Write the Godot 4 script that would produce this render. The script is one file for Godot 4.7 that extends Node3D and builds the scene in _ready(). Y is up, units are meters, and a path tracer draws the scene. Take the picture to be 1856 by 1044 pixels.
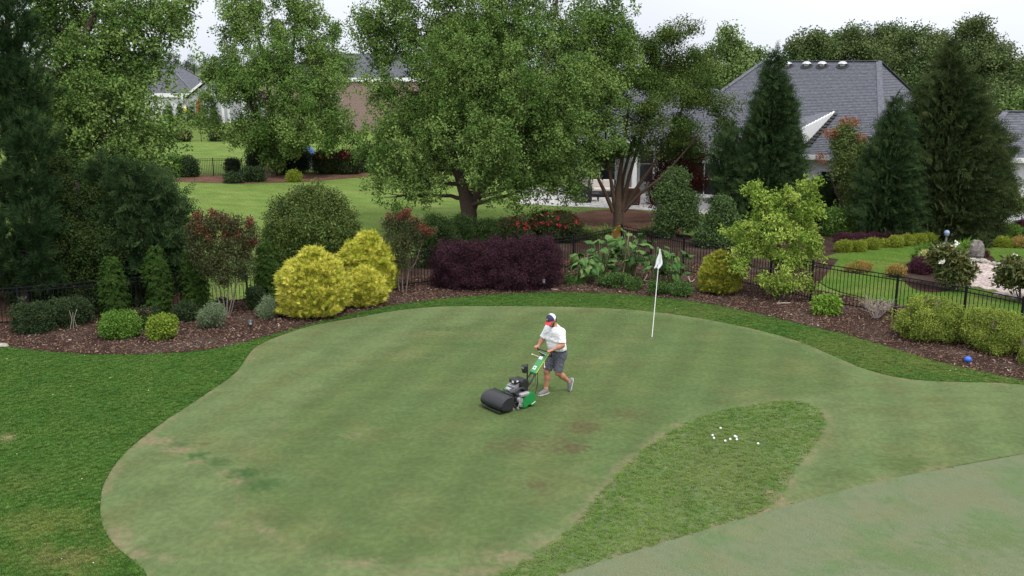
extends Node3D
# A man mows a backyard putting green. Photo pixels (1856 x 1044) give directions; distances come from the ground that things stand on.

const EYE := Vector3(0, 6.8, 0)
const FOCAL := 1725.0
const TILT := 0.2289

var rng := RandomNumberGenerator.new()
var used_names := {}
var tex := {}
var mats := {}
var clumps := {}
var copies_made := 0

# ---------------------------------------------------------------- pixels to places
func ray(px: float, py: float) -> Vector3:
	var fwd := Vector3(0, -sin(TILT), -cos(TILT))
	var up := Vector3(0, cos(TILT), -sin(TILT))
	return fwd + Vector3.RIGHT * ((px - 928.0) / FOCAL) - up * ((py - 522.0) / FOCAL)

func P(px: float, py: float, y := 0.0) -> Vector3:
	var d := ray(px, py)
	return EYE + d * ((y - EYE.y) / d.y)

func depth_of(p: Vector3) -> float:
	return (p - EYE).dot(Vector3(0, -sin(TILT), -cos(TILT)))

func mpp(p: Vector3) -> float:
	return depth_of(p) / FOCAL

func at_depth(px: float, py: float, d: float) -> Vector3:
	return EYE + ray(px, py) * d

func away(p: Vector3) -> Vector3:
	return Vector3(p.x, 0, p.z).normalized()

func height_at(p: Vector3, px: float, py: float) -> float:
	var d := ray(px, py)
	var t := Vector2(p.x, p.z).length() / Vector2(d.x, d.z).length()
	return EYE.y + d.y * t

# ---------------------------------------------------------------- mesh builder
class MB:
	var v := PackedVector3Array()
	var n := PackedVector3Array()
	var c := PackedColorArray()
	var uv := PackedVector2Array()
	var col := Color.WHITE

	func clear() -> void:
		v = PackedVector3Array()
		n = PackedVector3Array()
		c = PackedColorArray()

	func tri(a: Vector3, b: Vector3, d: Vector3, na: Vector3, nb: Vector3, nd: Vector3) -> void:
		if (d - a).cross(b - a).dot(na + nb + nd) < 0.0:
			var t := b
			b = d
			d = t
			t = nb
			nb = nd
			nd = t
		v.append(a)
		v.append(b)
		v.append(d)
		n.append(na)
		n.append(nb)
		n.append(nd)
		for i in 3:
			c.append(col)

	func flat(a: Vector3, b: Vector3, d: Vector3, hint: Vector3) -> void:
		var q := (b - a).cross(d - a).normalized()
		if q.dot(hint) < 0.0:
			q = -q
		tri(a, b, d, q, q, q)

	func quad(a: Vector3, b: Vector3, d: Vector3, e: Vector3, hint: Vector3) -> void:
		flat(a, b, d, hint)
		flat(a, d, e, hint)

	func box(x: Transform3D, s: Vector3, bev := 0.0) -> void:
		# a box with chamfered edges
		var h := s * 0.5
		bev = minf(bev, minf(h.x, minf(h.y, h.z)) * 0.9)
		var i := h - Vector3.ONE * bev
		for ax in 3:
			for sg in [-1.0, 1.0]:
				var b := (ax + 1) % 3
				var d := (ax + 2) % 3
				var q: Array[Vector3] = []
				for k in [[-1, -1], [1, -1], [1, 1], [-1, 1]]:
					var p := Vector3.ZERO
					p[ax] = h[ax] * sg
					p[b] = i[b] * k[0]
					p[d] = i[d] * k[1]
					q.append(x * p)
				var nn := Vector3.ZERO
				nn[ax] = sg
				quad(q[0], q[1], q[2], q[3], x.basis * nn)
		if bev <= 0.0:
			return
		for ax in 3:
			var b := (ax + 1) % 3
			var d := (ax + 2) % 3
			for sb in [-1.0, 1.0]:
				for sd in [-1.0, 1.0]:
					var q: Array[Vector3] = []
					for k in [[0, -1], [0, 1], [1, 1], [1, -1]]:
						var p := Vector3.ZERO
						p[ax] = i[ax] * k[1]
						p[b] = (h[b] if k[0] == 0 else i[b]) * sb
						p[d] = (i[d] if k[0] == 0 else h[d]) * sd
						q.append(x * p)
					var nn := Vector3.ZERO
					nn[b] = sb
					nn[d] = sd
					quad(q[0], q[1], q[2], q[3], x.basis * nn)
		for sx in [-1.0, 1.0]:
			for sy in [-1.0, 1.0]:
				for sz in [-1.0, 1.0]:
					flat(x * Vector3(h.x * sx, i.y * sy, i.z * sz), x * Vector3(i.x * sx, h.y * sy, i.z * sz), x * Vector3(i.x * sx, i.y * sy, h.z * sz), x.basis * Vector3(sx, sy, sz))

	func bar(a: Vector3, b: Vector3, w: float, h: float, bev := 0.0) -> void:
		var z := (b - a)
		var l := z.length()
		z /= l
		var up := Vector3.UP if absf(z.y) < 0.95 else Vector3.RIGHT
		var xx := up.cross(z).normalized()
		box(Transform3D(Basis(xx, z.cross(xx), z), (a + b) * 0.5), Vector3(w, h, l), bev)

	func tube(pts: Array, rad: Array, sides := 8, caps := true) -> void:
		var m := pts.size()
		var rings: Array = []
		var nrm: Array = []
		var side := Vector3.ZERO
		for i in m:
			var t: Vector3 = (pts[mini(i + 1, m - 1)] - pts[maxi(i - 1, 0)])
			t = t.normalized()
			if side == Vector3.ZERO:
				side = t.cross(Vector3.RIGHT if absf(t.x) < 0.8 else Vector3.UP).normalized()
			else:
				side = (side - t * side.dot(t)).normalized()
			var o := t.cross(side)
			var r: Array = []
			var q: Array = []
			for k in sides:
				var a := TAU * k / sides
				var d := side * cos(a) + o * sin(a)
				r.append(pts[i] + d * rad[i])
				q.append(d)
			rings.append(r)
			nrm.append(q)
		for i in m - 1:
			for k in sides:
				var j := (k + 1) % sides
				tri(rings[i][k], rings[i + 1][k], rings[i + 1][j], nrm[i][k], nrm[i + 1][k], nrm[i + 1][j])
				tri(rings[i][k], rings[i + 1][j], rings[i][j], nrm[i][k], nrm[i + 1][j], nrm[i][j])
		if caps:
			for e in [0, m - 1]:
				var t: Vector3 = pts[e] - pts[1 if e == 0 else m - 2]
				for k in range(1, sides - 1):
					flat(rings[e][0], rings[e][k], rings[e][k + 1], t)

	func ell(x: Transform3D, seg := 12, rows := 8) -> void:
		# unit sphere under x
		var inv := x.basis.inverse().transposed()
		for i in rows:
			for k in seg:
				var q: Array = []
				for e in [[i, k], [i + 1, k], [i + 1, k + 1], [i, k + 1]]:
					var th: float = PI * e[0] / rows
					var ph: float = TAU * e[1] / seg
					q.append(Vector3(sin(th) * cos(ph), cos(th), sin(th) * sin(ph)))
				tri(x * q[0], x * q[1], x * q[2], (inv * q[0]).normalized(), (inv * q[1]).normalized(), (inv * q[2]).normalized())
				tri(x * q[0], x * q[2], x * q[3], (inv * q[0]).normalized(), (inv * q[2]).normalized(), (inv * q[3]).normalized())

	func prism(poly: PackedVector2Array, x: Transform3D, dep: float) -> void:
		# outline in x/y, thickness along z, centred
		var t := Geometry2D.triangulate_polygon(poly)
		for s in [-0.5, 0.5]:
			for i in range(0, t.size(), 3):
				flat(x * Vector3(poly[t[i]].x, poly[t[i]].y, s * dep), x * Vector3(poly[t[i + 1]].x, poly[t[i + 1]].y, s * dep), x * Vector3(poly[t[i + 2]].x, poly[t[i + 2]].y, s * dep), x.basis * Vector3(0, 0, s))
		var mid := Vector2.ZERO
		var area := 0.0
		for i in poly.size():
			area += poly[i].cross(poly[(i + 1) % poly.size()])
		for i in poly.size():
			var a := poly[i]
			var b := poly[(i + 1) % poly.size()]
			var o := (b - a).orthogonal() * (-1.0 if area < 0.0 else 1.0)
			# orthogonal() turns clockwise or not with the engine's axes: point it outward by the polygon's own turn
			o = Vector2((b - a).y, -(b - a).x) * (1.0 if area > 0.0 else -1.0)
			quad(x * Vector3(a.x, a.y, -0.5 * dep), x * Vector3(b.x, b.y, -0.5 * dep), x * Vector3(b.x, b.y, 0.5 * dep), x * Vector3(a.x, a.y, 0.5 * dep), x.basis * Vector3(o.x, o.y, 0))

	func lathe(prof: Array, x: Transform3D, sides := 16) -> void:
		for i in prof.size() - 1:
			var a: Vector2 = prof[i]
			var b: Vector2 = prof[i + 1]
			var o := Vector2((b - a).y, -(b - a).x).normalized()
			for k in sides:
				var q: Array = []
				var m: Array = []
				for e in [[a, k], [b, k], [b, k + 1], [a, k + 1]]:
					var ph: float = TAU * e[1] / sides
					q.append(x * Vector3(e[0].x * cos(ph), e[0].y, e[0].x * sin(ph)))
					m.append((x.basis * Vector3(o.x * cos(ph), o.y, o.x * sin(ph))).normalized())
				tri(q[0], q[1], q[2], m[0], m[1], m[2])
				tri(q[0], q[2], q[3], m[0], m[2], m[3])

	func mesh() -> ArrayMesh:
		var arr := []
		arr.resize(Mesh.ARRAY_MAX)
		arr[Mesh.ARRAY_VERTEX] = v
		arr[Mesh.ARRAY_NORMAL] = n
		arr[Mesh.ARRAY_COLOR] = c
		if uv.size() == v.size():
			arr[Mesh.ARRAY_TEX_UV] = uv
		var m := ArrayMesh.new()
		m.add_surface_from_arrays(Mesh.PRIMITIVE_TRIANGLES, arr)
		return m

# ---------------------------------------------------------------- nodes
func numbered(called: String) -> String:
	var k: int = used_names.get(called, 0)
	used_names[called] = k + 1
	return called if k == 0 else "%s_%03d" % [called, k]

func tag(o: Node, label: String, category: String, group := "", kind := "") -> Node:
	if label:
		o.set_meta("label", label)
	if category:
		o.set_meta("category", category)
	if group:
		o.set_meta("group", group)
	if kind:
		o.set_meta("kind", kind)
	return o

func thing(called: String, label: String, category: String, at := Vector3.ZERO, group := "") -> Node3D:
	var o := Node3D.new()
	o.name = numbered(called)
	o.position = at
	add_child(o)
	tag(o, label, category, group)
	return o

func part(parent: Node, called: String, m: Mesh, mat: Material, kind := "") -> MeshInstance3D:
	var o := MeshInstance3D.new()
	o.name = called if parent != self else numbered(called)
	o.mesh = m
	o.material_override = mat
	parent.add_child(o, true)
	if kind:
		o.set_meta("kind", kind)
	return o

func structure(called: String, m: Mesh, mat: Material, label: String, category := "ground") -> MeshInstance3D:
	var o := part(self, called, m, mat, "structure")
	tag(o, label, category)
	return o

func scatter(parent: Node, called: String, m: Mesh, mat: Material, buf: PackedFloat32Array, kind := "") -> MultiMeshInstance3D:
	var mm := MultiMesh.new()
	mm.transform_format = MultiMesh.TRANSFORM_3D
	mm.use_colors = true
	mm.mesh = m
	mm.instance_count = buf.size() / 16
	mm.buffer = buf
	copies_made += buf.size() / 16
	var o := MultiMeshInstance3D.new()
	o.name = called if parent != self else numbered(called)
	o.multimesh = mm
	o.material_override = mat
	parent.add_child(o, true)
	if kind:
		o.set_meta("kind", kind)
	return o

func push(buf: PackedFloat32Array, b: Basis, o: Vector3, c: Color) -> void:
	buf.append_array(PackedFloat32Array([b.x.x, b.y.x, b.z.x, o.x, b.x.y, b.y.y, b.z.y, o.y, b.x.z, b.y.z, b.z.z, o.z, c.r, c.g, c.b, 1.0]))

# ---------------------------------------------------------------- materials and textures
func lin(r: float, g: float, b: float) -> Color:
	return Color(r, g, b).linear_to_srgb()

func mat(called: String, c: Color, rough := 0.8, opt := {}) -> StandardMaterial3D:
	if mats.has(called):
		return mats[called]
	var m := StandardMaterial3D.new()
	m.resource_name = called
	m.albedo_color = c.linear_to_srgb()
	m.roughness = rough
	for k in opt:
		m.set(k, opt[k])
	mats[called] = m
	return m

func tinted(called: String, rough := 0.7, opt := {}) -> StandardMaterial3D:
	var m := mat(called, Color.WHITE, rough, opt)
	m.vertex_color_use_as_albedo = true
	return m

func noise_image(size: int, layers: Array, lo: float, hi: float, gain := 1.0) -> ImageTexture:
	# layers: [frequency, weight, seed]; grey values between lo and hi
	var acc := PackedFloat32Array()
	acc.resize(size * size)
	var total := 0.0
	for l in layers:
		var f := FastNoiseLite.new()
		f.noise_type = FastNoiseLite.TYPE_SIMPLEX
		f.frequency = l[0]
		f.seed = l[2]
		f.fractal_type = FastNoiseLite.FRACTAL_FBM
		f.fractal_octaves = 2
		var im := f.get_seamless_image(size, size)
		im.convert(Image.FORMAT_L8)
		var d := im.get_data()
		var w: float = l[1]
		total += w
		for i in acc.size():
			acc[i] += d[i] * w
	var out := PackedByteArray()
	out.resize(size * size)
	for i in acc.size():
		var x := clampf((acc[i] / (255.0 * total) - 0.5) * gain + 0.5, 0.0, 1.0)
		out[i] = int(255.0 * (lo + (hi - lo) * x))
	return ImageTexture.create_from_image(Image.create_from_data(size, size, false, Image.FORMAT_L8, out))

func grained(called: String, c: Color, rough: float, t: Texture2D, per_metre: float, bump := 0.0, vert := false) -> StandardMaterial3D:
	var m := mat(called, c, rough)
	m.albedo_texture = t
	m.uv1_triplanar = true
	m.uv1_world_triplanar = true
	m.uv1_scale = Vector3.ONE * per_metre
	m.vertex_color_use_as_albedo = vert
	if bump > 0.0:
		m.heightmap_enabled = true
		m.heightmap_texture = t
		m.heightmap_scale = bump
	return m

# ---------------------------------------------------------------- foliage
func leaf_clump(n: int, big: float, length: float, width: float, sd: int, flatness := 0.5) -> ArrayMesh:
	# leaves, each a folded blade of four faces, spread through a ball
	var g := RandomNumberGenerator.new()
	g.seed = sd
	var b := MB.new()
	for i in n:
		var d := Vector3(g.randfn(), g.randfn(), g.randfn()).normalized()
		var p := d * big * pow(g.randf(), 0.45)
		var nn := (Vector3(g.randfn(), g.randfn(), g.randfn()).normalized() + Vector3.UP * flatness + d * 0.35).normalized()
		var ax := (Vector3(g.randfn(), g.randfn() - 0.35, g.randfn()) + d * 0.6)
		ax = (ax - nn * ax.dot(nn)).normalized()
		var sx := nn.cross(ax)
		var l := length * g.randf_range(0.7, 1.25)
		var w := width * g.randf_range(0.8, 1.2)
		var k := g.randf_range(0.72, 1.22)
		b.col = Color(k * g.randf_range(0.93, 1.07), k, k * g.randf_range(0.85, 1.1))
		var tip := p + ax * l - nn * l * 0.18
		var m1 := p + ax * l * 0.42 + sx * w * 0.5 + nn * w * 0.14
		var m2 := p + ax * l * 0.42 - sx * w * 0.5 + nn * w * 0.14
		b.flat(p, m1, tip, nn)
		b.flat(p, tip, m2, nn)
	return b.mesh()

func spray_clump(n: int, length: float, width: float, droop: float, sd: int) -> ArrayMesh:
	# a flat scale-leaf spray along +z: stem with side twigs, each twig with teeth
	var g := RandomNumberGenerator.new()
	g.seed = sd
	var b := MB.new()
	for i in n:
		var t := (i + 0.4) / n
		var s := -1.0 if i % 2 else 1.0
		var root := Vector3(0, -droop * t * t * length, t * length)
		var l := width * (1.05 - 0.75 * t) * g.randf_range(0.75, 1.2)
		var dir := Vector3(s * 0.8, g.randf_range(-0.12, 0.25), g.randf_range(0.45, 0.85)).normalized()
		var k := g.randf_range(0.72, 1.22)
		b.col = Color(k, k, k * g.randf_range(0.9, 1.08))
		var up := Vector3(g.randf_range(-0.5, 0.5), 1, g.randf_range(-0.5, 0.5)).normalized()
		var sd2 := dir.cross(up).normalized()
		for q in 3:
			var a := root + dir * l * (q * 0.28)
			var ll := l * (0.55 - q * 0.08)
			var d2 := (dir + sd2 * (0.55 if q % 2 else -0.55)).normalized()
			b.flat(a - dir * ll * 0.2, a + d2 * ll + Vector3.DOWN * ll * 0.1, a + dir * ll * 0.55, up)
		b.flat(root, root + dir * l * 0.5 + sd2 * l * 0.14, root + dir * l, up)
	return b.mesh()

func needle_clump(n: int, length: float, width: float, spread: float, sd: int) -> ArrayMesh:
	# needles that fan out from a twig along +y
	var g := RandomNumberGenerator.new()
	g.seed = sd
	var b := MB.new()
	for i in n:
		var d := Vector3(g.randfn() * spread, 1.0, g.randfn() * spread).normalized()
		var root := Vector3(0, g.randf() * length * 0.8, 0)
		var l := length * g.randf_range(0.6, 1.1)
		var sx := d.cross(Vector3(g.randfn(), g.randfn(), g.randfn())).normalized()
		var k := g.randf_range(0.72, 1.25)
		b.col = Color(k, k, k)
		b.flat(root - sx * width, root + sx * width, root + d * l, d.cross(sx))
	return b.mesh()

func blade_clump(n: int, length: float, width: float, big: float, arch: float, sd: int) -> ArrayMesh:
	# strap leaves or grass blades rising along +y from a patch of radius big
	var g := RandomNumberGenerator.new()
	g.seed = sd
	var b := MB.new()
	for i in n:
		var a := g.randf() * TAU
		var root := Vector3(cos(a), 0, sin(a)) * big * sqrt(g.randf())
		var out := Vector3(cos(a + g.randfn() * 0.8), 0, sin(a + g.randfn() * 0.8))
		var l := length * g.randf_range(0.55, 1.15)
		var sx := out.cross(Vector3.UP) * width * 0.5
		var mid := root + Vector3.UP * l * 0.6 + out * l * arch * 0.45
		var tip := root + Vector3.UP * l * (0.95 - arch * 0.45) + out * l * arch
		var k := g.randf_range(0.72, 1.25)
		b.col = Color(k * g.randf_range(0.9, 1.15), k, k * g.randf_range(0.85, 1.1))
		b.flat(root - sx, root + sx, mid + sx * 0.75, out + Vector3.UP)
		b.flat(root - sx, mid + sx * 0.75, mid - sx * 0.75, out + Vector3.UP)
		b.flat(mid - sx * 0.75, mid + sx * 0.75, tip, out + Vector3.UP)
	return b.mesh()

func turned(yaxis: Vector3, spin: float, s: float, face := false) -> Basis:
	# a basis whose y (or z, when face is set) runs along the given direction
	var y := yaxis.normalized()
	var x := y.cross(Vector3(0.13, 0.2, 1.0) if absf(y.z) < 0.9 else Vector3.RIGHT).normalized()
	var z := x.cross(y)
	var b := Basis(x, y, z) if not face else Basis(x, -z, y)
	return b.rotated(y, spin).scaled(Vector3.ONE * s)

# ca and cb are two leaf tones of the plant, mixed by chance from bunch to bunch; they follow neither height nor depth in the crown
# lobes: [centre, radii] in the thing's own axes. mode: "any" random turn, "up" shoots that lean outward, "out" sprays that point outward
func foliage(parent: Node, called: String, mesh_: Mesh, m: Material, lobes: Array, density: float, smin: float, smax: float, ca: Color, cb: Color, mode := "any", inner := 0.45, rag := 0.22, cut := -1.0, seed_ := 1, cluster := 0.0, sag := 1.0) -> MultiMeshInstance3D:
	var g := RandomNumberGenerator.new()
	g.seed = seed_ * 7919 + 13
	var f := FastNoiseLite.new()
	f.seed = seed_
	f.frequency = 1.0
	f.fractal_octaves = 2
	var buf := PackedFloat32Array()
	var k := 0
	for l in lobes:
		k += 1
		var c: Vector3 = l[0]
		var r: Vector3 = l[1]
		var area := 4.0 * PI * pow((pow(r.x * r.y, 1.6) + pow(r.x * r.z, 1.6) + pow(r.y * r.z, 1.6)) / 3.0, 1.0 / 1.6)
		var n := int(area * density)
		var bunch := Vector3.ZERO
		var per := 16 if cluster > 0.4 else 9
		var d := Vector3.UP
		var tone := 0.5
		for i in n:
			# leaves hang in bunches where a cluster size is given
			if cluster > 0.0 and i % per != 0:
				var q := bunch + Vector3(g.randfn(), g.randfn() * sag - (sag - 1.0) * 0.5, g.randfn()) * cluster * 0.55
				if q.y > 0.03:
					push(buf, turned(Vector3(g.randfn(), g.randfn() * 0.6 + 0.6, g.randfn()), g.randf() * TAU, g.randf_range(smin, smax)), q, ca.lerp(cb, clampf(tone + g.randfn() * 0.2, 0.0, 1.0)))
				continue
			d = Vector3(g.randfn(), g.randfn(), g.randfn()).normalized()
			var wob := 1.0 + rag * 1.7 * f.get_noise_3d(d.x * 1.7 + k * 9.1, d.y * 1.7, d.z * 1.7)
			var rr := wob * (inner + (1.0 - inner) * pow(g.randf(), 0.6)) + absf(g.randfn()) * rag * 0.18
			var p := c + d * r * rr
			bunch = p
			tone = g.randf()
			if p.y < 0.03 or (cut > 0.0 and p.y > cut):
				continue
			var s := g.randf_range(smin, smax)
			var b: Basis
			if mode == "any":
				b = turned(Vector3(g.randfn(), g.randfn() * 0.6 + 0.6, g.randfn()), g.randf() * TAU, s)
			elif mode == "up":
				b = turned(Vector3(d.x * 0.8 + g.randfn() * 0.3, 0.9 + g.randfn() * 0.25, d.z * 0.8 + g.randfn() * 0.3), g.randf() * TAU, s)
			elif mode == "side":
				b = turned(Vector3(d.x + g.randfn() * 0.3, 0.15 + d.y * 0.5 + g.randfn() * 0.25, d.z + g.randfn() * 0.3), g.randf_range(-0.5, 0.5), s, true)
			else:
				b = turned(d + Vector3(g.randfn(), g.randfn(), g.randfn()) * 0.45, g.randf() * TAU, s, true)
			var t := clampf(0.5 + g.randfn() * 0.3, 0.0, 1.0)
			push(buf, b, p, ca.lerp(cb, t))
	return scatter(parent, called, mesh_, m, buf, "stuff")

func limb(a: Vector3, b: Vector3, bend: float, sd: int, n := 6) -> Array:
	# points of a crooked limb
	var g := RandomNumberGenerator.new()
	g.seed = sd
	var out: Array = []
	var o1 := Vector3(g.randfn(), 0, g.randfn()) * bend
	for i in n + 1:
		var t := float(i) / n
		out.append(a.lerp(b, t) + o1 * sin(PI * t) + Vector3(g.randfn(), g.randfn() * 0.4, g.randfn()) * bend * 0.18 * (1.0 if i > 0 and i < n else 0.0))
	return out

func taper(r0: float, r1: float, n: int) -> Array:
	var out: Array = []
	for i in n:
		out.append(lerpf(r0, r1, float(i) / (n - 1)))
	return out

# a lobe given in pixels: [px, py, rx, ry, how far behind the base in metres]
func px_lobes(base: Vector3, list: Array, round_ := 0.85) -> Array:
	var out: Array = []
	for l in list:
		var d: float = depth_of(base) + (l[4] if l.size() > 4 else 0.0)
		var c := at_depth(l[0], l[1], d)
		var k := d / FOCAL
		out.append([c - base, Vector3(l[2] * k, l[3] * k, (l[2] + l[3]) * 0.5 * k * round_)])
	return out

# a tree from pixels: stems are lists of [px, py, metres behind, radius]; limbs then run from the stems to the lobes
func tree(called: String, label: String, base: Vector3, stems: Array, lobes: Array, kind: Dictionary, sd: int, group := "", category := "tree") -> Node3D:
	var o := thing(called, label, category, base, group)
	var bark: Material = kind.bark
	var joints: Array = []
	for s in stems:
		var b := MB.new()
		var pts: Array = []
		var rad: Array = []
		for q in s:
			pts.append(at_depth(q[0], q[1], depth_of(base) + q[2]) - base)
			rad.append(q[3])
		var fine: Array = []
		var fr: Array = []
		for i in pts.size() - 1:
			for k in 4:
				var t := k / 4.0
				var a: Vector3 = pts[i]
				fine.append(a.cubic_interpolate(pts[i + 1], pts[maxi(i - 1, 0)], pts[mini(i + 2, pts.size() - 1)], t))
				fr.append(lerpf(rad[i], rad[i + 1], t) * (1.0 + 0.08 * sin(i * 3.1 + k * 1.7 + sd)))
		fine.append(pts[-1])
		fr.append(rad[-1])
		b.tube(fine, fr, 9)
		part(o, "trunk" if s == stems[0] else "stem", b.mesh(), bark)
		for i in fine.size():
			if i > fine.size() / 4:
				joints.append([fine[i], fr[i]])
	if kind.get("limbs", true):
		var n := 0
		for l in lobes:
			n += 1
			var best = null
			for j in joints:
				var score: float = (j[0] as Vector3).distance_to(l[0]) + (2.5 if (j[0] as Vector3).y > l[0].y else 0.0)
				if best == null or score < best[0]:
					best = [score, j]
			if best == null:
				continue
			var b := MB.new()
			var a: Vector3 = best[1][0]
			var c: Vector3 = l[0]
			var r0: float = minf(best[1][1] * 0.6, 0.1 * kind.get("thick", 1.0))
			b.tube(limb(a, c, 0.12 * a.distance_to(c), sd * 31 + n), taper(r0, r0 * 0.35, 7), 6, false)
			for q in 4:
				var e: Vector3 = c + Vector3(rng.randfn(), rng.randfn() * 0.5 + 0.3, rng.randfn()).normalized() * l[1] * 0.8
				var st: Vector3 = a.lerp(c, rng.randf_range(0.6, 1.0))
				b.tube(limb(st, e, 0.1 * st.distance_to(e), sd * 77 + n * 5 + q, 4), taper(r0 * 0.4, r0 * 0.1, 5), 4, false)
			part(o, "branch", b.mesh(), bark)
	foliage(o, "crown", kind.mesh, kind.mat, lobes, kind.density, kind.smin, kind.smax, kind.ca, kind.cb, kind.get("mode", "any"), kind.get("inner", 0.35), kind.get("rag", 0.3), -1.0, sd, kind.get("cluster", 0.0), kind.get("sag", 1.0))
	return o

# a shrub from pixels: px of its middle, row of its foot, row of its top, width in pixels
func shrub(called: String, label: String, px: float, foot: float, top: float, wide: float, kind: Dictionary, shape: String, sd: int, group := "", category := "shrub") -> Node3D:
	var front := P(px, foot)
	var r := wide * 0.5 * mpp(front)
	var base := front + away(front) * r * 0.6
	r = wide * 0.5 * mpp(base)
	var h := height_at(base, px, top)
	var o := thing(called, label, category, base, group)
	var g := RandomNumberGenerator.new()
	g.seed = sd
	var lobes: Array = []
	if shape == "dome":
		lobes.append([Vector3(0, h * 0.48, 0), Vector3(r * 0.92, h * 0.5, r * 0.85)])
		lobes.append([Vector3(0, h * 0.3, 0), Vector3(r * 0.86, h * 0.3, r * 0.8)])
		for i in 6:
			var a := g.randf() * TAU
			var y := g.randf_range(0.4, 0.8)
			lobes.append([Vector3(cos(a) * r * 0.55, h * y, sin(a) * r * 0.5), Vector3(r * 0.4, h * (0.97 - y) * 0.95 + 0.02, r * 0.4)])
	elif shape == "cone":
		for i in 6:
			var t := i / 6.0
			var y := h * (0.12 + t * 0.8)
			lobes.append([Vector3(g.randfn() * r * 0.05, y, g.randfn() * r * 0.05), Vector3(r * (1.0 - t * 0.85), h * 0.17, r * (1.0 - t * 0.85))])
	elif shape == "bullet":
		for i in 6:
			var t := i / 5.0
			var w := r * sqrt(maxf(0.06, 1.0 - pow(absf(t - 0.25) / 0.8, 2.2)))
			lobes.append([Vector3(g.randfn() * r * 0.04, h * (0.12 + t * 0.74), g.randfn() * r * 0.04), Vector3(w, h * 0.16, w)])
	elif shape == "column":
		for i in 7:
			var t := i / 6.0
			var w := r * (0.92 if t < 0.7 else lerpf(0.92, 0.6, (t - 0.7) / 0.3)) * (0.88 if i == 0 else 1.0)
			lobes.append([Vector3(g.randfn() * r * 0.05, h * (0.1 + t * 0.78), g.randfn() * r * 0.05), Vector3(w, h * 0.13, w)])
	elif shape == "hedge":
		var n := int(ceil(r * 2.0 / (h * 0.9)))
		for i in n:
			var x := (-1.0 + 2.0 * (i + 0.5) / n) * r * 0.86
			lobes.append([Vector3(x, h * 0.5, g.randfn() * 0.05), Vector3(r / n * 1.3, h * g.randf_range(0.46, 0.52), h * 0.55)])
	elif shape == "loose":
		for i in 9:
			var a := g.randf() * TAU
			var q := sqrt(g.randf())
			var y := g.randf_range(0.3, 0.85)
			lobes.append([Vector3(cos(a) * r * 0.62 * q, h * y, sin(a) * r * 0.62 * q), Vector3(r * 0.36, h * minf(0.2, 1.02 - y), r * 0.36)])
	var b := MB.new()
	for i in 5:
		var e: Vector3 = lobes[i % lobes.size()][0]
		e = Vector3(e.x * 0.8 + g.randfn() * r * 0.15, maxf(e.y, h * 0.45), e.z * 0.8 + g.randfn() * r * 0.15)
		b.tube(limb(Vector3(g.randfn() * 0.03, 0, g.randfn() * 0.03), e, 0.05, sd * 9 + i, 4), taper(0.016 + h * 0.006, 0.006, 5), 5, false)
	part(o, "stem", b.mesh(), kind.bark)
	foliage(o, "foliage", kind.mesh, kind.mat, lobes, kind.density, kind.smin, kind.smax, kind.ca, kind.cb, kind.get("mode", "any"), kind.get("inner", 0.45), kind.get("rag", 0.2), -1.0, sd, kind.get("cluster", 0.0), kind.get("sag", 1.0))
	o.set_meta("r", r)
	o.set_meta("h", h)
	return o

# flowers or coloured shoots spread over a shrub's top
func blooms(o: Node3D, called: String, mesh_: Mesh, m: Material, n: int, ca: Color, cb: Color, s0: float, s1: float, low := 0.5, sd := 3) -> void:
	var g := RandomNumberGenerator.new()
	g.seed = sd
	var r: float = o.get_meta("r")
	var h: float = o.get_meta("h")
	var buf := PackedFloat32Array()
	for i in n:
		var a := g.randf() * TAU
		var q := sqrt(g.randf()) * 0.95
		var p := Vector3(cos(a) * q * r, h * (low + (1.02 - low) * sqrt(maxf(0.0, 1.0 - q * q)) * g.randf_range(0.85, 1.04)), sin(a) * q * r)
		push(buf, turned(Vector3(g.randfn() * 0.3 + p.x / r * 0.6, 1, g.randfn() * 0.3 + p.z / r * 0.6), g.randf() * TAU, g.randf_range(s0, s1)), p, ca.lerp(cb, g.randf()))
	scatter(o, called, mesh_, m, buf, "stuff")

# ---------------------------------------------------------------- ground sheets
func px_poly(list: Array, y := 0.0) -> PackedVector2Array:
	var out := PackedVector2Array()
	for q in list:
		var p := P(q[0], q[1], y)
		out.append(Vector2(p.x, p.z))
	return out

func smooth_poly(p: PackedVector2Array, k := 4) -> PackedVector2Array:
	var out := PackedVector2Array()
	var n := p.size()
	for i in n:
		for j in k:
			out.append(p[i].cubic_interpolate(p[(i + 1) % n], p[(i + n - 1) % n], p[(i + 2) % n], float(j) / k))
	return out

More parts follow.
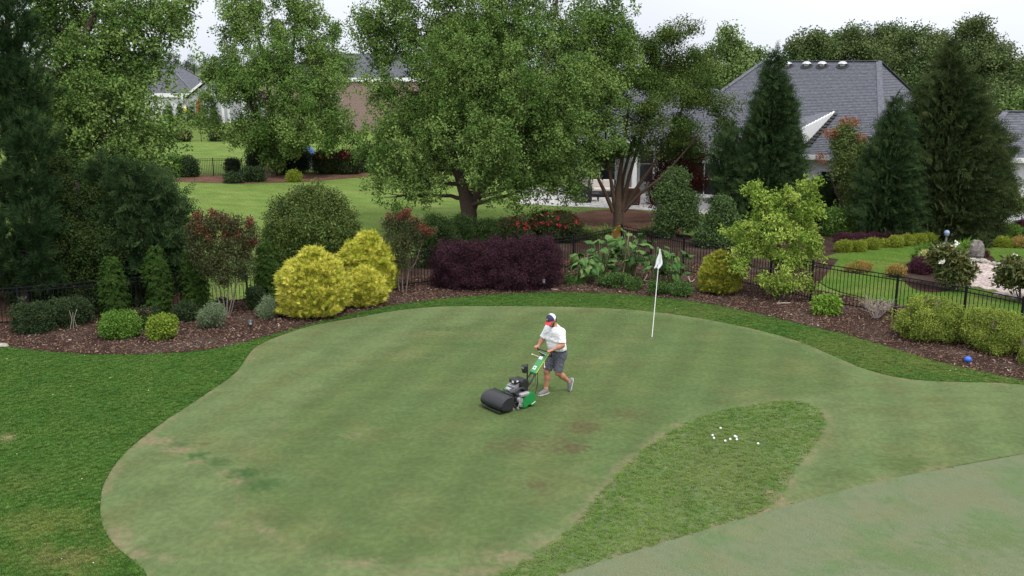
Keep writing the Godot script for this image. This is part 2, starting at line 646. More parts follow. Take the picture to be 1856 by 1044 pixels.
# a flat sheet cut to an outline, in cells fine enough to carry colour patches; colour: Callable(Vector2) -> Color
func sheet(poly: PackedVector2Array, y: float, cell: float, colour: Callable) -> ArrayMesh:
	var lo := poly[0]
	var hi := poly[0]
	for p in poly:
		lo = lo.min(p)
		hi = hi.max(p)
	var nx := int(ceil((hi.x - lo.x) / cell))
	var nz := int(ceil((hi.y - lo.y) / cell))
	var inside := PackedByteArray()
	inside.resize((nx + 1) * (nz + 1))
	for j in nz + 1:
		for i in nx + 1:
			inside[j * (nx + 1) + i] = 1 if Geometry2D.is_point_in_polygon(lo + Vector2(i, j) * cell, poly) else 0
	var near := {}
	for k in poly.size():
		var a := poly[k]
		var b := poly[(k + 1) % poly.size()]
		var m := int(a.distance_to(b) / (cell * 0.4)) + 1
		for q in m + 1:
			var p := (a.lerp(b, float(q) / m) - lo) / cell
			for dx in [-1, 0, 1]:
				for dz in [-1, 0, 1]:
					near[Vector2i(int(floor(p.x)) + dx, int(floor(p.y)) + dz)] = true
	var vs := PackedVector3Array()
	var cs := PackedColorArray()
	var idx := PackedInt32Array()
	var at := {}
	for j in nz:
		for i in nx:
			var key := Vector2i(i, j)
			var q := [lo + Vector2(i, j) * cell, lo + Vector2(i + 1, j) * cell, lo + Vector2(i + 1, j + 1) * cell, lo + Vector2(i, j + 1) * cell]
			if not near.has(key):
				if inside[j * (nx + 1) + i] == 0:
					continue
				var id: Array = []
				for e in [[0, 0], [1, 0], [1, 1], [0, 1]]:
					var kk := Vector2i(i + e[0], j + e[1])
					if not at.has(kk):
						at[kk] = vs.size()
						var p := lo + Vector2(kk) * cell
						vs.append(Vector3(p.x, y, p.y))
						cs.append(colour.call(p))
					id.append(at[kk])
				idx.append_array(PackedInt32Array([id[0], id[1], id[2], id[0], id[2], id[3]]))
			else:
				for piece in Geometry2D.intersect_polygons(PackedVector2Array(q), poly):
					var t := Geometry2D.triangulate_polygon(piece)
					for e in range(0, t.size(), 3):
						var a: Vector2 = piece[t[e]]
						var b: Vector2 = piece[t[e + 1]]
						var c: Vector2 = piece[t[e + 2]]
						if (b - a).cross(c - a) < 0.0:
							var s := b
							b = c
							c = s
						for p in [a, b, c]:
							idx.append(vs.size())
							vs.append(Vector3(p.x, y, p.y))
							cs.append(colour.call(p))
	var ns := PackedVector3Array()
	ns.resize(vs.size())
	ns.fill(Vector3.UP)
	var arr := []
	arr.resize(Mesh.ARRAY_MAX)
	arr[Mesh.ARRAY_VERTEX] = vs
	arr[Mesh.ARRAY_NORMAL] = ns
	arr[Mesh.ARRAY_COLOR] = cs
	arr[Mesh.ARRAY_INDEX] = idx
	var m := ArrayMesh.new()
	m.add_surface_from_arrays(Mesh.PRIMITIVE_TRIANGLES, arr)
	return m

func edge_distance(p: Vector2, poly: PackedVector2Array) -> float:
	var best := 1e9
	for i in poly.size():
		best = minf(best, p.distance_squared_to(Geometry2D.get_closest_point_to_segment(p, poly[i], poly[(i + 1) % poly.size()])))
	return sqrt(best) * (1.0 if Geometry2D.is_point_in_polygon(p, poly) else -1.0)

var coarse := FastNoiseLite.new()
var ragged := FastNoiseLite.new()

# patches: [px, py, rx, ry, colour, strength], each an uneven stain on the ground
func make_patches(list: Array) -> Array:
	var out: Array = []
	for q in list:
		var c := P(q[0], q[1])
		var a := P(q[0] + q[2], q[1])
		var b := P(q[0], q[1] - q[3])
		out.append([Vector2(c.x, c.z), absf(a.x - c.x), absf(c.z - b.z), q[4], q[5]])
	return out

func with_patches(col: Color, p: Vector2, patches: Array) -> Color:
	for q in patches:
		var d: Vector2 = p - q[0]
		var e := Vector2(d.x / q[1], d.y / q[2]).length()
		if e < 1.7:
			var k := clampf((1.0 - e) * 1.6 + ragged.get_noise_2d(p.x * 16.0, p.y * 22.0) * 2.0 + 0.1, 0.0, 1.0) * float(q[4])
			col = col.lerp(q[3], k)
	return col

var green_poly: PackedVector2Array
var inner_poly: PackedVector2Array
var lobe_poly: PackedVector2Array
var green_rim: PackedVector2Array
var lobe_rim: PackedVector2Array
var front_poly: PackedVector2Array
var bed_poly: PackedVector2Array
var yard_poly: PackedVector2Array
var green_patches: Array
var front_patches: Array
var yard_patches: Array
var STRAW := Color(0.40, 0.33, 0.18)
var BROWN := Color(0.19, 0.145, 0.075)
var DEEP := Color(0.06, 0.15, 0.045)
var stripe_dir := Vector2.RIGHT

func green_colour(p: Vector2) -> Color:
	var d := edge_distance(p, inner_poly)
	var k := smoothstep(-0.25, 0.25, d + 0.3 * coarse.get_noise_2d(p.x * 2.0, p.y * 2.0))
	var c := Color(0.238, 0.300, 0.115).lerp(Color(0.186, 0.250, 0.086), k)
	c = c.lerp(Color(0.185, 0.265, 0.095), clampf(coarse.get_noise_2d(p.x * 0.7, p.y * 0.7) * 1.0, 0.0, 0.5))
	c = c.lerp(Color(0.245, 0.27, 0.1), clampf(coarse.get_noise_2d(p.x * 0.8 + 50.0, p.y * 0.8) * 1.2, 0.0, 0.6))
	# mown passes
	var u := p.dot(stripe_dir.orthogonal()) + 0.1 * coarse.get_noise_2d(p.x, p.y)
	var s := sin(u * TAU / 1.15)
	c *= 1.0 + 0.048 * clampf(s * 1.8 + coarse.get_noise_2d(p.x * 0.9 + 7.0, p.y * 0.9), -1.0, 1.0)
	c *= 1.0 + 0.12 * coarse.get_noise_2d(p.x * 1.4, p.y * 3.4) + 0.07 * ragged.get_noise_2d(p.x * 9.0, p.y * 14.0)
	# straw where blades scalp the rim and along old seams
	var seam := absf(d + 0.05)
	if seam < 0.12 and p.y > -17.5:
		c = c.lerp(STRAW, 0.3 * (1.0 - seam / 0.12) * clampf(0.5 + 1.5 * ragged.get_noise_2d(p.x * 5.0, p.y * 5.0), 0.0, 1.0))
	var rim := edge_distance(p, green_rim)
	var rl := absf(edge_distance(p, lobe_rim))
	rim = minf(rim, rl)
	if rim < 0.22:
		c = c.lerp(STRAW, 0.75 * (1.0 - rim / 0.22) * clampf(0.35 + 2.0 * ragged.get_noise_2d(p.x * 3.0, p.y * 3.0), 0.0, 1.0))
	return with_patches(c, p, green_patches) * Color(0.815, 0.85, 0.93)

func front_colour(p: Vector2) -> Color:
	var c := Color(0.95, 0.98, 0.95)
	c = c.lerp(Color(0.66, 0.92, 0.62), clampf(coarse.get_noise_2d(p.x * 1.1 + 9.0, p.y * 1.1) * 1.5, 0.0, 0.6))
	c = c.lerp(Color(1.12, 0.96, 0.9), clampf(coarse.get_noise_2d(p.x * 1.7 + 90.0, p.y * 1.7) * 1.3, 0.0, 0.5))
	c *= 1.0 + 0.16 * ragged.get_noise_2d(p.x * 20.0, p.y * 24.0)
	return with_patches(c, p, front_patches)

func lawn_colour(p: Vector2) -> Color:
	var c := Color(0.23, 0.335, 0.08)
	c = c.lerp(Color(0.32, 0.37, 0.12), clampf(coarse.get_noise_2d(p.x * 0.5, p.y * 1.1) * 1.5, 0.0, 0.65))
	c = c.lerp(Color(0.15, 0.27, 0.055), clampf(coarse.get_noise_2d(p.x * 0.6 + 31.0, p.y * 1.4) * 1.5, 0.0, 0.65))
	c *= 1.0 + 0.3 * ragged.get_noise_2d(p.x * 1.6, p.y * 5.0)
	return c

func yard_colour(p: Vector2) -> Color:
	var c := Color(0.06, 0.135, 0.024)
	c *= 1.0 + 0.3 * coarse.get_noise_2d(p.x * 2.0, p.y * 2.0) + 0.3 * ragged.get_noise_2d(p.x * 8.0, p.y * 8.0)
	return with_patches(c, p, yard_patches)

func garden_colour(p: Vector2) -> Color:
	var c := Color(0.13, 0.235, 0.04)
	c = c.lerp(Color(0.19, 0.255, 0.06), clampf(sin((p.x * 0.6 + p.y) * 2.2) * 0.7 + 0.2, 0.0, 0.7))
	c *= 1.0 + 0.3 * ragged.get_noise_2d(p.x * 3.0, p.y * 6.0)
	return c

func mulch_colour(p: Vector2) -> Color:
	var c := Color(0.1, 0.064, 0.05)
	c = c.lerp(Color(0.19, 0.145, 0.12), clampf(coarse.get_noise_2d(p.x * 1.2 + 70.0, p.y * 1.2) * 1.6 - 0.05, 0.0, 0.6))
	c *= 1.0 + 0.45 * ragged.get_noise_2d(p.x * 9.0, p.y * 9.0)
	return c

func straw_colour(p: Vector2) -> Color:
	return Color(0.26, 0.145, 0.105) * (1.0 + 0.5 * ragged.get_noise_2d(p.x * 3.0, p.y * 5.0))

func grass_fill(called: String, label: String, poly: PackedVector2Array, holes: Array, per_m2: float, mesh_: Mesh, ca: Color, cb: Color, dry: Color, patches: Array, s0: float, s1: float, sd: int, dryness: float) -> void:
	var g := RandomNumberGenerator.new()
	g.seed = sd
	var lo := poly[0]
	var hi := poly[0]
	for p in poly:
		lo = lo.min(p)
		hi = hi.max(p)
	var n := int((hi.x - lo.x) * (hi.y - lo.y) * per_m2)
	var buf := PackedFloat32Array()
	for i in n:
		var p := Vector2(g.randf_range(lo.x, hi.x), g.randf_range(lo.y, hi.y))
		# only what the lens could see, with a margin for a step aside
		var d := -p.y
		if absf(p.x) > d * 0.56 + 2.5 or d < 11.0:
			continue
		if not Geometry2D.is_point_in_polygon(p, poly):
			continue
		var skip := false
		for h in holes:
			if Geometry2D.is_point_in_polygon(p, h):
				skip = true
				break
		if skip:
			continue
		var t := clampf(0.5 + 0.6 * coarse.get_noise_2d(p.x * 1.2, p.y * 1.2) + g.randfn() * 0.14, 0.0, 1.0)
		var c := ca.lerp(cb, t)
		c = with_patches(c, p, patches)
		if g.randf() < dryness * (0.3 + 2.0 * maxf(0.0, ragged.get_noise_2d(p.x * 2.0 + 40.0, p.y * 2.0))):
			c = c.lerp(dry, g.randf() * 0.6)
		var s := g.randf_range(s0, s1)
		push(buf, Basis(Vector3.UP, g.randf() * TAU).rotated(Vector3.RIGHT, g.randfn() * 0.15).scaled(Vector3(s, s * g.randf_range(0.7, 1.2), s)), Vector3(p.x, 0.0, p.y), c)
	var o := scatter(self, called, mesh_, mats.grass, buf, "stuff")
	tag(o, label, "grass")

func speckle_image() -> ImageTexture:
	# short turf where dry and green shoots mix
	var size := 1024
	var a := (noise_image(size, [[0.035, 0.5, 31], [0.11, 1.0, 32]], 0.0, 1.0, 2.6).get_image()).get_data()
	var b := (noise_image(size, [[0.2, 1.0, 33]], 0.0, 1.0, 2.4).get_image()).get_data()
	var out := PackedByteArray()
	out.resize(size * size * 3)
	var g0 := Color(0.125, 0.195, 0.092)
	var g1 := Color(0.255, 0.24, 0.165)
	for i in size * size:
		var c := g0.lerp(g1, a[i] / 255.0) * (0.36 + 0.68 * b[i] / 255.0)
		c = c.linear_to_srgb()
		out[i * 3] = int(clampf(c.r, 0.0, 1.0) * 255.0)
		out[i * 3 + 1] = int(clampf(c.g, 0.0, 1.0) * 255.0)
		out[i * 3 + 2] = int(clampf(c.b, 0.0, 1.0) * 255.0)
	return ImageTexture.create_from_image(Image.create_from_data(size, size, false, Image.FORMAT_RGB8, out))

func build_ground() -> void:
	coarse.seed = 5
	coarse.frequency = 0.55
	coarse.fractal_octaves = 3
	ragged.seed = 11
	ragged.frequency = 0.35
	ragged.fractal_octaves = 4
	tex.turf = noise_image(1024, [[0.012, 0.25, 1], [0.06, 0.5, 2], [0.16, 0.7, 3]], 0.45, 1.0, 2.1)
	tex.mown = noise_image(1024, [[0.01, 0.12, 21], [0.09, 0.45, 22], [0.2, 0.8, 23]], 0.5, 0.98, 2.3)
	tex.bark = noise_image(512, [[0.02, 0.5, 4], [0.08, 0.5, 5]], 0.3, 1.0, 2.4)
	tex.speck = noise_image(512, [[0.01, 0.4, 6], [0.11, 0.6, 7]], 0.55, 1.0, 2.0)
	var turf := grained("turf", Color(1.38, 1.38, 1.38) * 0.72, 0.92, tex.turf, 0.5, 0.0, true)
	turf.albedo_color = Color.WHITE
	turf.metallic_specular = 0.1
	var mown := grained("mown turf", Color.WHITE, 0.92, tex.mown, 0.55, 0.0, true)
	mown.metallic_specular = 0.1
	var speckled := grained("speckled turf", Color.WHITE, 0.92, speckle_image(), 0.6, 0.0, true)
	speckled.metallic_specular = 0.1
	var soil := grained("mulch soil", Color.WHITE, 0.95, tex.turf, 0.8, 1.5, true)
	soil.metallic_specular = 0.08
	tinted("grass", 0.6, {"metallic_specular": 0.3, })

	var green_px := [[330, 1120], [262, 1035], [212, 992], [187, 955], [182, 915], [192, 870], [228, 820], [290, 770], [350, 730], [395, 700], [428, 675], [446, 650], [462, 631], [492, 615], [560, 592], [640, 577], [720, 563], [800, 556], [900, 555], [1000, 556], [1100, 559], [1190, 566], [1285, 580], [1380, 600], [1450, 620], [1512, 646], [1565, 668], [1630, 685], [1710, 692], [1800, 694], [1880, 700], [2050, 720], [2050, 800], [1860, 822], [1600, 872], [1400, 925], [1200, 985], [1010, 1044], [900, 1085], [640, 1130]]
	green_poly = smooth_poly(px_poly(green_px))
	inner_poly = smooth_poly(px_poly([[930, 572], [1100, 563], [1250, 578], [1380, 605], [1480, 640], [1535, 680], [1500, 712], [1400, 724], [1280, 745], [1190, 790], [1120, 850], [1070, 905], [1000, 955], [860, 1000], [700, 1014], [570, 1000], [480, 955], [432, 890], [450, 830], [520, 765], [600, 700], [700, 640], [800, 598]]), 2)
	var lobe_px := [[860, 1075], [960, 1010], [1030, 962], [1080, 905], [1120, 858], [1180, 806], [1240, 768], [1300, 747], [1380, 731], [1440, 727], [1480, 740], [1497, 762], [1488, 788], [1468, 818], [1442, 850], [1425, 885], [1405, 910], [1352, 938], [1200, 984], [1010, 1044], [930, 1080]]
	lobe_poly = smooth_poly(px_poly(lobe_px))
	front_poly = smooth_poly(px_poly([[880, 1090], [1010, 1045], [1200, 985], [1400, 926], [1600, 872], [1860, 823], [2050, 790], [2150, 1000], [2000, 1180], [1000, 1180]]))
	bed_poly = smooth_poly(px_poly([[-250, 622], [-80, 622], [0, 627], [70, 636], [160, 642], [260, 642], [350, 637], [410, 628], [470, 613], [540, 594], [610, 576], [700, 556], [790, 543], [870, 536], [960, 531], [1060, 531], [1160, 536], [1260, 547], [1360, 566], [1450, 587], [1540, 608], [1620, 632], [1700, 655], [1790, 676], [1870, 692], [2080, 735], [2120, 650], [1990, 610], [1752, 575], [1628, 553], [1474, 524], [1330, 492], [1240, 474], [1127, 448], [1040, 468], [924, 478], [809, 492], [703, 510], [560, 530], [325, 555], [-40, 590], [-250, 600]]))
	yard_poly = px_poly([[-420, 600], [-40, 600], [325, 580], [703, 530], [924, 505], [1127, 490], [1330, 525], [1474, 555], [1628, 590], [1752, 615], [2000, 665], [2250, 700]])
	yard_poly.append_array(PackedVector2Array([Vector2(24, -8), Vector2(-24, -8)]))
	green_rim = smooth_poly(px_poly(green_px), 2)
	lobe_rim = smooth_poly(px_poly(lobe_px), 2)
	var a := P(330, 800)
	var b := P(640, 625)
	stripe_dir = Vector2(b.x - a.x, b.z - a.z).normalized()

	green_patches = make_patches([
		[285, 800, 40, 9, STRAW, 0.85], [325, 815, 30, 8, STRAW, 0.85], [355, 838, 18, 4, STRAW, 0.8], [405, 857, 15, 5, STRAW, 0.8], [430, 872, 20, 6, STRAW, 0.7], [365, 805, 14, 5, BROWN, 0.5],
		[215, 965, 28, 14, STRAW, 0.7], [240, 1005, 26, 10, STRAW, 0.9], [232, 985, 30, 12, STRAW, 0.5], [280, 1010, 26, 5, STRAW, 0.5], [400, 950, 16, 8, STRAW, 0.45], [310, 1012, 22, 8, STRAW, 0.4],
		[478, 962, 26, 5, STRAW, 0.6], [650, 1022, 50, 9, STRAW, 0.7], [920, 1010, 45, 12, STRAW, 0.75], [985, 985, 35, 10, STRAW, 0.55], [860, 1035, 50, 10, STRAW, 0.55], [740, 1040, 70, 10, STRAW, 0.4],
		[1065, 932, 14, 10, STRAW, 0.7], [1405, 898, 20, 16, STRAW, 0.95], [1380, 925, 26, 7, STRAW, 0.95], [1425, 862, 10, 16, STRAW, 0.6], [1490, 800, 8, 14, STRAW, 0.4],
		[355, 826, 26, 7, DEEP, 0.7], [330, 806, 20, 7, DEEP, 0.5], [445, 858, 34, 10, DEEP, 0.7], [478, 880, 30, 12, DEEP, 0.55], [395, 838, 24, 7, DEEP, 0.55],
		[260, 990, 16, 8, DEEP, 0.35], [850, 625, 30, 5, DEEP, 0.3], [800, 595, 50, 5, DEEP, 0.35], [1590, 745, 60, 12, DEEP, 0.18], [1640, 840, 60, 16, Color(0.13, 0.19, 0.05), 0.5], [1540, 860, 50, 14, Color(0.13, 0.19, 0.05), 0.4],
		[1055, 775, 34, 12, BROWN, 0.7], [1040, 812, 34, 10, BROWN, 0.8], [925, 808, 46, 14, BROWN, 0.5], [1000, 800, 60, 16, BROWN, 0.35], [1140, 750, 36, 11, BROWN, 0.5], [975, 880, 20, 9, BROWN, 0.6], [985, 895, 18, 6, BROWN, 0.28], [640, 790, 24, 5, STRAW, 0.35], [490, 735, 10, 4, STRAW, 0.4], [735, 640, 30, 5, STRAW, 0.2],
	])
	front_patches = make_patches([[1350, 965, 40, 14, Color(1.25, 1.05, 0.95), 0.6], [1660, 925, 60, 14, Color(1.0, 0.88, 0.86), 0.4], [1780, 895, 60, 16, Color(1.0, 0.88, 0.86), 0.4], [1800, 980, 120, 24, Color(0.66, 0.84, 0.55), 0.7], [1660, 1015, 140, 26, Color(0.7, 0.86, 0.6), 0.6], [1520, 1000, 30, 7, Color(1.25, 1.08, 0.95), 0.5], [1130, 1030, 50, 12, Color(1.2, 1.05, 0.95), 0.4]])
	yard_patches = make_patches([[60, 950, 100, 30, Color(0.2, 0.22, 0.06), 0.5], [130, 1010, 80, 26, Color(0.24, 0.22, 0.08), 0.7], [10, 795, 14, 4, STRAW, 0.8], [40, 870, 60, 30, Color(0.15, 0.2, 0.05), 0.45], [1300, 850, 100, 60, Color(0.22, 0.235, 0.07), 0.45], [1380, 790, 70, 20, Color(0.2, 0.23, 0.06), 0.3], [1130, 905, 10, 4, STRAW, 0.7], [1700, 660, 160, 22, Color(0.2, 0.23, 0.06), 0.45], [1300, 566, 330, 16, Color(0.16, 0.21, 0.055), 0.5], [1560, 630, 160, 30, Color(0.18, 0.22, 0.058), 0.5], [1850, 688, 100, 12, Color(0.18, 0.22, 0.058), 0.4]])

	# the ground to the horizon, then sheets that lie on it
	var far := PackedVector2Array([Vector2(-420, 40), Vector2(420, 40), Vector2(420, -900), Vector2(-420, -900)])
	structure("ground", sheet(far, -0.03, 20.0, func(_p): return Color(0.22, 0.32, 0.08)), turf, "wide grassy ground of the neighbourhood reaching to the horizon")
	var back := px_poly([[-200, 560], [325, 560], [703, 512], [924, 480], [1127, 450], [1300, 430], [1300, 330], [1150, 300], [800, 260], [740, 222], [100, 222], [-200, 300]])
	structure("lawn", sheet(back, -0.012, 0.6, lawn_colour), turf, "bright green back lawn beyond the black fence with pale mowing bands")
	structure("yard_ground", sheet(yard_poly, -0.006, 0.25, yard_colour), turf, "green turf ground under the longer grass around the putting green")
	structure("putting_green", sheet(green_poly, 0.004, 0.075, green_colour), mown, "pale closely mown putting green with straw patches and mown stripes")
	structure("chipping_turf", sheet(front_poly, 0.012, 0.08, front_colour), speckled, "pale speckled short turf beyond the tongue of long grass with golf balls")
	var bed := structure("mulch_bed", sheet(bed_poly, 0.006, 0.16, mulch_colour), soil, "dark brown mulch bed curving along the fence behind the putting green")
	bed.name = "mulch_bed"

	# longer grass, blade by blade
	var tuft := blade_clump(18, 0.026, 0.0048, 0.042, 0.55, 21)
	grass_fill("rough_grass", "dark green longer grass around the rim of the putting green", yard_poly, [green_poly, front_poly, bed_poly], 330.0, tuft, Color(0.064, 0.170, 0.026), Color(0.128, 0.222, 0.040), Color(0.34, 0.34, 0.13), yard_patches, 0.8, 1.25, 5, 0.07)
	grass_fill("tongue_grass", "tongue of longer green grass reaching into the putting green under golf balls", lobe_poly, [], 520.0, tuft, Color(0.08, 0.195, 0.024), Color(0.165, 0.262, 0.044), Color(0.38, 0.37, 0.15), yard_patches, 0.85, 1.3, 6, 0.16)

	# wood chips on the bed
	var g := RandomNumberGenerator.new()
	g.seed = 77
	var chip := MB.new()
	chip.box(Transform3D(), Vector3(0.05, 0.008, 0.018))
	var buf := PackedFloat32Array()
	var chips := [Color(0.11, 0.066, 0.051), Color(0.165, 0.104, 0.08), Color(0.225, 0.16, 0.126), Color(0.066, 0.041, 0.033), Color(0.19, 0.104, 0.07)]
	var lo := bed_poly[0]
	var hi := bed_poly[0]
	for p in bed_poly:
		lo = lo.min(p)
		hi = hi.max(p)
	for i in 210000:
		var p := Vector2(g.randf_range(lo.x, hi.x), g.randf_range(lo.y, hi.y))
		if absf(p.x) > -p.y * 0.56 + 1.5 or not Geometry2D.is_point_in_polygon(p, bed_poly):
			continue
		var c: Color = chips[g.randi() % 5]
		if g.randf() < 0.008:
			c = Color(0.42, 0.36, 0.3)
		push(buf, Basis.from_euler(Vector3(g.randfn() * 0.4, g.randf() * TAU, g.randfn() * 0.4)).scaled(Vector3.ONE * (0.32 + 1.2 * pow(g.randf(), 2.5))), Vector3(p.x, 0.012 + g.randf() * 0.02, p.y), c * g.randf_range(0.8, 1.2))
	tag(scatter(self, "wood_chips", chip.mesh(), tinted("chips", 0.95, {"metallic_specular": 0.08}), buf, "stuff"), "loose brown wood chips covering the curved mulch bed", "mulch")

	# pale petals and leaf bits lying in the grass and on the bed
	var petal := MB.new()
	petal.flat(Vector3(-0.012, 0, 0), Vector3(0.012, 0.004, 0.006), Vector3(0.002, 0.006, -0.014), Vector3.UP)
	petal.flat(Vector3(-0.012, 0, 0), Vector3(0.002, 0.0, 0.014), Vector3(0.012, 0.004, 0.006), Vector3.UP)
	buf = PackedFloat32Array()
	for i in 420:
		var px := g.randf_range(0, 1856)
		var py := g.randf_range(525, 1040)
		var p := P(px, py)
		var q := Vector2(p.x, p.z)
		var ok := Geometry2D.is_point_in_polygon(q, bed_poly) or (not Geometry2D.is_point_in_polygon(q, green_poly) and not Geometry2D.is_point_in_polygon(q, front_poly))
		if not ok or (py > 720 and g.randf() < 0.75):
			continue
		push(buf, Basis(Vector3.UP, g.randf() * TAU).scaled(Vector3.ONE * g.randf_range(0.5, 1.1)), p + Vector3.UP * 0.03, Color(0.62, 0.58, 0.36).lerp(Color(0.75, 0.73, 0.68), g.randf()))
	tag(scatter(self, "fallen_petals", petal.mesh(), tinted("petals", 0.8), buf, "stuff"), "pale fallen petals and leaf bits dotted over the grass and mulch", "petals")

# kinds of foliage
var K := {}
func build_kinds() -> void:
	var bark := grained("grey bark", Color(0.16, 0.125, 0.1), 0.9, tex.bark, 2.0, 2.0)
	var birch := grained("birch bark", Color(0.30, 0.2, 0.155), 0.9, tex.bark, 2.5, 2.5)
	var pale := grained("pale bark", Color(0.36, 0.29, 0.24), 0.85, tex.bark, 3.0, 1.0)
	var dark := grained("dark bark", Color(0.07, 0.05, 0.042), 0.9, tex.bark, 2.0, 2.0)
	var myrtle := grained("myrtle bark", Color(0.17, 0.105, 0.06), 0.85, tex.bark, 2.0, 1.0)
	var leaf := tinted("leaf", 0.62, {"metallic_specular": 0.16, "backlight_enabled": true, "backlight": Color(0.2, 0.26, 0.12)})
	var waxy := tinted("waxy leaf", 0.45, {"metallic_specular": 0.3})
	var scale_ := tinted("scale leaf", 0.85, {"metallic_specular": 0.08})
	tinted("flower", 0.7, {"backlight_enabled": true, "backlight": Color(0.4, 0.4, 0.4)})
	clumps.birch = leaf_clump(34, 0.32, 0.12, 0.088, 1, 0.55)
	clumps.far = leaf_clump(40, 0.75, 0.24, 0.18, 2, 0.5)
	clumps.myrtle = leaf_clump(38, 0.34, 0.095, 0.055, 3, 0.5)
	clumps.small = leaf_clump(34, 0.15, 0.058, 0.034, 4, 0.4)
	clumps.fine = leaf_clump(44, 0.13, 0.042, 0.02, 5, 0.3)
	clumps.big = leaf_clump(15, 0.2, 0.16, 0.07, 6, 0.3)
	clumps.lime = leaf_clump(22, 0.17, 0.115, 0.045, 17, 0.1)
	clumps.laurel = leaf_clump(20, 0.19, 0.14, 0.055, 7, -0.2)
	clumps.spray = spray_clump(15, 0.62, 0.26, 0.22, 8)
	clumps.lacy = spray_clump(14, 0.22, 0.1, 0.05, 9)
	clumps.shoot = needle_clump(26, 0.11, 0.006, 0.45, 10)
	clumps.gold = needle_clump(24, 0.12, 0.0085, 0.5, 11)
	clumps.pine = needle_clump(46, 0.24, 0.006, 0.6, 12)
	clumps.strap = blade_clump(16, 0.6, 0.025, 0.12, 0.7, 13)
	clumps.twig = needle_clump(16, 0.3, 0.004, 0.4, 14)
	clumps.bloom = leaf_clump(12, 0.04, 0.05, 0.045, 15, 0.3)
	clumps.redtip = leaf_clump(16, 0.1, 0.075, 0.03, 16, -0.2)
	var L := func(mesh_: Mesh, m: Material, b: Material, dens: float, s0: float, s1: float, ca: Color, cb: Color, more := {}) -> Dictionary:
		var d := {"mesh": mesh_, "mat": m, "bark": b, "density": dens, "smin": s0, "smax": s1, "ca": ca, "cb": cb}
		d.merge(more, true)
		return d
	K.birch = L.call(clumps.birch, leaf, birch, 14.0, 0.5, 1.0, Color(0.09, 0.168, 0.038), Color(0.2, 0.295, 0.082), {"inner": 0.3, "rag": 0.45, "cluster": 0.58, "sag": 1.15})
	K.birch_far = L.call(clumps.birch, leaf, birch, 6.0, 0.8, 1.4, Color(0.09, 0.168, 0.038), Color(0.2, 0.295, 0.082), {"inner": 0.25, "rag": 0.45, "cluster": 0.6, "sag": 1.2})
	K.myrtle = L.call(clumps.myrtle, leaf, myrtle, 8.5, 0.7, 1.2, Color(0.045, 0.09, 0.02), Color(0.115, 0.165, 0.038), {"inner": 0.3, "rag": 0.4, "thick": 0.8, "cluster": 0.5, "sag": 0.5})
	K.wood = L.call(clumps.far, leaf, dark, 3.2, 0.6, 1.1, Color(0.075, 0.115, 0.04), Color(0.15, 0.195, 0.075), {"inner": 0.35, "rag": 0.45, "cluster": 0.9, "sag": 0.6})
	K.wood_pale = L.call(clumps.far, leaf, dark, 2.6, 0.7, 1.2, Color(0.13, 0.2, 0.06), Color(0.2, 0.27, 0.095), {"inner": 0.35, "rag": 0.35, "cluster": 0.8, "sag": 0.7})
	K.cypress = L.call(clumps.spray, scale_, dark, 62.0, 0.55, 1.1, Color(0.02, 0.045, 0.018), Color(0.06, 0.096, 0.034), {"mode": "side", "inner": 0.45, "rag": 0.3, "limbs": false})
	K.cypress_brown = L.call(clumps.spray, scale_, dark, 60.0, 0.6, 1.15, Color(0.026, 0.048, 0.018), Color(0.07, 0.088, 0.032), {"mode": "side", "inner": 0.45, "rag": 0.3, "limbs": false})
	K.pine = L.call(clumps.pine, scale_, dark, 34.0, 0.8, 1.4, Color(0.022, 0.05, 0.02), Color(0.05, 0.088, 0.032), {"mode": "up", "inner": 0.3, "rag": 0.35, "thick": 0.7})
	K.undergrowth = L.call(clumps.small, leaf, dark, 80.0, 0.8, 1.5, Color(0.024, 0.05, 0.014), Color(0.06, 0.085, 0.026), {"inner": 0.3, "rag": 0.4})
	K.arborvitae = L.call(clumps.lacy, scale_, dark, 260.0, 0.45, 0.8, Color(0.026, 0.06, 0.014), Color(0.06, 0.105, 0.022), {"mode": "up", "inner": 0.7, "rag": 0.1})
	K.gold = L.call(clumps.gold, scale_, bark, 400.0, 0.75, 1.6, Color(0.4, 0.44, 0.05), Color(0.76, 0.7, 0.14), {"mode": "up", "inner": 0.72, "rag": 0.16})
	K.gold_green = L.call(clumps.gold, scale_, bark, 420.0, 0.8, 1.35, Color(0.2, 0.27, 0.03), Color(0.46, 0.43, 0.07), {"mode": "up", "inner": 0.7, "rag": 0.12})
	K.holly = L.call(clumps.small, waxy, dark, 80.0, 0.9, 1.5, Color(0.04, 0.08, 0.016), Color(0.16, 0.21, 0.05), {"inner": 0.55, "rag": 0.22})
	K.dark = L.call(clumps.small, leaf, dark, 80.0, 0.7, 1.1, Color(0.028, 0.055, 0.025), Color(0.06, 0.085, 0.034), {"inner": 0.5, "rag": 0.36})
	K.bright = L.call(clumps.small, leaf, bark, 90.0, 0.7, 1.15, Color(0.085, 0.18, 0.028), Color(0.16, 0.28, 0.05), {"inner": 0.5, "rag": 0.36})
	K.grey_green = L.call(clumps.fine, leaf, bark, 110.0, 0.8, 1.2, Color(0.11, 0.16, 0.08), Color(0.22, 0.28, 0.16), {"inner": 0.45, "rag": 0.4})
	K.purple = L.call(clumps.fine, leaf, dark, 120.0, 0.8, 1.5, Color(0.026, 0.013, 0.018), Color(0.082, 0.034, 0.05), {"inner": 0.6, "rag": 0.3})
	K.purple_bright = L.call(clumps.fine, leaf, dark, 130.0, 0.9, 1.3, Color(0.05, 0.018, 0.03), Color(0.13, 0.05, 0.07), {"inner": 0.6, "rag": 0.16})
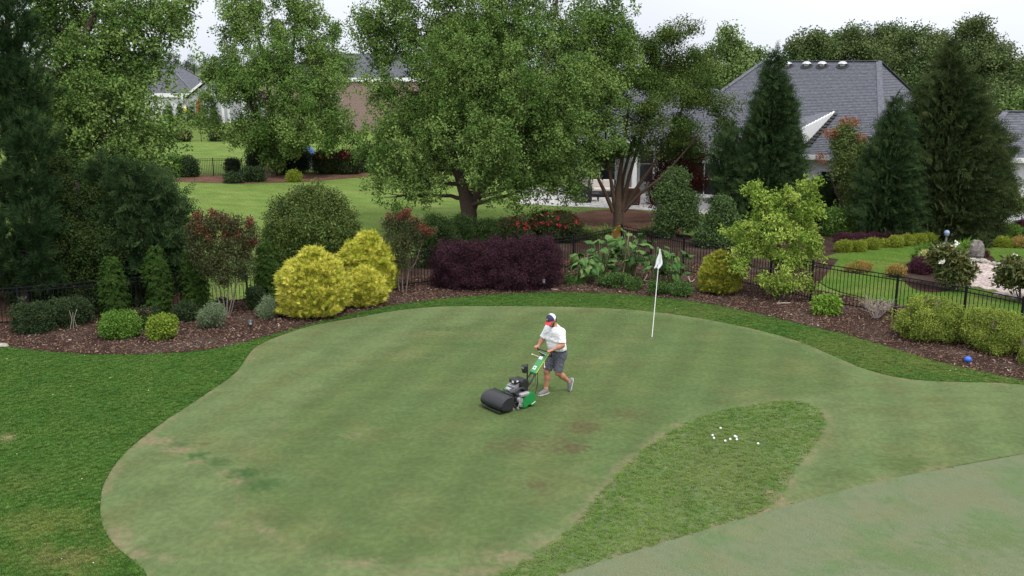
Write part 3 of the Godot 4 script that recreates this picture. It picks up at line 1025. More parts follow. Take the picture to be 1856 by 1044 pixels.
	K.azalea = L.call(clumps.fine, leaf, bark, 120.0, 0.8, 1.4, Color(0.12, 0.17, 0.03), Color(0.3, 0.36, 0.07), {"inner": 0.5, "rag": 0.34, "cluster": 0.13, "sag": 0.45})
	K.lime = L.call(clumps.lime, leaf, bark, 24.0, 0.7, 1.15, Color(0.17, 0.27, 0.04), Color(0.36, 0.46, 0.095), {"inner": 0.3, "rag": 0.42, "thick": 0.4, "cluster": 0.2, "sag": 0.8})
	K.laurel = L.call(clumps.laurel, waxy, dark, 55.0, 0.8, 1.2, Color(0.05, 0.12, 0.02), Color(0.13, 0.22, 0.04), {"inner": 0.55, "rag": 0.2})
	K.magnolia = L.call(clumps.big, waxy, bark, 42.0, 0.8, 1.2, Color(0.045, 0.085, 0.025), Color(0.16, 0.15, 0.045), {"inner": 0.35, "rag": 0.3})
	K.redtip = L.call(clumps.small, waxy, pale, 32.0, 0.7, 1.2, Color(0.04, 0.06, 0.022), Color(0.09, 0.085, 0.03), {"inner": 0.35, "rag": 0.35, "thick": 0.2})
	K.photinia = L.call(clumps.small, waxy, bark, 34.0, 1.0, 1.8, Color(0.08, 0.13, 0.035), Color(0.2, 0.26, 0.075), {"inner": 0.35, "rag": 0.35, "thick": 0.3})
	K.maple = L.call(clumps.myrtle, leaf, dark, 20.0, 0.5, 0.9, Color(0.06, 0.018, 0.014), Color(0.14, 0.042, 0.03), {"inner": 0.3, "rag": 0.4, "thick": 0.4})
	K.box = L.call(clumps.fine, leaf, bark, 110.0, 0.9, 1.4, Color(0.15, 0.2, 0.02), Color(0.3, 0.34, 0.05), {"inner": 0.6, "rag": 0.15})
	K.rose = L.call(clumps.small, leaf, dark, 60.0, 0.8, 1.3, Color(0.03, 0.05, 0.02), Color(0.075, 0.09, 0.035), {"inner": 0.45, "rag": 0.25})
	K.coral = L.call(clumps.fine, leaf, bark, 80.0, 0.8, 1.3, Color(0.16, 0.22, 0.04), Color(0.45, 0.24, 0.09), {"inner": 0.4, "rag": 0.25})
	K.bare = L.call(clumps.twig, tinted("twigs", 0.9), pale, 70.0, 0.6, 1.1, Color(0.22, 0.18, 0.16), Color(0.33, 0.29, 0.24), {"mode": "up", "inner": 0.2, "rag": 0.25})

# ---------------------------------------------------------------- trees and plants
func build_trees() -> void:
	# the big river birch in the middle
	var b := P(850, 432)
	tree("river_birch", "tall broad river birch with forked reddish trunk behind purple hedge", b, [
		[[852, 434, 0, 0.4], [850, 405, 0, 0.33], [848, 372, 0, 0.31], [832, 320, 0, 0.2], [816, 262, 0.2, 0.17], [806, 170, 0.4, 0.12], [790, 60, 0.5, 0.07]],
		[[850, 385, 0, 0.25], [872, 342, 0, 0.2], [905, 300, -0.6, 0.17], [938, 240, -0.8, 0.15], [968, 182, -0.9, 0.12], [995, 90, -0.6, 0.08], [1010, 0, 0, 0.05]],
		[[848, 380, 0.1, 0.2], [870, 300, 1.0, 0.16], [885, 180, 1.6, 0.11], [900, 40, 1.6, 0.06]]],
		px_lobes(b, [[760, 55, 92, 70, 0.5], [895, 35, 95, 70, -1], [1045, 60, 85, 75, 0], [724, 165, 54, 70, 0], [840, 150, 100, 80, -2.2], [985, 165, 100, 85, -2.0], [1085, 130, 55, 70, 0.5], [740, 265, 78, 66, -0.8], [880, 250, 96, 60, -2.4], [1015, 262, 80, 70, -1.2], [696, 300, 34, 42, 0], [765, 328, 48, 28, -1.2], [955, 330, 56, 30, -1.4], [1065, 190, 60, 66, 0.5], [690, 62, 36, 44, 0.5], [1000, 325, 42, 40, -1.0], [820, -62, 110, 66, 0], [965, -70, 115, 66, 0], [1090, 55, 46, 44, 0.8], [720, 355, 34, 20, -1.2], [905, 318, 40, 22, -2], [880, 120, 120, 110, 2.2], [800, 240, 90, 90, 2.2], [980, 240, 90, 80, 2.4], [665, 25, 22, 22, 0], [1120, 92, 30, 34, 0.4]]), K.birch, 1)
	# birch by the far fence
	b = P(490, 319)
	tree("river_birch", "slender river birch standing in red mulch before the far black fence", b, [
		[[490, 322, 0, 0.42], [490, 285, 0, 0.33], [494, 240, 0, 0.25], [488, 170, 0, 0.16], [474, 90, 0, 0.1], [450, 20, 0, 0.05]],
		[[492, 260, 0, 0.2], [515, 190, 0.5, 0.15], [530, 110, 0.8, 0.1], [535, 30, 0.8, 0.05]], [[490, 255, 0, 0.2], [455, 190, -0.5, 0.13], [425, 120, -0.6, 0.08], [405, 70, -0.6, 0.04]]],
		px_lobes(b, [[420, 55, 44, 34, 0], [508, 38, 62, 40, 0], [585, 78, 44, 36, 0], [392, 118, 32, 36, 0], [455, 118, 66, 46, -1.5], [545, 112, 72, 50, -1], [594, 150, 28, 36, 0], [435, 178, 56, 40, -1], [520, 175, 84, 46, -2], [590, 205, 48, 40, -1], [460, 225, 54, 34, -1], [545, 235, 76, 38, -2], [612, 240, 30, 28, 0], [380, 230, 24, 22, 0], [500, 270, 34, 24, -1], [440, 15, 46, 30, 0], [545, 0, 40, 24, 0], [605, 112, 26, 26, 0]]), K.birch_far, 2)
	# crepe myrtle with vase-shaped stems
	b = P(1120, 416)
	tree("crepe_myrtle_tree", "vase shaped tree with many brown stems rising from round mulch island", b, [
		[[1121, 418, 0, 0.238], [1121, 395, 0, 0.211], [1120, 372, 0, 0.211], [1122, 330, 0, 0.106], [1130, 270, 0, 0.079], [1140, 190, 0, 0.046]],
		[[1112, 385, 0, 0.106], [1098, 352, 0, 0.079], [1080, 316, 0, 0.066], [1058, 278, 0, 0.040]], [[1115, 380, 0, 0.106], [1108, 330, 0, 0.079], [1098, 270, 0.3, 0.053], [1100, 200, 0.3, 0.033]],
		[[1128, 380, 0, 0.106], [1138, 330, 0, 0.086], [1152, 280, 0, 0.066], [1180, 180, 0, 0.040]], [[1132, 378, 0.2, 0.099], [1158, 335, 0.3, 0.079], [1192, 285, 0.3, 0.053], [1240, 190, 0.3, 0.033]], [[1130, 384, -0.1, 0.086], [1160, 352, -0.3, 0.066], [1205, 315, -0.4, 0.046], [1262, 250, -0.3, 0.026]],
		[[1126, 380, 0.2, 0.092], [1130, 320, 0.5, 0.073], [1160, 220, 0.8, 0.046], [1200, 120, 0.8, 0.026]]],
		px_lobes(b, [[1150, 105, 48, 40, 1], [1205, 80, 52, 34, 1], [1250, 115, 46, 36, 1], [1165, 165, 66, 44, 0], [1240, 165, 66, 40, 0], [1290, 180, 36, 34, 0], [1105, 205, 50, 46, 1], [1185, 225, 70, 40, -1], [1265, 230, 50, 36, 0], [1310, 215, 26, 26, 0], [1085, 265, 42, 34, 0], [1150, 275, 46, 24, -0.5], [1215, 275, 50, 26, 0.5], [1195, 125, 80, 50, 2], [1230, 62, 36, 20, 1]]), K.myrtle, 3)
	# left of the picture: birch, pine, cypress
	b = P(80, 520)
	tree("river_birch", "leaning river birch rising behind the dark pine and juniper", b, [
		[[78, 524, 0, 0.26], [72, 430, 0, 0.2], [76, 300, 0, 0.17], [92, 175, 0, 0.15], [128, 118, 0, 0.13], [150, 72, 0, 0.12], [178, 10, 0, 0.09], [200, -60, 0, 0.05]],
		[[110, 145, 0, 0.1], [160, 110, 0, 0.07], [215, 50, 0, 0.05], [250, 10, 0, 0.03]], [[76, 330, 0.1, 0.12], [150, 260, 0, 0.09], [215, 200, 0, 0.05]]],
		px_lobes(b, [[85, 40, 56, 44, 0.5], [60, 110, 60, 60, 0.4], [180, -10, 60, 42, 0], [270, 12, 56, 36, 0], [312, 52, 30, 30, 0], [245, 95, 60, 34, 0], [165, 160, 66, 52, -0.6], [235, 190, 58, 48, -0.4], [265, 235, 36, 42, 0], [180, 250, 64, 52, -0.8], [230, 310, 46, 44, -0.3], [140, 320, 56, 46, -0.6], [130, 60, 40, 40, 0.8], [205, 130, 50, 30, 0.4], [110, -40, 70, 40, 0], [100, 230, 56, 60, 0.5], [275, 140, 34, 28, 0], [300, 20, 34, 26, 0.3], [140, 105, 50, 36, -0.4], [95, 165, 60, 46, -0.4], [205, 60, 48, 34, -0.2], [252, 275, 40, 38, -0.4], [205, 365, 44, 36, -0.5], [150, 200, 60, 46, -0.6], [110, 290, 54, 46, -0.6]]), K.birch, 4)
	b = P(46, 578)
	tree("pine_tree", "dark long needled pine with straight trunk at edge of mulch bed", b, [[[46, 585, 0, 0.13], [44, 480, 0, 0.12], [34, 330, 0, 0.1], [18, 120, 0, 0.08], [8, -60, 0, 0.04]]],
		px_lobes(b, [[14, 60, 54, 60, 0], [-30, 140, 60, 60, 0], [40, 170, 52, 54, 0], [58, 262, 44, 42, -0.4], [6, 250, 54, 50, 0], [48, 335, 46, 44, -0.3], [-10, 350, 50, 50, 0.2], [60, 405, 40, 36, -0.5], [20, 430, 50, 40, -0.2], [-40, 440, 40, 40, 0], [10, -20, 50, 40, 0], [50, 470, 44, 34, -0.2], [0, 500, 44, 36, 0], [74, 510, 34, 30, 0.1]]), K.pine, 5)
	b = P(262, 566) + Vector3(0, 0, -0.6)
	tree("juniper_tree", "dense dark juniper behind the clipped arborvitae with feathery side branches", b, [[[252, 560, 0, 0.14], [252, 440, 0, 0.1], [250, 330, 0, 0.05]]],
		px_lobes(b, [[250, 345, 46, 34, 0], [228, 400, 52, 46, 0], [286, 372, 38, 32, 0], [300, 415, 32, 30, 0], [262, 440, 54, 38, -0.2], [215, 470, 44, 40, 0.2], [292, 460, 26, 26, 0], [262, 500, 50, 36, 0.2], [200, 330, 36, 34, 0.2]]), K.cypress, 6)
	b = P(130, 566)
	tree("evergreen_tree", "dark leafy evergreen filling the dark gap between pine and juniper", b, [[[130, 575, 0, 0.16], [134, 480, 0, 0.14], [140, 330, 0, 0.06]]],
		px_lobes(b, [[150, 380, 52, 46, 0.3], [112, 425, 46, 46, 0.3], [165, 450, 56, 46, 0], [110, 500, 54, 46, 0.3], [170, 520, 54, 44, 0.3], [195, 400, 40, 44, 0.4], [90, 545, 44, 30, 0.2], [150, 556, 54, 26, 0.2], [70, 470, 40, 50, 0.6], [60, 530, 36, 36, 0.6], [110, 340, 44, 50, 0.6]]), K.undergrowth, 7)
	# conifers before the right-hand house
	b = P(1395, 432) + Vector3(0, 0, -0.5)
	tree("cypress_tree", "tall narrow dark cypress before the grey roof behind lime green tree", b, [[[1398, 432, 0, 0.2], [1402, 260, 0, 0.12], [1404, 108, 0, 0.03]]],
		px_lobes(b, [[1404, 122, 6, 26], [1404, 160, 15, 28], [1402, 195, 30, 30], [1400, 232, 38, 32], [1398, 270, 44, 34], [1394, 308, 50, 36], [1388, 346, 54, 38], [1380, 385, 58, 38], [1326, 330, 20, 32, 0.5], [1322, 375, 22, 34, 0.4], [1312, 285, 13, 24, 0.4], [1340, 260, 17, 22, 0.3]]), K.cypress, 8)
	b = P(1622, 437) + Vector3(0, 0, -0.4)
	tree("cypress_tree", "smaller dark green cypress touching the big brown tinged cypress", b, [[[1622, 437, 0, 0.18], [1620, 300, 0, 0.1], [1620, 192, 0, 0.03]]],
		px_lobes(b, [[1620, 204, 6, 22], [1620, 232, 15, 24], [1618, 262, 25, 26], [1616, 296, 39, 30], [1614, 332, 45, 32], [1614, 368, 49, 34], [1616, 402, 51, 34]]), K.cypress, 9)
	b = P(1730, 440) + Vector3(0, 0, -1.2)
	tree("cypress_tree", "broad brown tinged cypress towering beside the grey house and garage", b, [[[1726, 440, 0, 0.3], [1724, 260, 0, 0.18], [1722, 100, 0, 0.03]]],
		px_lobes(b, [[1722, 106, 6, 26], [1722, 140, 21, 28], [1722, 175, 45, 30], [1724, 212, 61, 34], [1728, 250, 73, 36], [1732, 290, 81, 38], [1734, 330, 85, 38], [1732, 370, 85, 38], [1726, 408, 81, 36], [1680, 230, 19, 26], [1790, 300, 19, 26], [1668, 200, 11, 20, 0.3]]), K.cypress_brown, 10)
	# lime tree inside the bed
	b = P(1412, 543)
	tree("sweetbay_tree", "young lime green leafy tree growing in the mulch against the fence", b, [
		[[1413, 546, 0, 0.06], [1414, 500, 0, 0.055], [1412, 455, 0, 0.05], [1410, 400, 0, 0.035], [1408, 350, 0, 0.015]], [[1414, 480, 0, 0.035], [1440, 445, 0, 0.03], [1455, 400, 0, 0.012]], [[1413, 490, 0, 0.03], [1380, 445, 0, 0.025], [1362, 410, 0, 0.01]], [[1415, 505, -0.1, 0.02], [1450, 490, -0.2, 0.015], [1476, 522, -0.3, 0.008]]],
		px_lobes(b, [[1440, 338, 30, 18], [1380, 345, 24, 14], [1372, 372, 22, 22], [1432, 372, 44, 24], [1400, 392, 42, 24], [1468, 392, 26, 24], [1350, 420, 26, 20], [1400, 428, 46, 26, -0.3], [1455, 428, 42, 24], [1482, 440, 18, 22], [1372, 458, 28, 18], [1425, 462, 44, 22], [1470, 468, 22, 18], [1425, 497, 24, 18, -0.3], [1385, 500, 24, 12, -0.2], [1348, 482, 14, 16, -0.2], [1440, 520, 14, 18, -0.3], [1478, 522, 14, 9, -0.3], [1412, 525, 8, 12, -0.2], [1334, 478, 10, 12, 0.1]]), K.lime, 11)
	# photinia tree with coral tips before the house
	b = P(1530, 425) + Vector3(0, 0, -1.5)
	var o := tree("photinia_tree", "upright green photinia with coral red tips before the house window", b, [[[1530, 425, 0, 0.09], [1530, 350, 0, 0.07], [1530, 260, 0, 0.03]], [[1528, 380, 0, 0.05], [1505, 320, 0, 0.03]], [[1532, 380, 0, 0.05], [1560, 310, 0, 0.03]]],
		px_lobes(b, [[1536, 240, 18, 16], [1520, 262, 15, 16], [1556, 270, 16, 20], [1538, 285, 24, 20], [1524, 308, 16, 16], [1555, 316, 22, 18], [1545, 340, 24, 18], [1545, 366, 22, 16]]), K.photinia, 12)
	foliage(o, "red_shoots", clumps.redtip, mats["waxy leaf"], px_lobes(b, [[1540, 222, 16, 10], [1508, 242, 16, 9], [1560, 252, 14, 9], [1488, 288, 9, 8], [1565, 300, 10, 8], [1528, 235, 14, 10]]), 38.0, 0.9, 1.5, Color(0.28, 0.1, 0.055), Color(0.4, 0.2, 0.1), "up", 0.5, 0.2, -1.0, 4)
	# red maple and green shrubs by the pool
	b = P(1235, 405)
	tree("red_maple", "dark red leaved maple between vase shaped tree and tall cypress", b, [[[1236, 408, 0, 0.12], [1238, 350, 0, 0.09], [1232, 270, 0, 0.04]], [[1238, 370, 0, 0.06], [1200, 320, 0, 0.03]]],
		px_lobes(b, [[1235, 258, 32, 22], [1205, 285, 30, 24], [1255, 285, 28, 26], [1225, 318, 40, 26], [1190, 330, 20, 20], [1262, 330, 22, 26], [1185, 362, 16, 16, 0.5]]), K.maple, 13)
	b = P(1222, 432)
	tree("holly_tree", "leafy mid green small tree behind fence beside round mulch island", b, [[[1222, 434, 0, 0.06], [1222, 390, 0, 0.05], [1222, 330, 0, 0.02]]],
		px_lobes(b, [[1225, 325, 22, 18], [1215, 350, 28, 22], [1240, 362, 24, 22], [1215, 385, 30, 22], [1245, 395, 24, 20], [1205, 410, 20, 16]]), K.photinia.merged({"ca": Color(0.055, 0.105, 0.03), "cb": Color(0.115, 0.18, 0.055), "density": 46.0}, true), 14)
	b = P(1308, 448)
	tree("holly_tree", "dark green pointed young tree behind fence near the pool", b, [[[1308, 450, 0, 0.05], [1308, 400, 0, 0.04], [1308, 360, 0, 0.02]]],
		px_lobes(b, [[1312, 375, 16, 20], [1305, 400, 28, 22], [1325, 415, 22, 20], [1290, 425, 28, 16], [1312, 438, 34, 16], [1275, 440, 18, 12]]), K.photinia.merged({"ca": Color(0.045, 0.095, 0.028), "cb": Color(0.11, 0.17, 0.05), "density": 50.0}, true), 15)
	# small pale-trunked tree on the right
	b = P(1800, 430)
	tree("small_tree", "small tree with two pale trunks beside the white flowering shrubs", b, [[[1797, 432, 0, 0.09], [1803, 400, 0, 0.08], [1808, 372, 0, 0.06], [1812, 345, 0, 0.03]], [[1790, 432, 0, 0.07], [1792, 395, 0, 0.06], [1790, 365, 0, 0.04]]],
		px_lobes(b, [[1815, 335, 26, 14], [1795, 352, 22, 18], [1830, 355, 26, 20], [1845, 375, 18, 16], [1788, 378, 14, 12], [1812, 370, 20, 12]]), K.photinia.merged({"ca": Color(0.08, 0.12, 0.035), "cb": Color(0.17, 0.22, 0.06), "density": 30.0}, true), 16)
	# woodland behind the houses
	var woods := [
		[1335, 98, 46, 40, 86.0, "wood_pale", "pale green tree rising behind the left slope of the grey hip roof"], [1468, 92, 44, 34, 88.0, "wood", "rounded green tree just above the row of four roof vents"],
		[1532, 88, 48, 40, 92.0, "wood", "dense green tree behind the middle of the grey roof ridge"], [1600, 80, 54, 40, 96.0, "wood", "tall green tree behind the end of the grey roof ridge"],
		[1668, 112, 50, 60, 84.0, "wood", "deep green tree behind the sloping hip of the grey roof"], [1752, 90, 50, 54, 90.0, "wood", "tall airy green tree behind the broad brown tinged cypress"],
		[1808, 112, 36, 40, 88.0, "wood", "rounded dark green tree with open sky at its side"], [1868, 145, 30, 40, 92.0, "wood", "green tree at the far end of the woodland row"],
		[1800, 185, 40, 34, 74.0, "wood", "low leafy tree between the broad cypress and the pale tree"], [1838, 225, 42, 42, 62.0, "wood_pale", "pale green leafy tree over the garage roof"],
		[1285, 140, 40, 36, 90.0, "wood_pale", "light green tree showing between vase shaped tree and grey roof"]]
	var n := 20
	for w in woods:
		n += 1
		var d: float = w[4]
		var c := at_depth(w[0], w[1], d)
		var base := Vector3(c.x, 0, c.z)
		var row := 120.0 + 6.8 * FOCAL / d
		tree("woodland_tree", w[6], base, [[[w[0], row, 0, 0.35], [w[0] + 3, (row + w[1]) * 0.5, 0, 0.25], [w[0], w[1], 0, 0.12]]],
			px_lobes(base, [[w[0], w[1] - w[3] * 0.45, w[2] * 0.6, w[3] * 0.5], [w[0] - w[2] * 0.5, w[1], w[2] * 0.55, w[3] * 0.55], [w[0] + w[2] * 0.5, w[1] + 4, w[2] * 0.55, w[3] * 0.5], [w[0], w[1] + w[3] * 0.6, w[2] * 0.9, w[3] * 0.6], [w[0] + w[2] * 0.25, w[1] - w[3] * 0.1, w[2] * 0.5, w[3] * 0.5], [w[0], w[1] + w[3] * 1.4, w[2] * 0.9, w[3] * 0.6]]), K[w[5]], n, "woodland trees behind the houses")
	for w in [[318, 108, 13, 12, 210.0], [338, 112, 12, 9, 215.0], [298, 116, 12, 10, 220.0], [352, 118, 12, 8, 210.0]]:
		n += 1
		var d: float = w[4]
		var c := at_depth(w[0], w[1], d)
		var base := Vector3(c.x, 0, c.z)
		var row := 120.0 + 6.8 * FOCAL / d
		tree("distant_pine", "tiny distant pine against the sky above the farthest grey roof", base, [[[w[0], row, 0, 0.3], [w[0], (row + w[1]) * 0.5, 0, 0.25], [w[0], w[1], 0, 0.12]]],
			px_lobes(base, [[w[0], w[1], w[2], w[3]], [w[0] + 4, w[1] - 5, w[2] * 0.6, w[3] * 0.5], [w[0] - 3, w[1] + 8, w[2] * 0.8, w[3] * 0.5]]), K.wood.merged({"ca": Color(0.06, 0.09, 0.06), "cb": Color(0.1, 0.13, 0.09), "density": 0.8, "inner": 0.2, "rag": 0.6}, true), n, "distant pines over the far roofs")

func stemmed(called: String, label: String, px: float, foot: float, stems: Array, lobes: Array, tips: Array, sd: int) -> void:
	var b := P(px, foot)
	var o := tree(called, label, b, stems, px_lobes(b, lobes), K.redtip, sd, "", "shrub")
	foliage(o, "red_shoots", clumps.redtip, mats["waxy leaf"], px_lobes(b, tips), 75.0, 0.7, 1.2, Color(0.1, 0.028, 0.02), Color(0.25, 0.07, 0.045), "up", 0.4, 0.25, -1.0, sd + 40)

func build_shrubs() -> void:
	# clipped columns along the fence
	for a in [[212, 583, 463, 52, "clipped arborvitae column with a bright green shrub at its foot"], [291, 572, 447, 52, "clipped arborvitae column behind the yellow green shrub with pink roses beside it"], [357, 564, 440, 54, "clipped arborvitae column half hidden by the red tipped multi stem shrub"], [485, 553, 434, 46, "clipped arborvitae column between red tipped shrub and gold cypress"]]:
		shrub("arborvitae", a[4], a[0], a[1], a[2], a[3], K.arborvitae, "column", int(a[0]), "arborvitae columns along the fence")
	stemmed("red_tip_shrub", "multi stemmed shrub with dark red tips between two arborvitae columns", 412, 575, [
		[[411, 577, 0, 0.025], [412, 548, 0, 0.022], [414, 510, 0, 0.018], [413, 455, 0, 0.012], [418, 420, 0, 0.006]], [[409, 576, 0, 0.022], [404, 540, 0, 0.018], [392, 508, 0, 0.014], [378, 470, 0, 0.006]], [[413, 576, 0, 0.022], [420, 545, 0, 0.018], [432, 505, 0, 0.014], [442, 455, 0, 0.006]], [[415, 576, 0.1, 0.022], [424, 545, 0.1, 0.016], [428, 480, 0.1, 0.01], [432, 420, 0, 0.006]], [[408, 576, 0.1, 0.02], [398, 550, 0, 0.016], [386, 512, 0, 0.01]]],
		[[350, 420, 14, 18], [372, 410, 22, 20], [398, 405, 22, 20], [428, 412, 24, 20], [455, 425, 14, 22], [366, 440, 22, 20], [395, 440, 24, 22], [432, 448, 24, 24], [350, 455, 12, 20], [450, 455, 14, 18], [410, 470, 34, 20], [378, 480, 20, 20], [440, 486, 22, 20], [408, 500, 30, 18]],
		[[360, 395, 8, 9], [347, 410, 6, 7], [386, 386, 7, 9], [404, 400, 9, 11], [424, 415, 10, 14], [433, 424, 8, 14], [454, 405, 6, 12], [458, 440, 7, 8], [380, 425, 9, 8], [392, 392, 5, 8], [378, 468, 6, 5], [368, 412, 16, 10], [440, 440, 14, 12], [410, 425, 14, 12]], 50)
	stemmed("red_tip_shrub", "multi stemmed shrub with bare pale stems between gold cypress and purple hedge", 735, 529, [
		[[730, 530, 0, 0.025], [729, 500, 0, 0.02], [730, 460, 0, 0.016], [732, 420, 0, 0.008]], [[724, 529, 0, 0.02], [720, 495, 0, 0.018], [714, 465, 0, 0.012], [710, 430, 0, 0.006]], [[736, 529, 0, 0.022], [740, 495, 0, 0.018], [740, 470, 0, 0.014], [748, 440, 0, 0.008]], [[740, 492, 0, 0.016], [752, 478, 0, 0.014], [760, 455, 0, 0.01], [768, 430, 0, 0.006]]],
		[[705, 405, 12, 14], [725, 405, 16, 16], [745, 410, 16, 16], [715, 430, 18, 16], [742, 434, 20, 18], [722, 455, 22, 14], [762, 425, 12, 12], [778, 420, 12, 8], [735, 470, 26, 14]],
		[[702, 392, 7, 6], [726, 395, 11, 12], [738, 385, 8, 7], [748, 400, 7, 6], [764, 412, 7, 6], [778, 419, 12, 4]], 51)
	# low shrubs on the left of the bed
	for a in [[65, 605, 553, 68, "dark", "rounded dark green shrub at the shaded end of the mulch bed"], [128, 592, 545, 76, "dark", "dark leafy shrub with dry stalks before it in deep shade"], [220, 616, 570, 60, "bright", "fresh green rounded shrub at the foot of the first arborvitae"],
			[264, 596, 560, 42, "dark", "small dark rose bush with a few pink blooms"], [295, 617, 576, 47, "bright", "yellow green leafy shrub at the rim of the mulch bed"], [343, 582, 553, 42, "dark", "low dark mounded shrub before the second arborvitae gap"],
			[387, 597, 554, 50, "grey_green", "pale grey green shrub at the foot of the red tipped shrub"], [398, 566, 545, 34, "dark", "small dark shrub tucked behind the red tipped shrub stems"], [485, 580, 540, 44, "grey_green", "pale grey green shrub beside the largest gold cypress"], [468, 562, 524, 36, "dark", "small bluish dark shrub behind the pale shrub near gold cypress"]]:
		var kind: Dictionary = K[a[4]]
		if a[0] == 295:
			kind = kind.merged({"ca": Color(0.14, 0.22, 0.025), "cb": Color(0.25, 0.33, 0.05)}, true)
		var o := shrub("garden_shrub", a[5], a[0], a[1], a[2], a[3], kind, "loose" if a[4] == "grey_green" else "dome", int(a[0]))
		if a[0] == 264:
			blooms(o, "blossom", clumps.bloom, mats.flower, 9, Color(0.6, 0.12, 0.16), Color(0.7, 0.3, 0.28), 0.8, 1.2)
	# gold cypresses, the big round holly, the purple hedge
	shrub("gold_cypress", "largest golden yellow cypress mound, beside the pale grey green shrub", 570, 577, 458, 110, K.gold, "bullet", 60, "gold cypresses")
	shrub("gold_cypress", "tall golden yellow cypress behind the two lower gold mounds", 668, 533, 429, 94, K.gold.merged({"ca": Color(0.34, 0.42, 0.03)}, true), "bullet", 61, "gold cypresses")
	shrub("gold_cypress", "smallest golden yellow cypress ball before the tall gold one", 662, 557, 492, 66, K.gold, "bullet", 62, "gold cypresses")
	var hb := P(565, 512) + Vector3(0, 0, -1.2)
	tree("holly_bush", "huge rounded dark green holly bush behind the gold cypresses", hb, [[[565, 514, 0, 0.1], [565, 460, 0, 0.08], [565, 420, 0, 0.04]]], px_lobes(hb, [[565, 422, 76, 76, 0.3], [538, 388, 36, 34, -0.1], [594, 386, 36, 34, -0.1], [566, 368, 36, 26, 0], [515, 432, 32, 42, -0.1], [617, 430, 32, 40, -0.1], [565, 462, 66, 46, -0.2], [550, 420, 40, 40, -0.5], [590, 430, 36, 36, -0.5]]), K.holly, 63, "", "bush")
	hb = P(898, 526) + Vector3(0, 0, -0.6)
	var o2 := tree("purple_hedge", "long dark purple leaved hedge before the river birch trunk", hb, [[[898, 527, 0, 0.04], [898, 490, 0, 0.03], [898, 465, 0, 0.01]], [[830, 527, 0, 0.04], [830, 480, 0, 0.02]], [[965, 520, 0, 0.04], [965, 480, 0, 0.02]]],
		px_lobes(hb, [[822, 484, 38, 40, 0], [860, 486, 44, 42, 0.1], [905, 484, 46, 44, 0], [950, 480, 44, 44, 0.1], [985, 476, 30, 40, 0], [840, 462, 40, 16, 0], [900, 458, 44, 16, 0.1], [960, 456, 40, 14, 0], [850, 505, 60, 20, 0], [940, 500, 70, 22, 0]], 1.1), K.purple, 64, "", "hedge")
	o2.set_meta("kind_of", "hedge")
	# dark bushes beyond the fence behind the stems
	for a in [[790, 500, 393, 74, "mid green dense bush behind the fence beside the birch trunk"], [840, 470, 396, 60, "small leaved dark bush in front of the birch trunk"], [880, 468, 400, 50, "dark green bush filling the foot of the birch trunk"]]:
		shrub("fence_bush", a[4], a[0], a[1] - 14, a[2], a[3], K.dark.merged({"ca": Color(0.028, 0.058, 0.016), "cb": Color(0.062, 0.1, 0.03), "density": 60.0}, true), "dome", int(a[0]), "", "bush")
	# roses and lilies beyond the fence
	var rose := shrub("rose_bush", "dark rose bush with scattered red flowers next to the birch trunk", 930, 446, 398, 70, K.rose, "dome", 70)
	blooms(rose, "blossom", clumps.bloom, mats.flower, 34, Color(0.3, 0.02, 0.02), Color(0.45, 0.05, 0.04), 1.0, 1.6, 0.55, 8)
	rose = shrub("rose_bush", "large rose bush covered with bright red flowers by the mulch island", 1004, 441, 386, 100, K.rose, "dome", 71)
	blooms(rose, "blossom", clumps.bloom, mats.flower, 120, Color(0.28, 0.012, 0.018), Color(0.46, 0.03, 0.045), 1.1, 1.9, 0.5, 9)
	for a in [[1070, 432, 398, 44, "clump of strap leaved lilies beside the bright red rose bush"], [1100, 428, 402, 36, "clump of strap leaved lilies at the foot of the vase shaped tree"], [1178, 424, 400, 42, "clump of strap leaved lilies behind the fence corner post"], [1205, 430, 406, 36, "small clump of strap leaved lilies under the holly tree"]]:
		var f := P(a[0], a[1])
		var h := height_at(f, a[0], a[2])
		var lily := thing("lily_clump", a[4], "plant", f, "lily clumps beyond the fence")
		var buf := PackedFloat32Array()
		var r: float = a[3] * 0.5 * mpp(f)
		for i in 16:
			var an := rng.randf() * TAU
			var q := sqrt(rng.randf()) * r
			push(buf, Basis(Vector3.UP, rng.randf() * TAU).scaled(Vector3.ONE * (h / 0.6) * rng.randf_range(0.7, 1.05)), Vector3(cos(an) * q, 0, sin(an) * q * 0.6), Color(0.08, 0.16, 0.03).lerp(Color(0.17, 0.25, 0.06), rng.randf()))
		scatter(lily, "foliage", clumps.strap, mats.leaf, buf, "stuff")
	# right part of the bed
	var gold := shrub("gold_cypress", "green tinged golden cypress cone beside the lime green tree", 1303, 534, 462, 64, K.gold_green, "bullet", 72, "gold cypresses")
	gold.set_meta("own", 1)
	shrub("hydrangea", "small fresh green rounded hydrangea by the fence post", 1497, 571, 537, 46, K.bright.merged({"mesh": clumps.big, "density": 60.0, "smin": 0.55, "smax": 0.8, "ca": Color(0.13, 0.25, 0.03), "cb": Color(0.24, 0.38, 0.06)}, true), "dome", 73)
	twiggy("bare_shrub", "bare grey twiggy shrub between hydrangea and azalea mounds", 1588, 582, 540, 84)
	var az := 0
	for a in [[1680, 620, 551, 104, "broad yellow green azalea mound beside the bare twiggy shrub"], [1805, 640, 569, 118, "widest yellow green azalea mound behind the blue ball"], [1878, 664, 628, 64, "low yellow green azalea mound nearest the mulch rim"]]:
		az += 1
		var m := shrub("azalea", a[4], a[0], a[1], a[2], a[3], K.azalea, "dome", 75 + az)
		blooms(m, "dry_twigs", clumps.twig, mats.twigs, 10, Color(0.2, 0.15, 0.12), Color(0.3, 0.24, 0.2), 0.4, 0.7, 0.45, 76 + az)
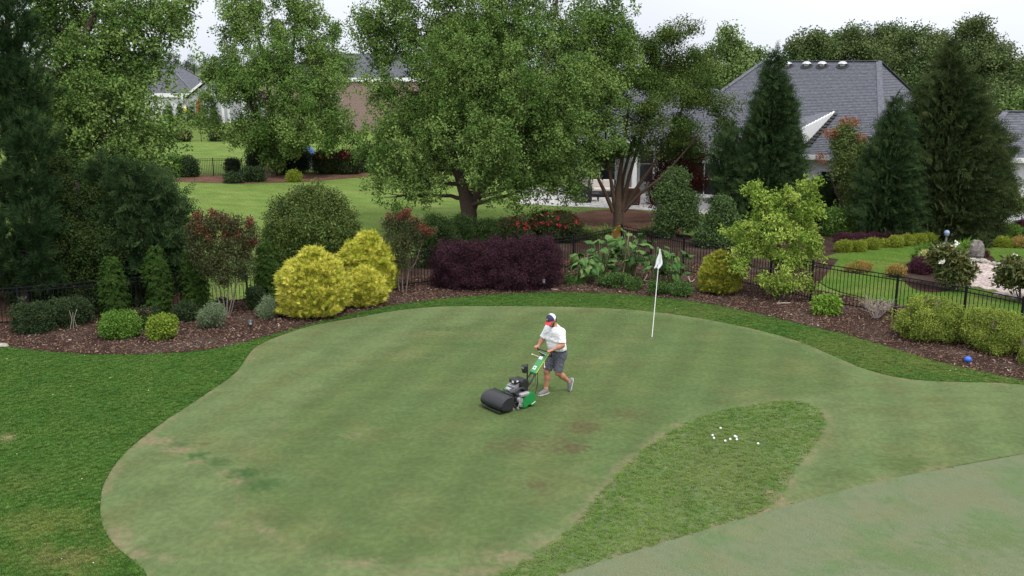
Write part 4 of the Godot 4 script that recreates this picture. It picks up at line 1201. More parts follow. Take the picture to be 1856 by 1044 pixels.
	# ground cover at the foot of the big-leaved plants
	for a in [[1040, 517, 503, 42, "dark", "thin low ground cover before the big leaved plants"], [1106, 522, 498, 62, "bright", "low leafy ground cover below the bamboo stake"], [1146, 528, 505, 30, "bright", "upright little green plant beside the flagstick base bed"], [1195, 536, 513, 44, "dark", "low green ground cover under the white flag"], [1235, 540, 516, 62, "dark", "spreading low ground cover near the green gold cypress"], [1350, 480, 462, 30, "bright", "small leafy sprig beside the green gold cypress"]]:
		shrub("ground_cover", a[5], a[0], a[1], a[2], a[3], K[a[4]].merged({"ca": Color(0.05, 0.1, 0.03), "cb": Color(0.11, 0.19, 0.05)}, true), "loose", int(a[0]), "", "plant")
	# garden beyond the right fence
	for a in [[1512, 428, 380, 44, "rounded glossy laurel beside the lime green tree"], [1553, 427, 373, 48, "tallest glossy laurel, middle of three"], [1597, 424, 374, 48, "glossy laurel next to the smaller dark cypress"]]:
		shrub("laurel", a[4], a[0], a[1], a[2], a[3], K.laurel, "dome", int(a[0]), "laurels in the garden")
	shrub("dark_hedge", "dark clipped hedge under the house window", 1500, 405, 326, 90, K.dark.merged({"ca": Color(0.02, 0.042, 0.014), "cb": Color(0.05, 0.078, 0.024)}, true), "hedge", 81, "", "hedge")
	shrub("purple_border", "low dark purple border before the three laurels", 1575, 446, 425, 136, K.purple_bright, "hedge", 82, "", "hedge")
	var bi := 0
	for a in [[1528, 457, 440, 24], [1554, 456, 440, 24], [1579, 452, 436, 22], [1600, 448, 438, 22], [1622, 448, 431, 22], [1644, 445, 429, 22], [1665, 443, 428, 22], [1684, 441, 427, 20]]:
		bi += 1
		shrub("dwarf_shrub", "small yellow green dwarf shrub in a row along the garden lawn", a[0], a[1], a[2], a[3], K.box, "dome", 90 + bi, "dwarf shrubs along the garden lawn")
	for a in [[1552, 494, 474, 56, "coral", "low coral tinged plant strip seen over the fence top"], [1620, 504, 482, 44, "coral", "smaller coral tinged plant seen over the fence beside purple shrub"], [1672, 497, 470, 40, "purple_bright", "round purple shrub under the yellow lilies"], [1776, 466, 456, 24, "purple_bright", "spiky little purple shrub beside the grey boulder"], [1722, 437, 416, 34, "rose", "hydrangea with white heads beside the blue gazing ball"], [1757, 434, 412, 40, "rose", "white flowering shrub left of the pale trunks"], [1830, 432, 408, 34, "bright", "clipped green ball shrub right of the pale trunks"], [1848, 428, 402, 30, "purple_bright", "dark red shrub behind the clipped green ball"], [1818, 448, 434, 26, "box", "small green and orange flowering plant on red mulch"], [1845, 449, 432, 30, "coral", "orange flowering plant beside the clipped green ball"], [1785, 449, 433, 22, "rose", "low dark plant at the foot of the pale trunks"]]:
		var o := shrub("garden_plant", a[5], a[0], a[1], a[2], a[3], K[a[4]], "loose" if a[4] == "coral" else "dome", int(a[0] + a[1]))
		if a[0] in [1722, 1757]:
			blooms(o, "blossom", clumps.bloom, mats.flower, 16, Color(0.6, 0.62, 0.6), Color(0.8, 0.8, 0.78), 1.2, 2.0, 0.5, 12)
	for a in [[1690, 488, 452, 62, "clump of pale yellow lilies beside the pink paved circle"], [1755, 466, 448, 36, "small clump of pale yellow lilies next to the grey boulder"]]:
		var o := shrub("yellow_lily", a[4], a[0], a[1], a[2], a[3], K.bright.merged({"mesh": clumps.strap, "density": 14.0, "smin": 0.5, "smax": 0.9, "mode": "up"}, true), "dome", int(a[0]))
		blooms(o, "blossom", clumps.bloom, mats.flower, 70, Color(0.72, 0.66, 0.22), Color(0.85, 0.82, 0.45), 1.2, 2.0, 0.5, 13)
	for a in [[1722, 528, 438, 84, "young magnolia with long glossy leaves beside the pink paved circle"], [1848, 550, 462, 92, "magnolia shrub with coppery leaf backs at the end of fence"]]:
		var o := shrub("magnolia", a[4], a[0], a[1], a[2], a[3], K.magnolia, "loose", int(a[0]), "magnolias beyond the fence")
		blooms(o, "blossom", clumps.bloom, mats.flower, 5, Color(0.78, 0.77, 0.7), Color(0.85, 0.84, 0.8), 1.5, 2.2, 0.4, 14 + int(a[0]))
	# far beds on the left
	for a in [[322, 321, 287, 36, "laurel", "dark clipped shrub at the end of the far fence"], [345, 321, 288, 28, "dark", "dark round shrub against the far fence"], [462, 330, 307, 32, "dark", "round green shrub in red mulch beside slender birch"], [427, 332, 318, 36, "dark", "low feathery grey green plant on red mulch"], [422, 318, 290, 26, "dark", "loose shrub behind the far fence pickets"], [533, 330, 313, 24, "box", "small variegated plant on red mulch beyond slender birch"],
			[480, 316, 250, 60, "dark", "dark bush behind the slender birch trunk"], [535, 314, 258, 52, "dark", "dark leafy bush between slender birch and blue cover"], [592, 316, 275, 46, "rose", "rose bush with red flowers against the far fence"], [632, 316, 273, 46, "rose", "rose bush with red flowers beside white blooms"], [670, 312, 268, 50, "dark", "dark shrub behind the lowest left birch boughs"]]:
		var o := shrub("far_shrub", a[5], a[0], a[1], a[2], a[3], K[a[4]].merged({"density": 26.0, "smin": 1.3, "smax": 2.2}, true), "dome", int(a[0] + a[1]))
		if a[4] == "rose":
			blooms(o, "blossom", clumps.bloom, mats.flower, 60, Color(0.36, 0.015, 0.03), Color(0.5, 0.05, 0.07), 1.8, 2.8, 0.6, 15)
	for a in [[332, 257, 240, 20, "rose", "red flowering bush at the farthest fence"], [303, 256, 240, 15, "dark", "dark little bush at the farthest fence"], [393, 256, 240, 18, "rose", "faded reddish bush at the farthest fence under birch bough"]]:
		var o := shrub("distant_shrub", a[5], a[0], a[1], a[2], a[3], K[a[4]].merged({"density": 9.0, "smin": 2.2, "smax": 3.6}, true), "dome", int(a[0]))
		if a[4] == "rose":
			blooms(o, "blossom", clumps.bloom, mats.flower, 60, Color(0.4, 0.05, 0.05), Color(0.5, 0.14, 0.1), 2.5, 4.0, 0.5, 16)
	for a in [[308, 222], [328, 226], [348, 227], [368, 226], [389, 226]]:
		shrub("distant_arborvitae", "small pointed arborvitae in a row before the distant grey house", a[0], a[1], 182 if a[0] > 310 else 184, 20, K.arborvitae.merged({"density": 16.0, "smin": 2.0, "smax": 3.4, "ca": Color(0.05, 0.1, 0.02), "cb": Color(0.1, 0.16, 0.035)}, true), "cone", int(a[0]), "pointed arborvitae before the distant house")
	shrub("distant_hedge", "dark clipped hedge against the distant grey house", 312, 216, 176, 70, K.dark.merged({"density": 9.0, "smin": 2.4, "smax": 3.6}, true), "hedge", 99, "", "hedge")
	# shaded thicket beyond the fence
	for a in [[-40, 568, 440, 110, "dark thicket bush behind the pine trunk"], [62, 566, 470, 90, "dark thicket bush between pine trunk and dark leafy evergreen"], [150, 562, 480, 110, "dark thicket bush beneath the dark leafy evergreen"], [248, 556, 470, 96, "dark thicket bush beneath the juniper"], [320, 548, 500, 46, "small dark thicket bush beside the juniper"]]:
		shrub("thicket_bush", a[4], a[0], a[1] - 18, a[2], a[3], K.undergrowth.merged({"density": 40.0}, true), "dome", int(a[0]) + 900, "", "bush")
	build_big_leaves()

func twiggy(called: String, label: String, px: float, foot: float, top: float, wide: float) -> void:
	var front := P(px, foot)
	var r := wide * 0.5 * mpp(front)
	var base := front + away(front) * r * 0.4
	var h := height_at(base, px, top)
	var o := thing(called, label, "shrub", base)
	var g := RandomNumberGenerator.new()
	g.seed = 741
	for i in 16:
		var an := TAU * i / 16.0 + g.randfn() * 0.15
		var e := Vector3(cos(an) * r * g.randf_range(0.3, 0.75), h * g.randf_range(0.55, 0.85), sin(an) * r * g.randf_range(0.2, 0.6))
		var b := MB.new()
		b.tube(limb(Vector3(g.randfn(), 0, g.randfn()) * 0.04, e, 0.06, 400 + i, 5), taper(0.01, 0.005, 6), 5, false)
		for k in 8:
			var s := e * g.randf_range(0.45, 1.0)
			var q := s + Vector3(g.randfn() * 0.16 + cos(an) * 0.1, absf(g.randfn()) * 0.14 + 0.05, g.randfn() * 0.16)
			q.y = minf(q.y, h)
			b.tube(limb(s, q, 0.02, 900 + i * 9 + k, 3), taper(0.005, 0.0025, 4), 4, false)
		part(o, "twig", b.mesh(), mat("grey twig", Color(0.4, 0.34, 0.31), 0.9))
	foliage(o, "new_leaves", clumps.fine, mats.leaf, [[Vector3(0, h * 0.75, 0), Vector3(r * 0.8, h * 0.25, r * 0.6)]], 22.0, 0.3, 0.6, Color(0.2, 0.22, 0.08), Color(0.27, 0.27, 0.11), "any", 0.3, 0.2, -1.0, 75)

func build_big_leaves() -> void:
	# plants with leaves large enough to count: each leaf is a part
	var variants: Array = []
	for k in 4:
		var b := MB.new()
		var g := RandomNumberGenerator.new()
		g.seed = 300 + k
		var n := 7
		var prev: Array = []
		for i in n + 1:
			var t := float(i) / n
			var w := 0.23 * sin(PI * pow(t, 0.7)) * (1.0 + g.randfn() * 0.06)
			var z := 0.62 * t
			var y := 0.1 * sin(PI * t * 0.6) - 0.3 * t * t
			var row := [Vector3(-w, y + 0.05 * sin(i * 2.1 + k), z), Vector3(-w * 0.5, y + 0.05, z), Vector3(0, y, z), Vector3(w * 0.5, y + 0.05, z), Vector3(w, y + 0.05 * sin(i * 1.7 + k * 2.0), z)]
			if i > 0:
				for q in 4:
					var s := g.randf_range(0.9, 1.1)
					b.col = Color(s, s, s)
					b.quad(prev[q], prev[q + 1], row[q + 1], row[q], Vector3.UP)
			prev = row
		variants.append(b.mesh())
	var tones := [Color(0.06, 0.13, 0.035), Color(0.085, 0.165, 0.046), Color(0.12, 0.2, 0.062), Color(0.05, 0.105, 0.032)]
	var leafmats: Array = []
	for k in 4:
		leafmats.append(mat("big leaf %d" % k, tones[k], 0.6, {"metallic_specular": 0.2, "backlight_enabled": true, "backlight": Color(0.35, 0.45, 0.2), "vertex_color_use_as_albedo": true}))
	var brown := mat("withered leaf", Color(0.3, 0.17, 0.04), 0.7, {"backlight_enabled": true, "backlight": Color(0.4, 0.3, 0.1)})
	var stalk := mat("leaf stalk", Color(0.13, 0.17, 0.06), 0.6)
	var n := 0
	for a in [[1062, 512, 456, 30, 24, "big leaved plant with drooping pale leaves beside the purple hedge"], [1093, 505, 432, 34, 26, "tall big leaved plant with folded grey green leaves beside the stake"], [1140, 500, 418, 40, 34, "tallest big leaved plant with one withered brown leaf"], [1188, 514, 446, 26, 18, "big leaved plant behind the white flag"], [1218, 516, 448, 34, 22, "big leaved plant with jagged leaves near the fence post"]]:
		n += 1
		var g := RandomNumberGenerator.new()
		g.seed = 500 + n
		var base := P(a[0], a[1])
		var h := height_at(base, a[0], a[2])
		var o := thing("big_leaf_plant", a[5], "plant", base, "big leaved plants")
		var r: float = a[3] * mpp(base)
		for i in a[4]:
			var an: float = i * 2.4 + g.randf() * 0.6
			var t: float = float(i) / a[4]
			var y: float = h * lerpf(0.25, 0.95, t)
			var tip := Vector3(cos(an) * r * g.randf_range(0.2, 0.75), y, sin(an) * r * g.randf_range(0.2, 0.6))
			var b := MB.new()
			b.tube(limb(Vector3(tip.x * 0.1, 0, tip.z * 0.1), tip, 0.05, n * 50 + i, 4), taper(0.022, 0.01, 5), 5, false)
			part(o, "stalk", b.mesh(), stalk)
			var leaf := part(o, "leaf", variants[i % 4], leafmats[g.randi() % 4])
			var s := g.randf_range(0.42, 0.78)
			leaf.transform = Transform3D(Basis.from_euler(Vector3(g.randf_range(-0.75, 0.9), PI * 0.5 - an + g.randfn() * 0.4, g.randfn() * 0.6)).scaled(Vector3.ONE * s), tip)
		if n == 3:
			var w := part(o, "leaf", variants[1], brown)
			w.set_meta("label", "withered brown leaf standing upright")
			w.transform = Transform3D(Basis.from_euler(Vector3(-1.35, 0.3, 0.2)).scaled(Vector3(0.8, 1, 1.1)), at_depth(1116, 436, depth_of(base)) - base)
	# stake and dry stalks
	var b := MB.new()
	var s0 := P(1128, 506)
	var s1 := at_depth(1140, 420, depth_of(s0))
	b.tube([Vector3.ZERO, s1 - s0], [0.011, 0.008], 6)
	for i in 5:
		var q := (s1 - s0) * (0.15 + 0.18 * i)
		b.tube([q, q + (s1 - s0).normalized() * 0.02], [0.014, 0.014], 6)
	var st := part(self, "bamboo_stake", b.mesh(), mat("bamboo", Color(0.42, 0.34, 0.2), 0.7))
	st.position = s0
	tag(st, "thin tan bamboo stake leaning among the big leaved plants", "stake")
	var dry := mat("dry stalk", Color(0.62, 0.56, 0.45), 0.8)
	for a in [[1105, 503, [[0, 0], [2, -6], [1, -13]], "short pale dry stalk before the tallest big leaved plant"], [1170, 510, [[4, 1], [-3, -1], [2, -8], [3, -12]], "curled pale dry leaf stalk left of the flag"], [1252, 512, [[-5, -10], [-2, -2], [2, 0], [7, -5]], "forked pale dry stalk near the green gold cypress"]]:
		var base := P(a[0], a[1])
		var pts: Array = []
		for q in a[2]:
			pts.append(at_depth(a[0] + q[0], a[1] + q[1], depth_of(base)) - base + Vector3(0, 0.02, 0))
		var m := MB.new()
		m.tube(pts, taper(0.022, 0.012, pts.size()), 6)
		var d := part(self, "dry_stalk", m.mesh(), dry)
		d.position = base
		tag(d, a[3], "stalk")
	# dry stalks on the left
	for a in [[127, 597, 562], [133, 596, 566], [141, 594, 560]]:
		var base := P(a[0], a[1])
		var m := MB.new()
		m.tube(limb(Vector3.ZERO, Vector3(0.03, height_at(base, a[0], a[2]), 0), 0.03, int(a[0]), 4), taper(0.005, 0.003, 5), 5)
		var d := part(self, "dry_stalk", m.mesh(), dry)
		d.position = base
		tag(d, "thin upright dry stalk before the dark leafy shrub in shade", "stalk", "dry stalks in the shade")

# ---------------------------------------------------------------- fences
func fence(called: String, label: String, pts: Array, h: float, fine: bool) -> void:
	var o := thing(called, label, "fence", pts[0])
	var iron := mat("black iron", Color(0.012, 0.012, 0.014), 0.55, {"metallic_specular": 0.2})
	var org: Vector3 = pts[0]
	var pm := MB.new()
	pm.box(Transform3D(Basis(), Vector3(0, h * 0.5 + 0.02, 0)), Vector3(0.055, h + 0.04, 0.055), 0.004)
	pm.box(Transform3D(Basis(), Vector3(0, h + 0.045, 0)), Vector3(0.066, 0.02, 0.066), 0.006)
	var post := pm.mesh()
	var tall := MB.new()
	tall.box(Transform3D(Basis(), Vector3(0, h * 0.5 + 0.03, 0)), Vector3(0.016, h - 0.07, 0.016), 0.003)
	var short := MB.new()
	short.box(Transform3D(Basis(), Vector3(0, h * 0.5 - 0.01, 0)), Vector3(0.016, h - 0.15, 0.016), 0.003)
	short.tube([Vector3(0, h - 0.085, 0), Vector3(0, h - 0.045, 0)], [0.011, 0.001], 4)
	var tm := tall.mesh()
	var sm := short.mesh()
	var run := 0.0
	var buf := PackedFloat32Array()
	var left := 290
	for i in pts.size() - 1:
		var a: Vector3 = pts[i]
		var b: Vector3 = pts[i + 1]
		var l := a.distance_to(b)
		var dir := (b - a) / l
		var turn := Basis(Vector3.UP, atan2(-dir.z, dir.x))
		var panels := maxi(1, int(round(l / 1.85)))
		for k in panels + (1 if i == pts.size() - 2 else 0):
			var p := a.lerp(b, float(k) / panels)
			var q := part(o, "post", post, iron)
			q.transform = Transform3D(turn, p - org)
		for k in panels:
			var pa := a.lerp(b, float(k) / panels)
			var pb := a.lerp(b, float(k + 1) / panels)
			var rail := MB.new()
			for y in [h - 0.012, h - 0.12, 0.13]:
				rail.bar(pa + Vector3.UP * y - org + dir * 0.028, pb + Vector3.UP * y - org - dir * 0.028, 0.026, 0.026, 0.003)
				if fine:
					part(o, "rail", rail.mesh(), iron)
					rail = MB.new()
			if not fine:
				part(o, "rail", rail.mesh(), iron)
			var n := int(pa.distance_to(pb) / 0.108)
			for e in range(1, n):
				var p := pa.lerp(pb, float(e) / n) - org
				if fine and left > 0:
					left -= 1
					var q := part(o, "picket", tm if e % 3 == 0 else sm, iron)
					q.transform = Transform3D(turn, p)
				else:
					push(buf, turn, p, Color.WHITE)
		run += l
	if buf.size():
		scatter(o, "pickets", tm, iron, buf, "stuff")

func build_fences() -> void:
	var lp: Array = []
	for q in [[-120, 530], [30, 521], [325, 496], [560, 478], [703, 466]]:
		lp.append(P(q[0], q[1], 1.05) * Vector3(1, 0, 1))
	fence("garden_fence", "black metal picket fence behind the arborvitae columns and gold cypresses", lp, 1.05, true)
	var mp: Array = [lp[-1]]
	for q in [[809, 449], [924, 437], [1040, 428], [1127, 411]]:
		mp.append(P(q[0], q[1], 1.15) * Vector3(1, 0, 1))
	fence("garden_fence", "black metal picket fence behind the purple hedge and big leaved plants", mp, 1.15, true)
	var rp: Array = [mp[-1]]
	for q in [[1240, 433], [1330, 447], [1474, 475], [1628, 500], [1752, 521], [1856, 541], [1990, 567]]:
		rp.append(P(q[0], q[1], 1.2) * Vector3(1, 0, 1))
	fence("garden_fence", "black metal picket fence along the azalea mounds and pink paved circle", rp, 1.2, true)
	fence("far_fence", "black picket fence across the back lawn behind the slender birch", [P(230, 319), P(440, 319), P(580, 316), P(760, 312)], 1.1, false)
	fence("farthest_fence", "black picket fence before the distant grey house and its red bushes", [P(180, 257), P(330, 257), P(470, 256), P(640, 255)], 1.45, false)

# ---------------------------------------------------------------- houses
func roof_face(o: Node3D, el: Vector3, er: Vector3, rr: Vector3, rl: Vector3, m: Material, sd: int, course := 0.15) -> void:
	# one slope laid with overlapping shingle courses; eave left/right, ridge right/left
	var g := RandomNumberGenerator.new()
	g.seed = sd
	var up := ((rl + rr) * 0.5 - (el + er) * 0.5)
	var n := int(up.length() / course)
	var nn := (er - el).cross(up).normalized()
	if nn.y < 0.0:
		nn = -nn
	var b := MB.new()
	for i in n:
		var t0 := float(i) / n
		var t1 := float(i + 1) / n
		var a0 := el.lerp(rl, t0)
		var a1 := er.lerp(rr, t0)
		var c0 := el.lerp(rl, t1)
		var c1 := er.lerp(rr, t1)
		var len_ := a0.distance_to(a1)
		var tabs := maxi(1, int(len_ / 0.8))
		var off := g.randf() / maxf(tabs, 1.0)
		for k in tabs + 1:
			var u0 := clampf((k - 1.0) / tabs + off, 0.0, 1.0)
			var u1 := clampf(float(k) / tabs + off, 0.0, 1.0)
			if u1 - u0 < 0.0001:
				continue
			var s := g.randf_range(0.88, 1.1)
			b.col = Color(s, s * g.randf_range(0.99, 1.01), s * g.randf_range(0.98, 1.03))
			var lift := nn * 0.022
			b.quad(a0.lerp(a1, u0) + lift, a0.lerp(a1, u1) + lift, c0.lerp(c1, u1) + nn * 0.004, c0.lerp(c1, u0) + nn * 0.004, nn)
			b.quad(a0.lerp(a1, u0) + lift, a0.lerp(a1, u1) + lift, a0.lerp(a1, u1), a0.lerp(a1, u0), -up)
	part(o, "roof_slope", b.mesh(), m)

func hip_roof(o: Node3D, c: Array, ridge: Array, m: Material, sd: int, trim: Material, thick := 0.22) -> void:
	# c: front-left, front-right, back-right, back-left eave corners; ridge: left, right
	roof_face(o, c[0], c[1], ridge[1], ridge[0], m, sd)
	roof_face(o, c[1], c[2], ridge[1], ridge[1] + (c[2] - c[1]) * 0.001, m, sd + 1)
	roof_face(o, c[2], c[3], ridge[0], ridge[1], m, sd + 2)
	roof_face(o, c[3], c[0], ridge[0], ridge[0] + (c[0] - c[3]) * 0.001, m, sd + 3)
	var b := MB.new()
	for i in 4:
		var a: Vector3 = c[i] - Vector3.UP * thick * 0.5
		var d: Vector3 = c[(i + 1) % 4] - Vector3.UP * thick * 0.5
		b.bar(a, d, 0.06, thick, 0.01)
	part(o, "fascia", b.mesh(), trim)
	var cap := MB.new()
	for e in [[ridge[0], ridge[1]], [c[0], ridge[0]], [c[1], ridge[1]], [c[2], ridge[1]], [c[3], ridge[0]]]:
		cap.bar(e[0] + Vector3.UP * 0.03, e[1] + Vector3.UP * 0.03, 0.28, 0.035, 0.01)
	part(o, "ridge_cap", cap.mesh(), m)

func wall_box(o: Node3D, c: Array, y1: float, m: Material, inset := 0.45, called := "wall") -> void:
	var mid := Vector3.ZERO
	for p in c:
		mid += p * 0.25
	var q: Array = []
	for p in c:
		var d: Vector3 = (mid - p) * Vector3(1, 0, 1)
		q.append(Vector3(p.x, 0, p.z) + d.normalized() * inset * 1.3)
	for i in 4:
		var a: Vector3 = q[i]
		var b: Vector3 = q[(i + 1) % 4]
		var w := MB.new()
		var l := (b - a).normalized()
		w.bar(a + l * 0.1 + Vector3.UP * y1 * 0.5, b - l * 0.1 + Vector3.UP * y1 * 0.5, 0.2, y1)
		part(o, called, w.mesh(), m)

func window(o: Node3D, at: Vector3, right: Vector3, out: Vector3, w: float, h: float, trim: Material, glass: Material) -> void:
	var x := Transform3D(Basis(right, Vector3.UP, out), at)
	var g := MB.new()
	g.box(x * Transform3D(Basis(), Vector3(0, 0, 0.0)), Vector3(w, h, 0.04))
	var win := part(o, "window", g.mesh(), glass)
	var f := MB.new()
	for s in [-1.0, 1.0]:
		f.box(x * Transform3D(Basis(), Vector3(s * (w * 0.5 + 0.05), 0, 0.03)), Vector3(0.1, h + 0.2, 0.09), 0.008)
		f.box(x * Transform3D(Basis(), Vector3(0, s * (h * 0.5 + 0.05), 0.032)), Vector3(w, 0.1, 0.09), 0.008)
	f.box(x * Transform3D(Basis(), Vector3(0, 0, 0.03)), Vector3(w, 0.05, 0.05))
	f.box(x * Transform3D(Basis(), Vector3(0, 0, 0.028)), Vector3(0.05, h, 0.05))
	part(win, "frame", f.mesh(), trim)
	var s := MB.new()
	s.box(x * Transform3D(Basis(), Vector3(0, -h * 0.5 - 0.13, 0.07)), Vector3(w + 0.3, 0.06, 0.16), 0.01)
	part(win, "sill", s.mesh(), trim)

func build_houses() -> void:
	var slate := grained("slate shingle", Color(0.158, 0.165, 0.198), 0.9, tex.speck, 1.0, 0.0, true)
	var slate2 := grained("grey shingle", Color(0.18, 0.187, 0.22), 0.9, tex.speck, 0.7, 0.0, true)
	var white := grained("white siding", Color(0.74, 0.74, 0.74), 0.7, tex.speck, 0.4)
	white.albedo_texture = null
	white.albedo_color = lin(0.7, 0.7, 0.71)
	var trim := mat("white trim", Color(0.8, 0.8, 0.8), 0.5)
	var brick := grained("pink brick", Color(0.44, 0.3, 0.27), 0.9, tex.speck, 1.6)
	var glass := mat("window glass", Color(0.03, 0.035, 0.045), 0.08)
	var metal := mat("vent metal", Color(0.5, 0.51, 0.53), 0.35, {"metallic": 0.6})
	var black := mat("black opening", Color(0.015, 0.015, 0.015), 0.7)
	# the grey-roofed house on the right, turned away
	var F := Vector3(15.9, 0, -41.0)
	var r := Vector3(-0.82, 0, -0.57).normalized()
	var nb := Vector3(0.57, 0, -0.82).normalized()
	var o := thing("grey_roof_house", "white walled house with big grey hip roof and row of round vents", "house", F)
	var e := 2.95
	var dp := 16.5
	var c := [r * 11.4 + Vector3.UP * e, Vector3.UP * e, nb * dp + Vector3.UP * e, r * 11.4 + nb * dp + Vector3.UP * e]
	var top := 7.04
	var rdg := [r * 8.6 + nb * dp * 0.5 + Vector3.UP * top, r * 2.6 + nb * dp * 0.5 + Vector3.UP * top]
	hip_roof(o, c, rdg, slate, 11, trim)
	wall_box(o, c, e - 0.1, white)
	var sl: Vector3 = (rdg[0] + rdg[1]) * 0.5 - (c[0] + c[1]) * 0.5
	var nrm: Vector3 = (c[1] - c[0]).cross(sl).normalized()
	nrm = nrm if nrm.y > 0.0 else -nrm
	# round vents under the ridge
	for px in [1427, 1462, 1490, 1527]:
		var d := ray(px, 121)
		var q: float = (F + c[0] - EYE).dot(nrm) / d.dot(nrm)
		var at: Vector3 = EYE + d * q - F
		var v := MB.new()
		v.lathe([Vector2(0.0, 0.26), Vector2(0.1, 0.25), Vector2(0.2, 0.2), Vector2(0.24, 0.13), Vector2(0.15, 0.12), Vector2(0.14, -0.05)], Transform3D(Basis(), at + nrm * 0.02), 14)
		var vent := part(o, "roof_vent", v.mesh(), metal)
		var fl := MB.new()
		fl.lathe([Vector2(0.0, 0.1), Vector2(0.3, 0.06), Vector2(0.34, 0.0)], Transform3D(turned(nrm, 0, 1.0), at), 14)
		part(vent, "flashing", fl.mesh(), black)
	# gabled dormer with a white stepped rake on the front slope
	var on := func(px: float, py: float) -> Vector3:
		var d := ray(px, py)
		return EYE + d * ((F + c[0] - EYE).dot(nrm) / d.dot(nrm)) - F
	var a0: Vector3 = on.call(1455, 268)
	var a1: Vector3 = on.call(1512, 207)
	var dorm := MB.new()
	var out := (-nb)
	var steps := 11
	for i in steps:
		var p0 := a0.lerp(a1, float(i) / steps)
		var p1 := a0.lerp(a1, float(i + 1) / steps)
		var hh := lerpf(0.95, 0.1, (i + 0.5) / steps)
		dorm.box(Transform3D(Basis((p1 - p0).normalized(), nrm, (p1 - p0).normalized().cross(nrm)), (p0 + p1) * 0.5 + nrm * (0.03 + hh * 0.5)), Vector3(p0.distance_to(p1) * 0.995, hh, 0.06), 0.004)
	part(o, "dormer_rake", dorm.mesh(), trim)
	for i in steps:
		var fl := MB.new()
		var p0 := a0.lerp(a1, (i + 0.5) / steps)
		var w := lerpf(0.34, 0.2, float(i) / steps)
		fl.box(Transform3D(Basis(c[0].direction_to(c[1]), nrm, c[0].direction_to(c[1]).cross(nrm)), p0 + nrm * 0.06 + c[0].direction_to(c[1]) * w * 0.42), Vector3(w, 0.07, 0.2), 0.004)
		part(o, "step_flashing", fl.mesh(), black)
	var dr := MB.new()
	var sa: Vector3 = a0 + nrm * 0.98
	var side: Vector3 = (a1 - a0).normalized().cross(nrm)
	side = side if side.dot(Vector3(1, 0, 0)) < 0.0 else -side
	dr.quad(sa, a1 + nrm * 0.12, a1 + side * 0.5 + nrm * 0.06, sa + side * 1.3, nrm)
	part(o, "dormer_roof", dr.mesh(), slate)
	# window under the front eave
	var wl := r * 2.2 - nb * -0.42
	window(o, Vector3(wl.x, 1.55, wl.z) - nb * 0.12 + nb * 0.1, -r, -nb, 0.95, 1.3, trim, glass)
	window(o, r * 8.3 + nb * 0.40 + Vector3.UP * 1.5, -r, -nb, 1.8, 1.5, trim, glass)
	# porch wing to the left
	var pw := thing("porch_wing", "white covered porch with columns behind the vase shaped tree", "porch", Vector3(3.0, 0, -51))
	var pc := [Vector3(0, 3.0, 0), Vector3(10.5, 3.0, 0), Vector3(10.5, 3.0, -9), Vector3(0, 3.0, -9)]
	hip_roof(pw, pc, [Vector3(4.0, 5.6, -4.5), Vector3(8.5, 5.6, -4.5)], slate, 31, trim)
	wall_box(pw, [Vector3(0, 0, -2.4), Vector3(10.5, 0, -2.4), Vector3(10.5, 0, -9), Vector3(0, 0, -9)], 2.8, white, 0.1)
	for i in 4:
		var col := MB.new()
		col.box(Transform3D(Basis(), Vector3(0.5 + i * 3.1, 1.4, -0.45)), Vector3(0.26, 2.8, 0.26), 0.02)
		col.box(Transform3D(Basis(), Vector3(0.5 + i * 3.1, 0.14, -0.45)), Vector3(0.36, 0.28, 0.36), 0.02)
		part(pw, "column", col.mesh(), trim)
	for i in 3:
		window(pw, Vector3(1.9 + i * 3.1, 1.5, -2.34), Vector3.RIGHT, Vector3.BACK, 1.7, 2.0, trim, glass)
	# garage on the far right
	var gp := Vector3(21.0, 0, -41.5)
	var ga := thing("garage", "white garage with grey hip roof beside the broad cypress", "garage", gp)
	var gc := [Vector3(-1.2, 2.95, 0), Vector3(7, 2.95, 1), Vector3(7, 2.95, -6.5), Vector3(-1.2, 2.95, -7)]
	hip_roof(ga, gc, [Vector3(1.9, 4.75, -3.3), Vector3(4, 4.75, -3.0)], slate2, 41, trim)
	wall_box(ga, gc, 2.85, white)
	# brick house behind the trees
	var bp := Vector3(-19, 0, -104)
	var bh := thing("brick_house", "two storey pink brick house with grey roof behind the birches", "house", bp)
	var bc := [Vector3(-8, 5.6, 0), Vector3(10, 5.6, 0), Vector3(10, 5.6, -11), Vector3(-8, 5.6, -11)]
	hip_roof(bh, bc, [Vector3(-2, 8.15, -5.5), Vector3(6, 8.15, -5.5)], slate2, 51, trim, 0.4)
	wall_box(bh, bc, 5.4, brick, 0.35)
	for x in [-6.0, -3.2, 0.2]:
		for y in [1.5, 4.2]:
			window(bh, Vector3(x, y, -0.28), Vector3.RIGHT, Vector3.BACK, 1.1, 1.6, trim, glass)
	# grey house far left with gable and pergola
	var gw := grained("grey siding", Color(0.6, 0.61, 0.64), 0.8, tex.speck, 0.4)
	gw.albedo_texture = null
	gw.albedo_color = lin(0.4, 0.41, 0.45)
	var hp := at_depth(300, 150, 119.0) * Vector3(1, 0, 1)
	var gh := thing("distant_grey_house", "low grey roofed house beyond the row of pointed arborvitae", "house", hp)
	var hc := [Vector3(-9, 3.5, 0), Vector3(3.6, 3.5, 0), Vector3(3.6, 3.5, -12), Vector3(-9, 3.5, -12)]
	hip_roof(gh, hc, [Vector3(-6.5, 8.4, -6), Vector3(-3.0, 8.4, -6)], slate2, 61, trim, 0.5)
	wall_box(gh, hc, 3.3, white)
	var gc2 := [Vector3(2.6, 2.9, 1.5), Vector3(10.0, 2.9, 1.5), Vector3(10.0, 2.9, -10), Vector3(2.6, 2.9, -10)]
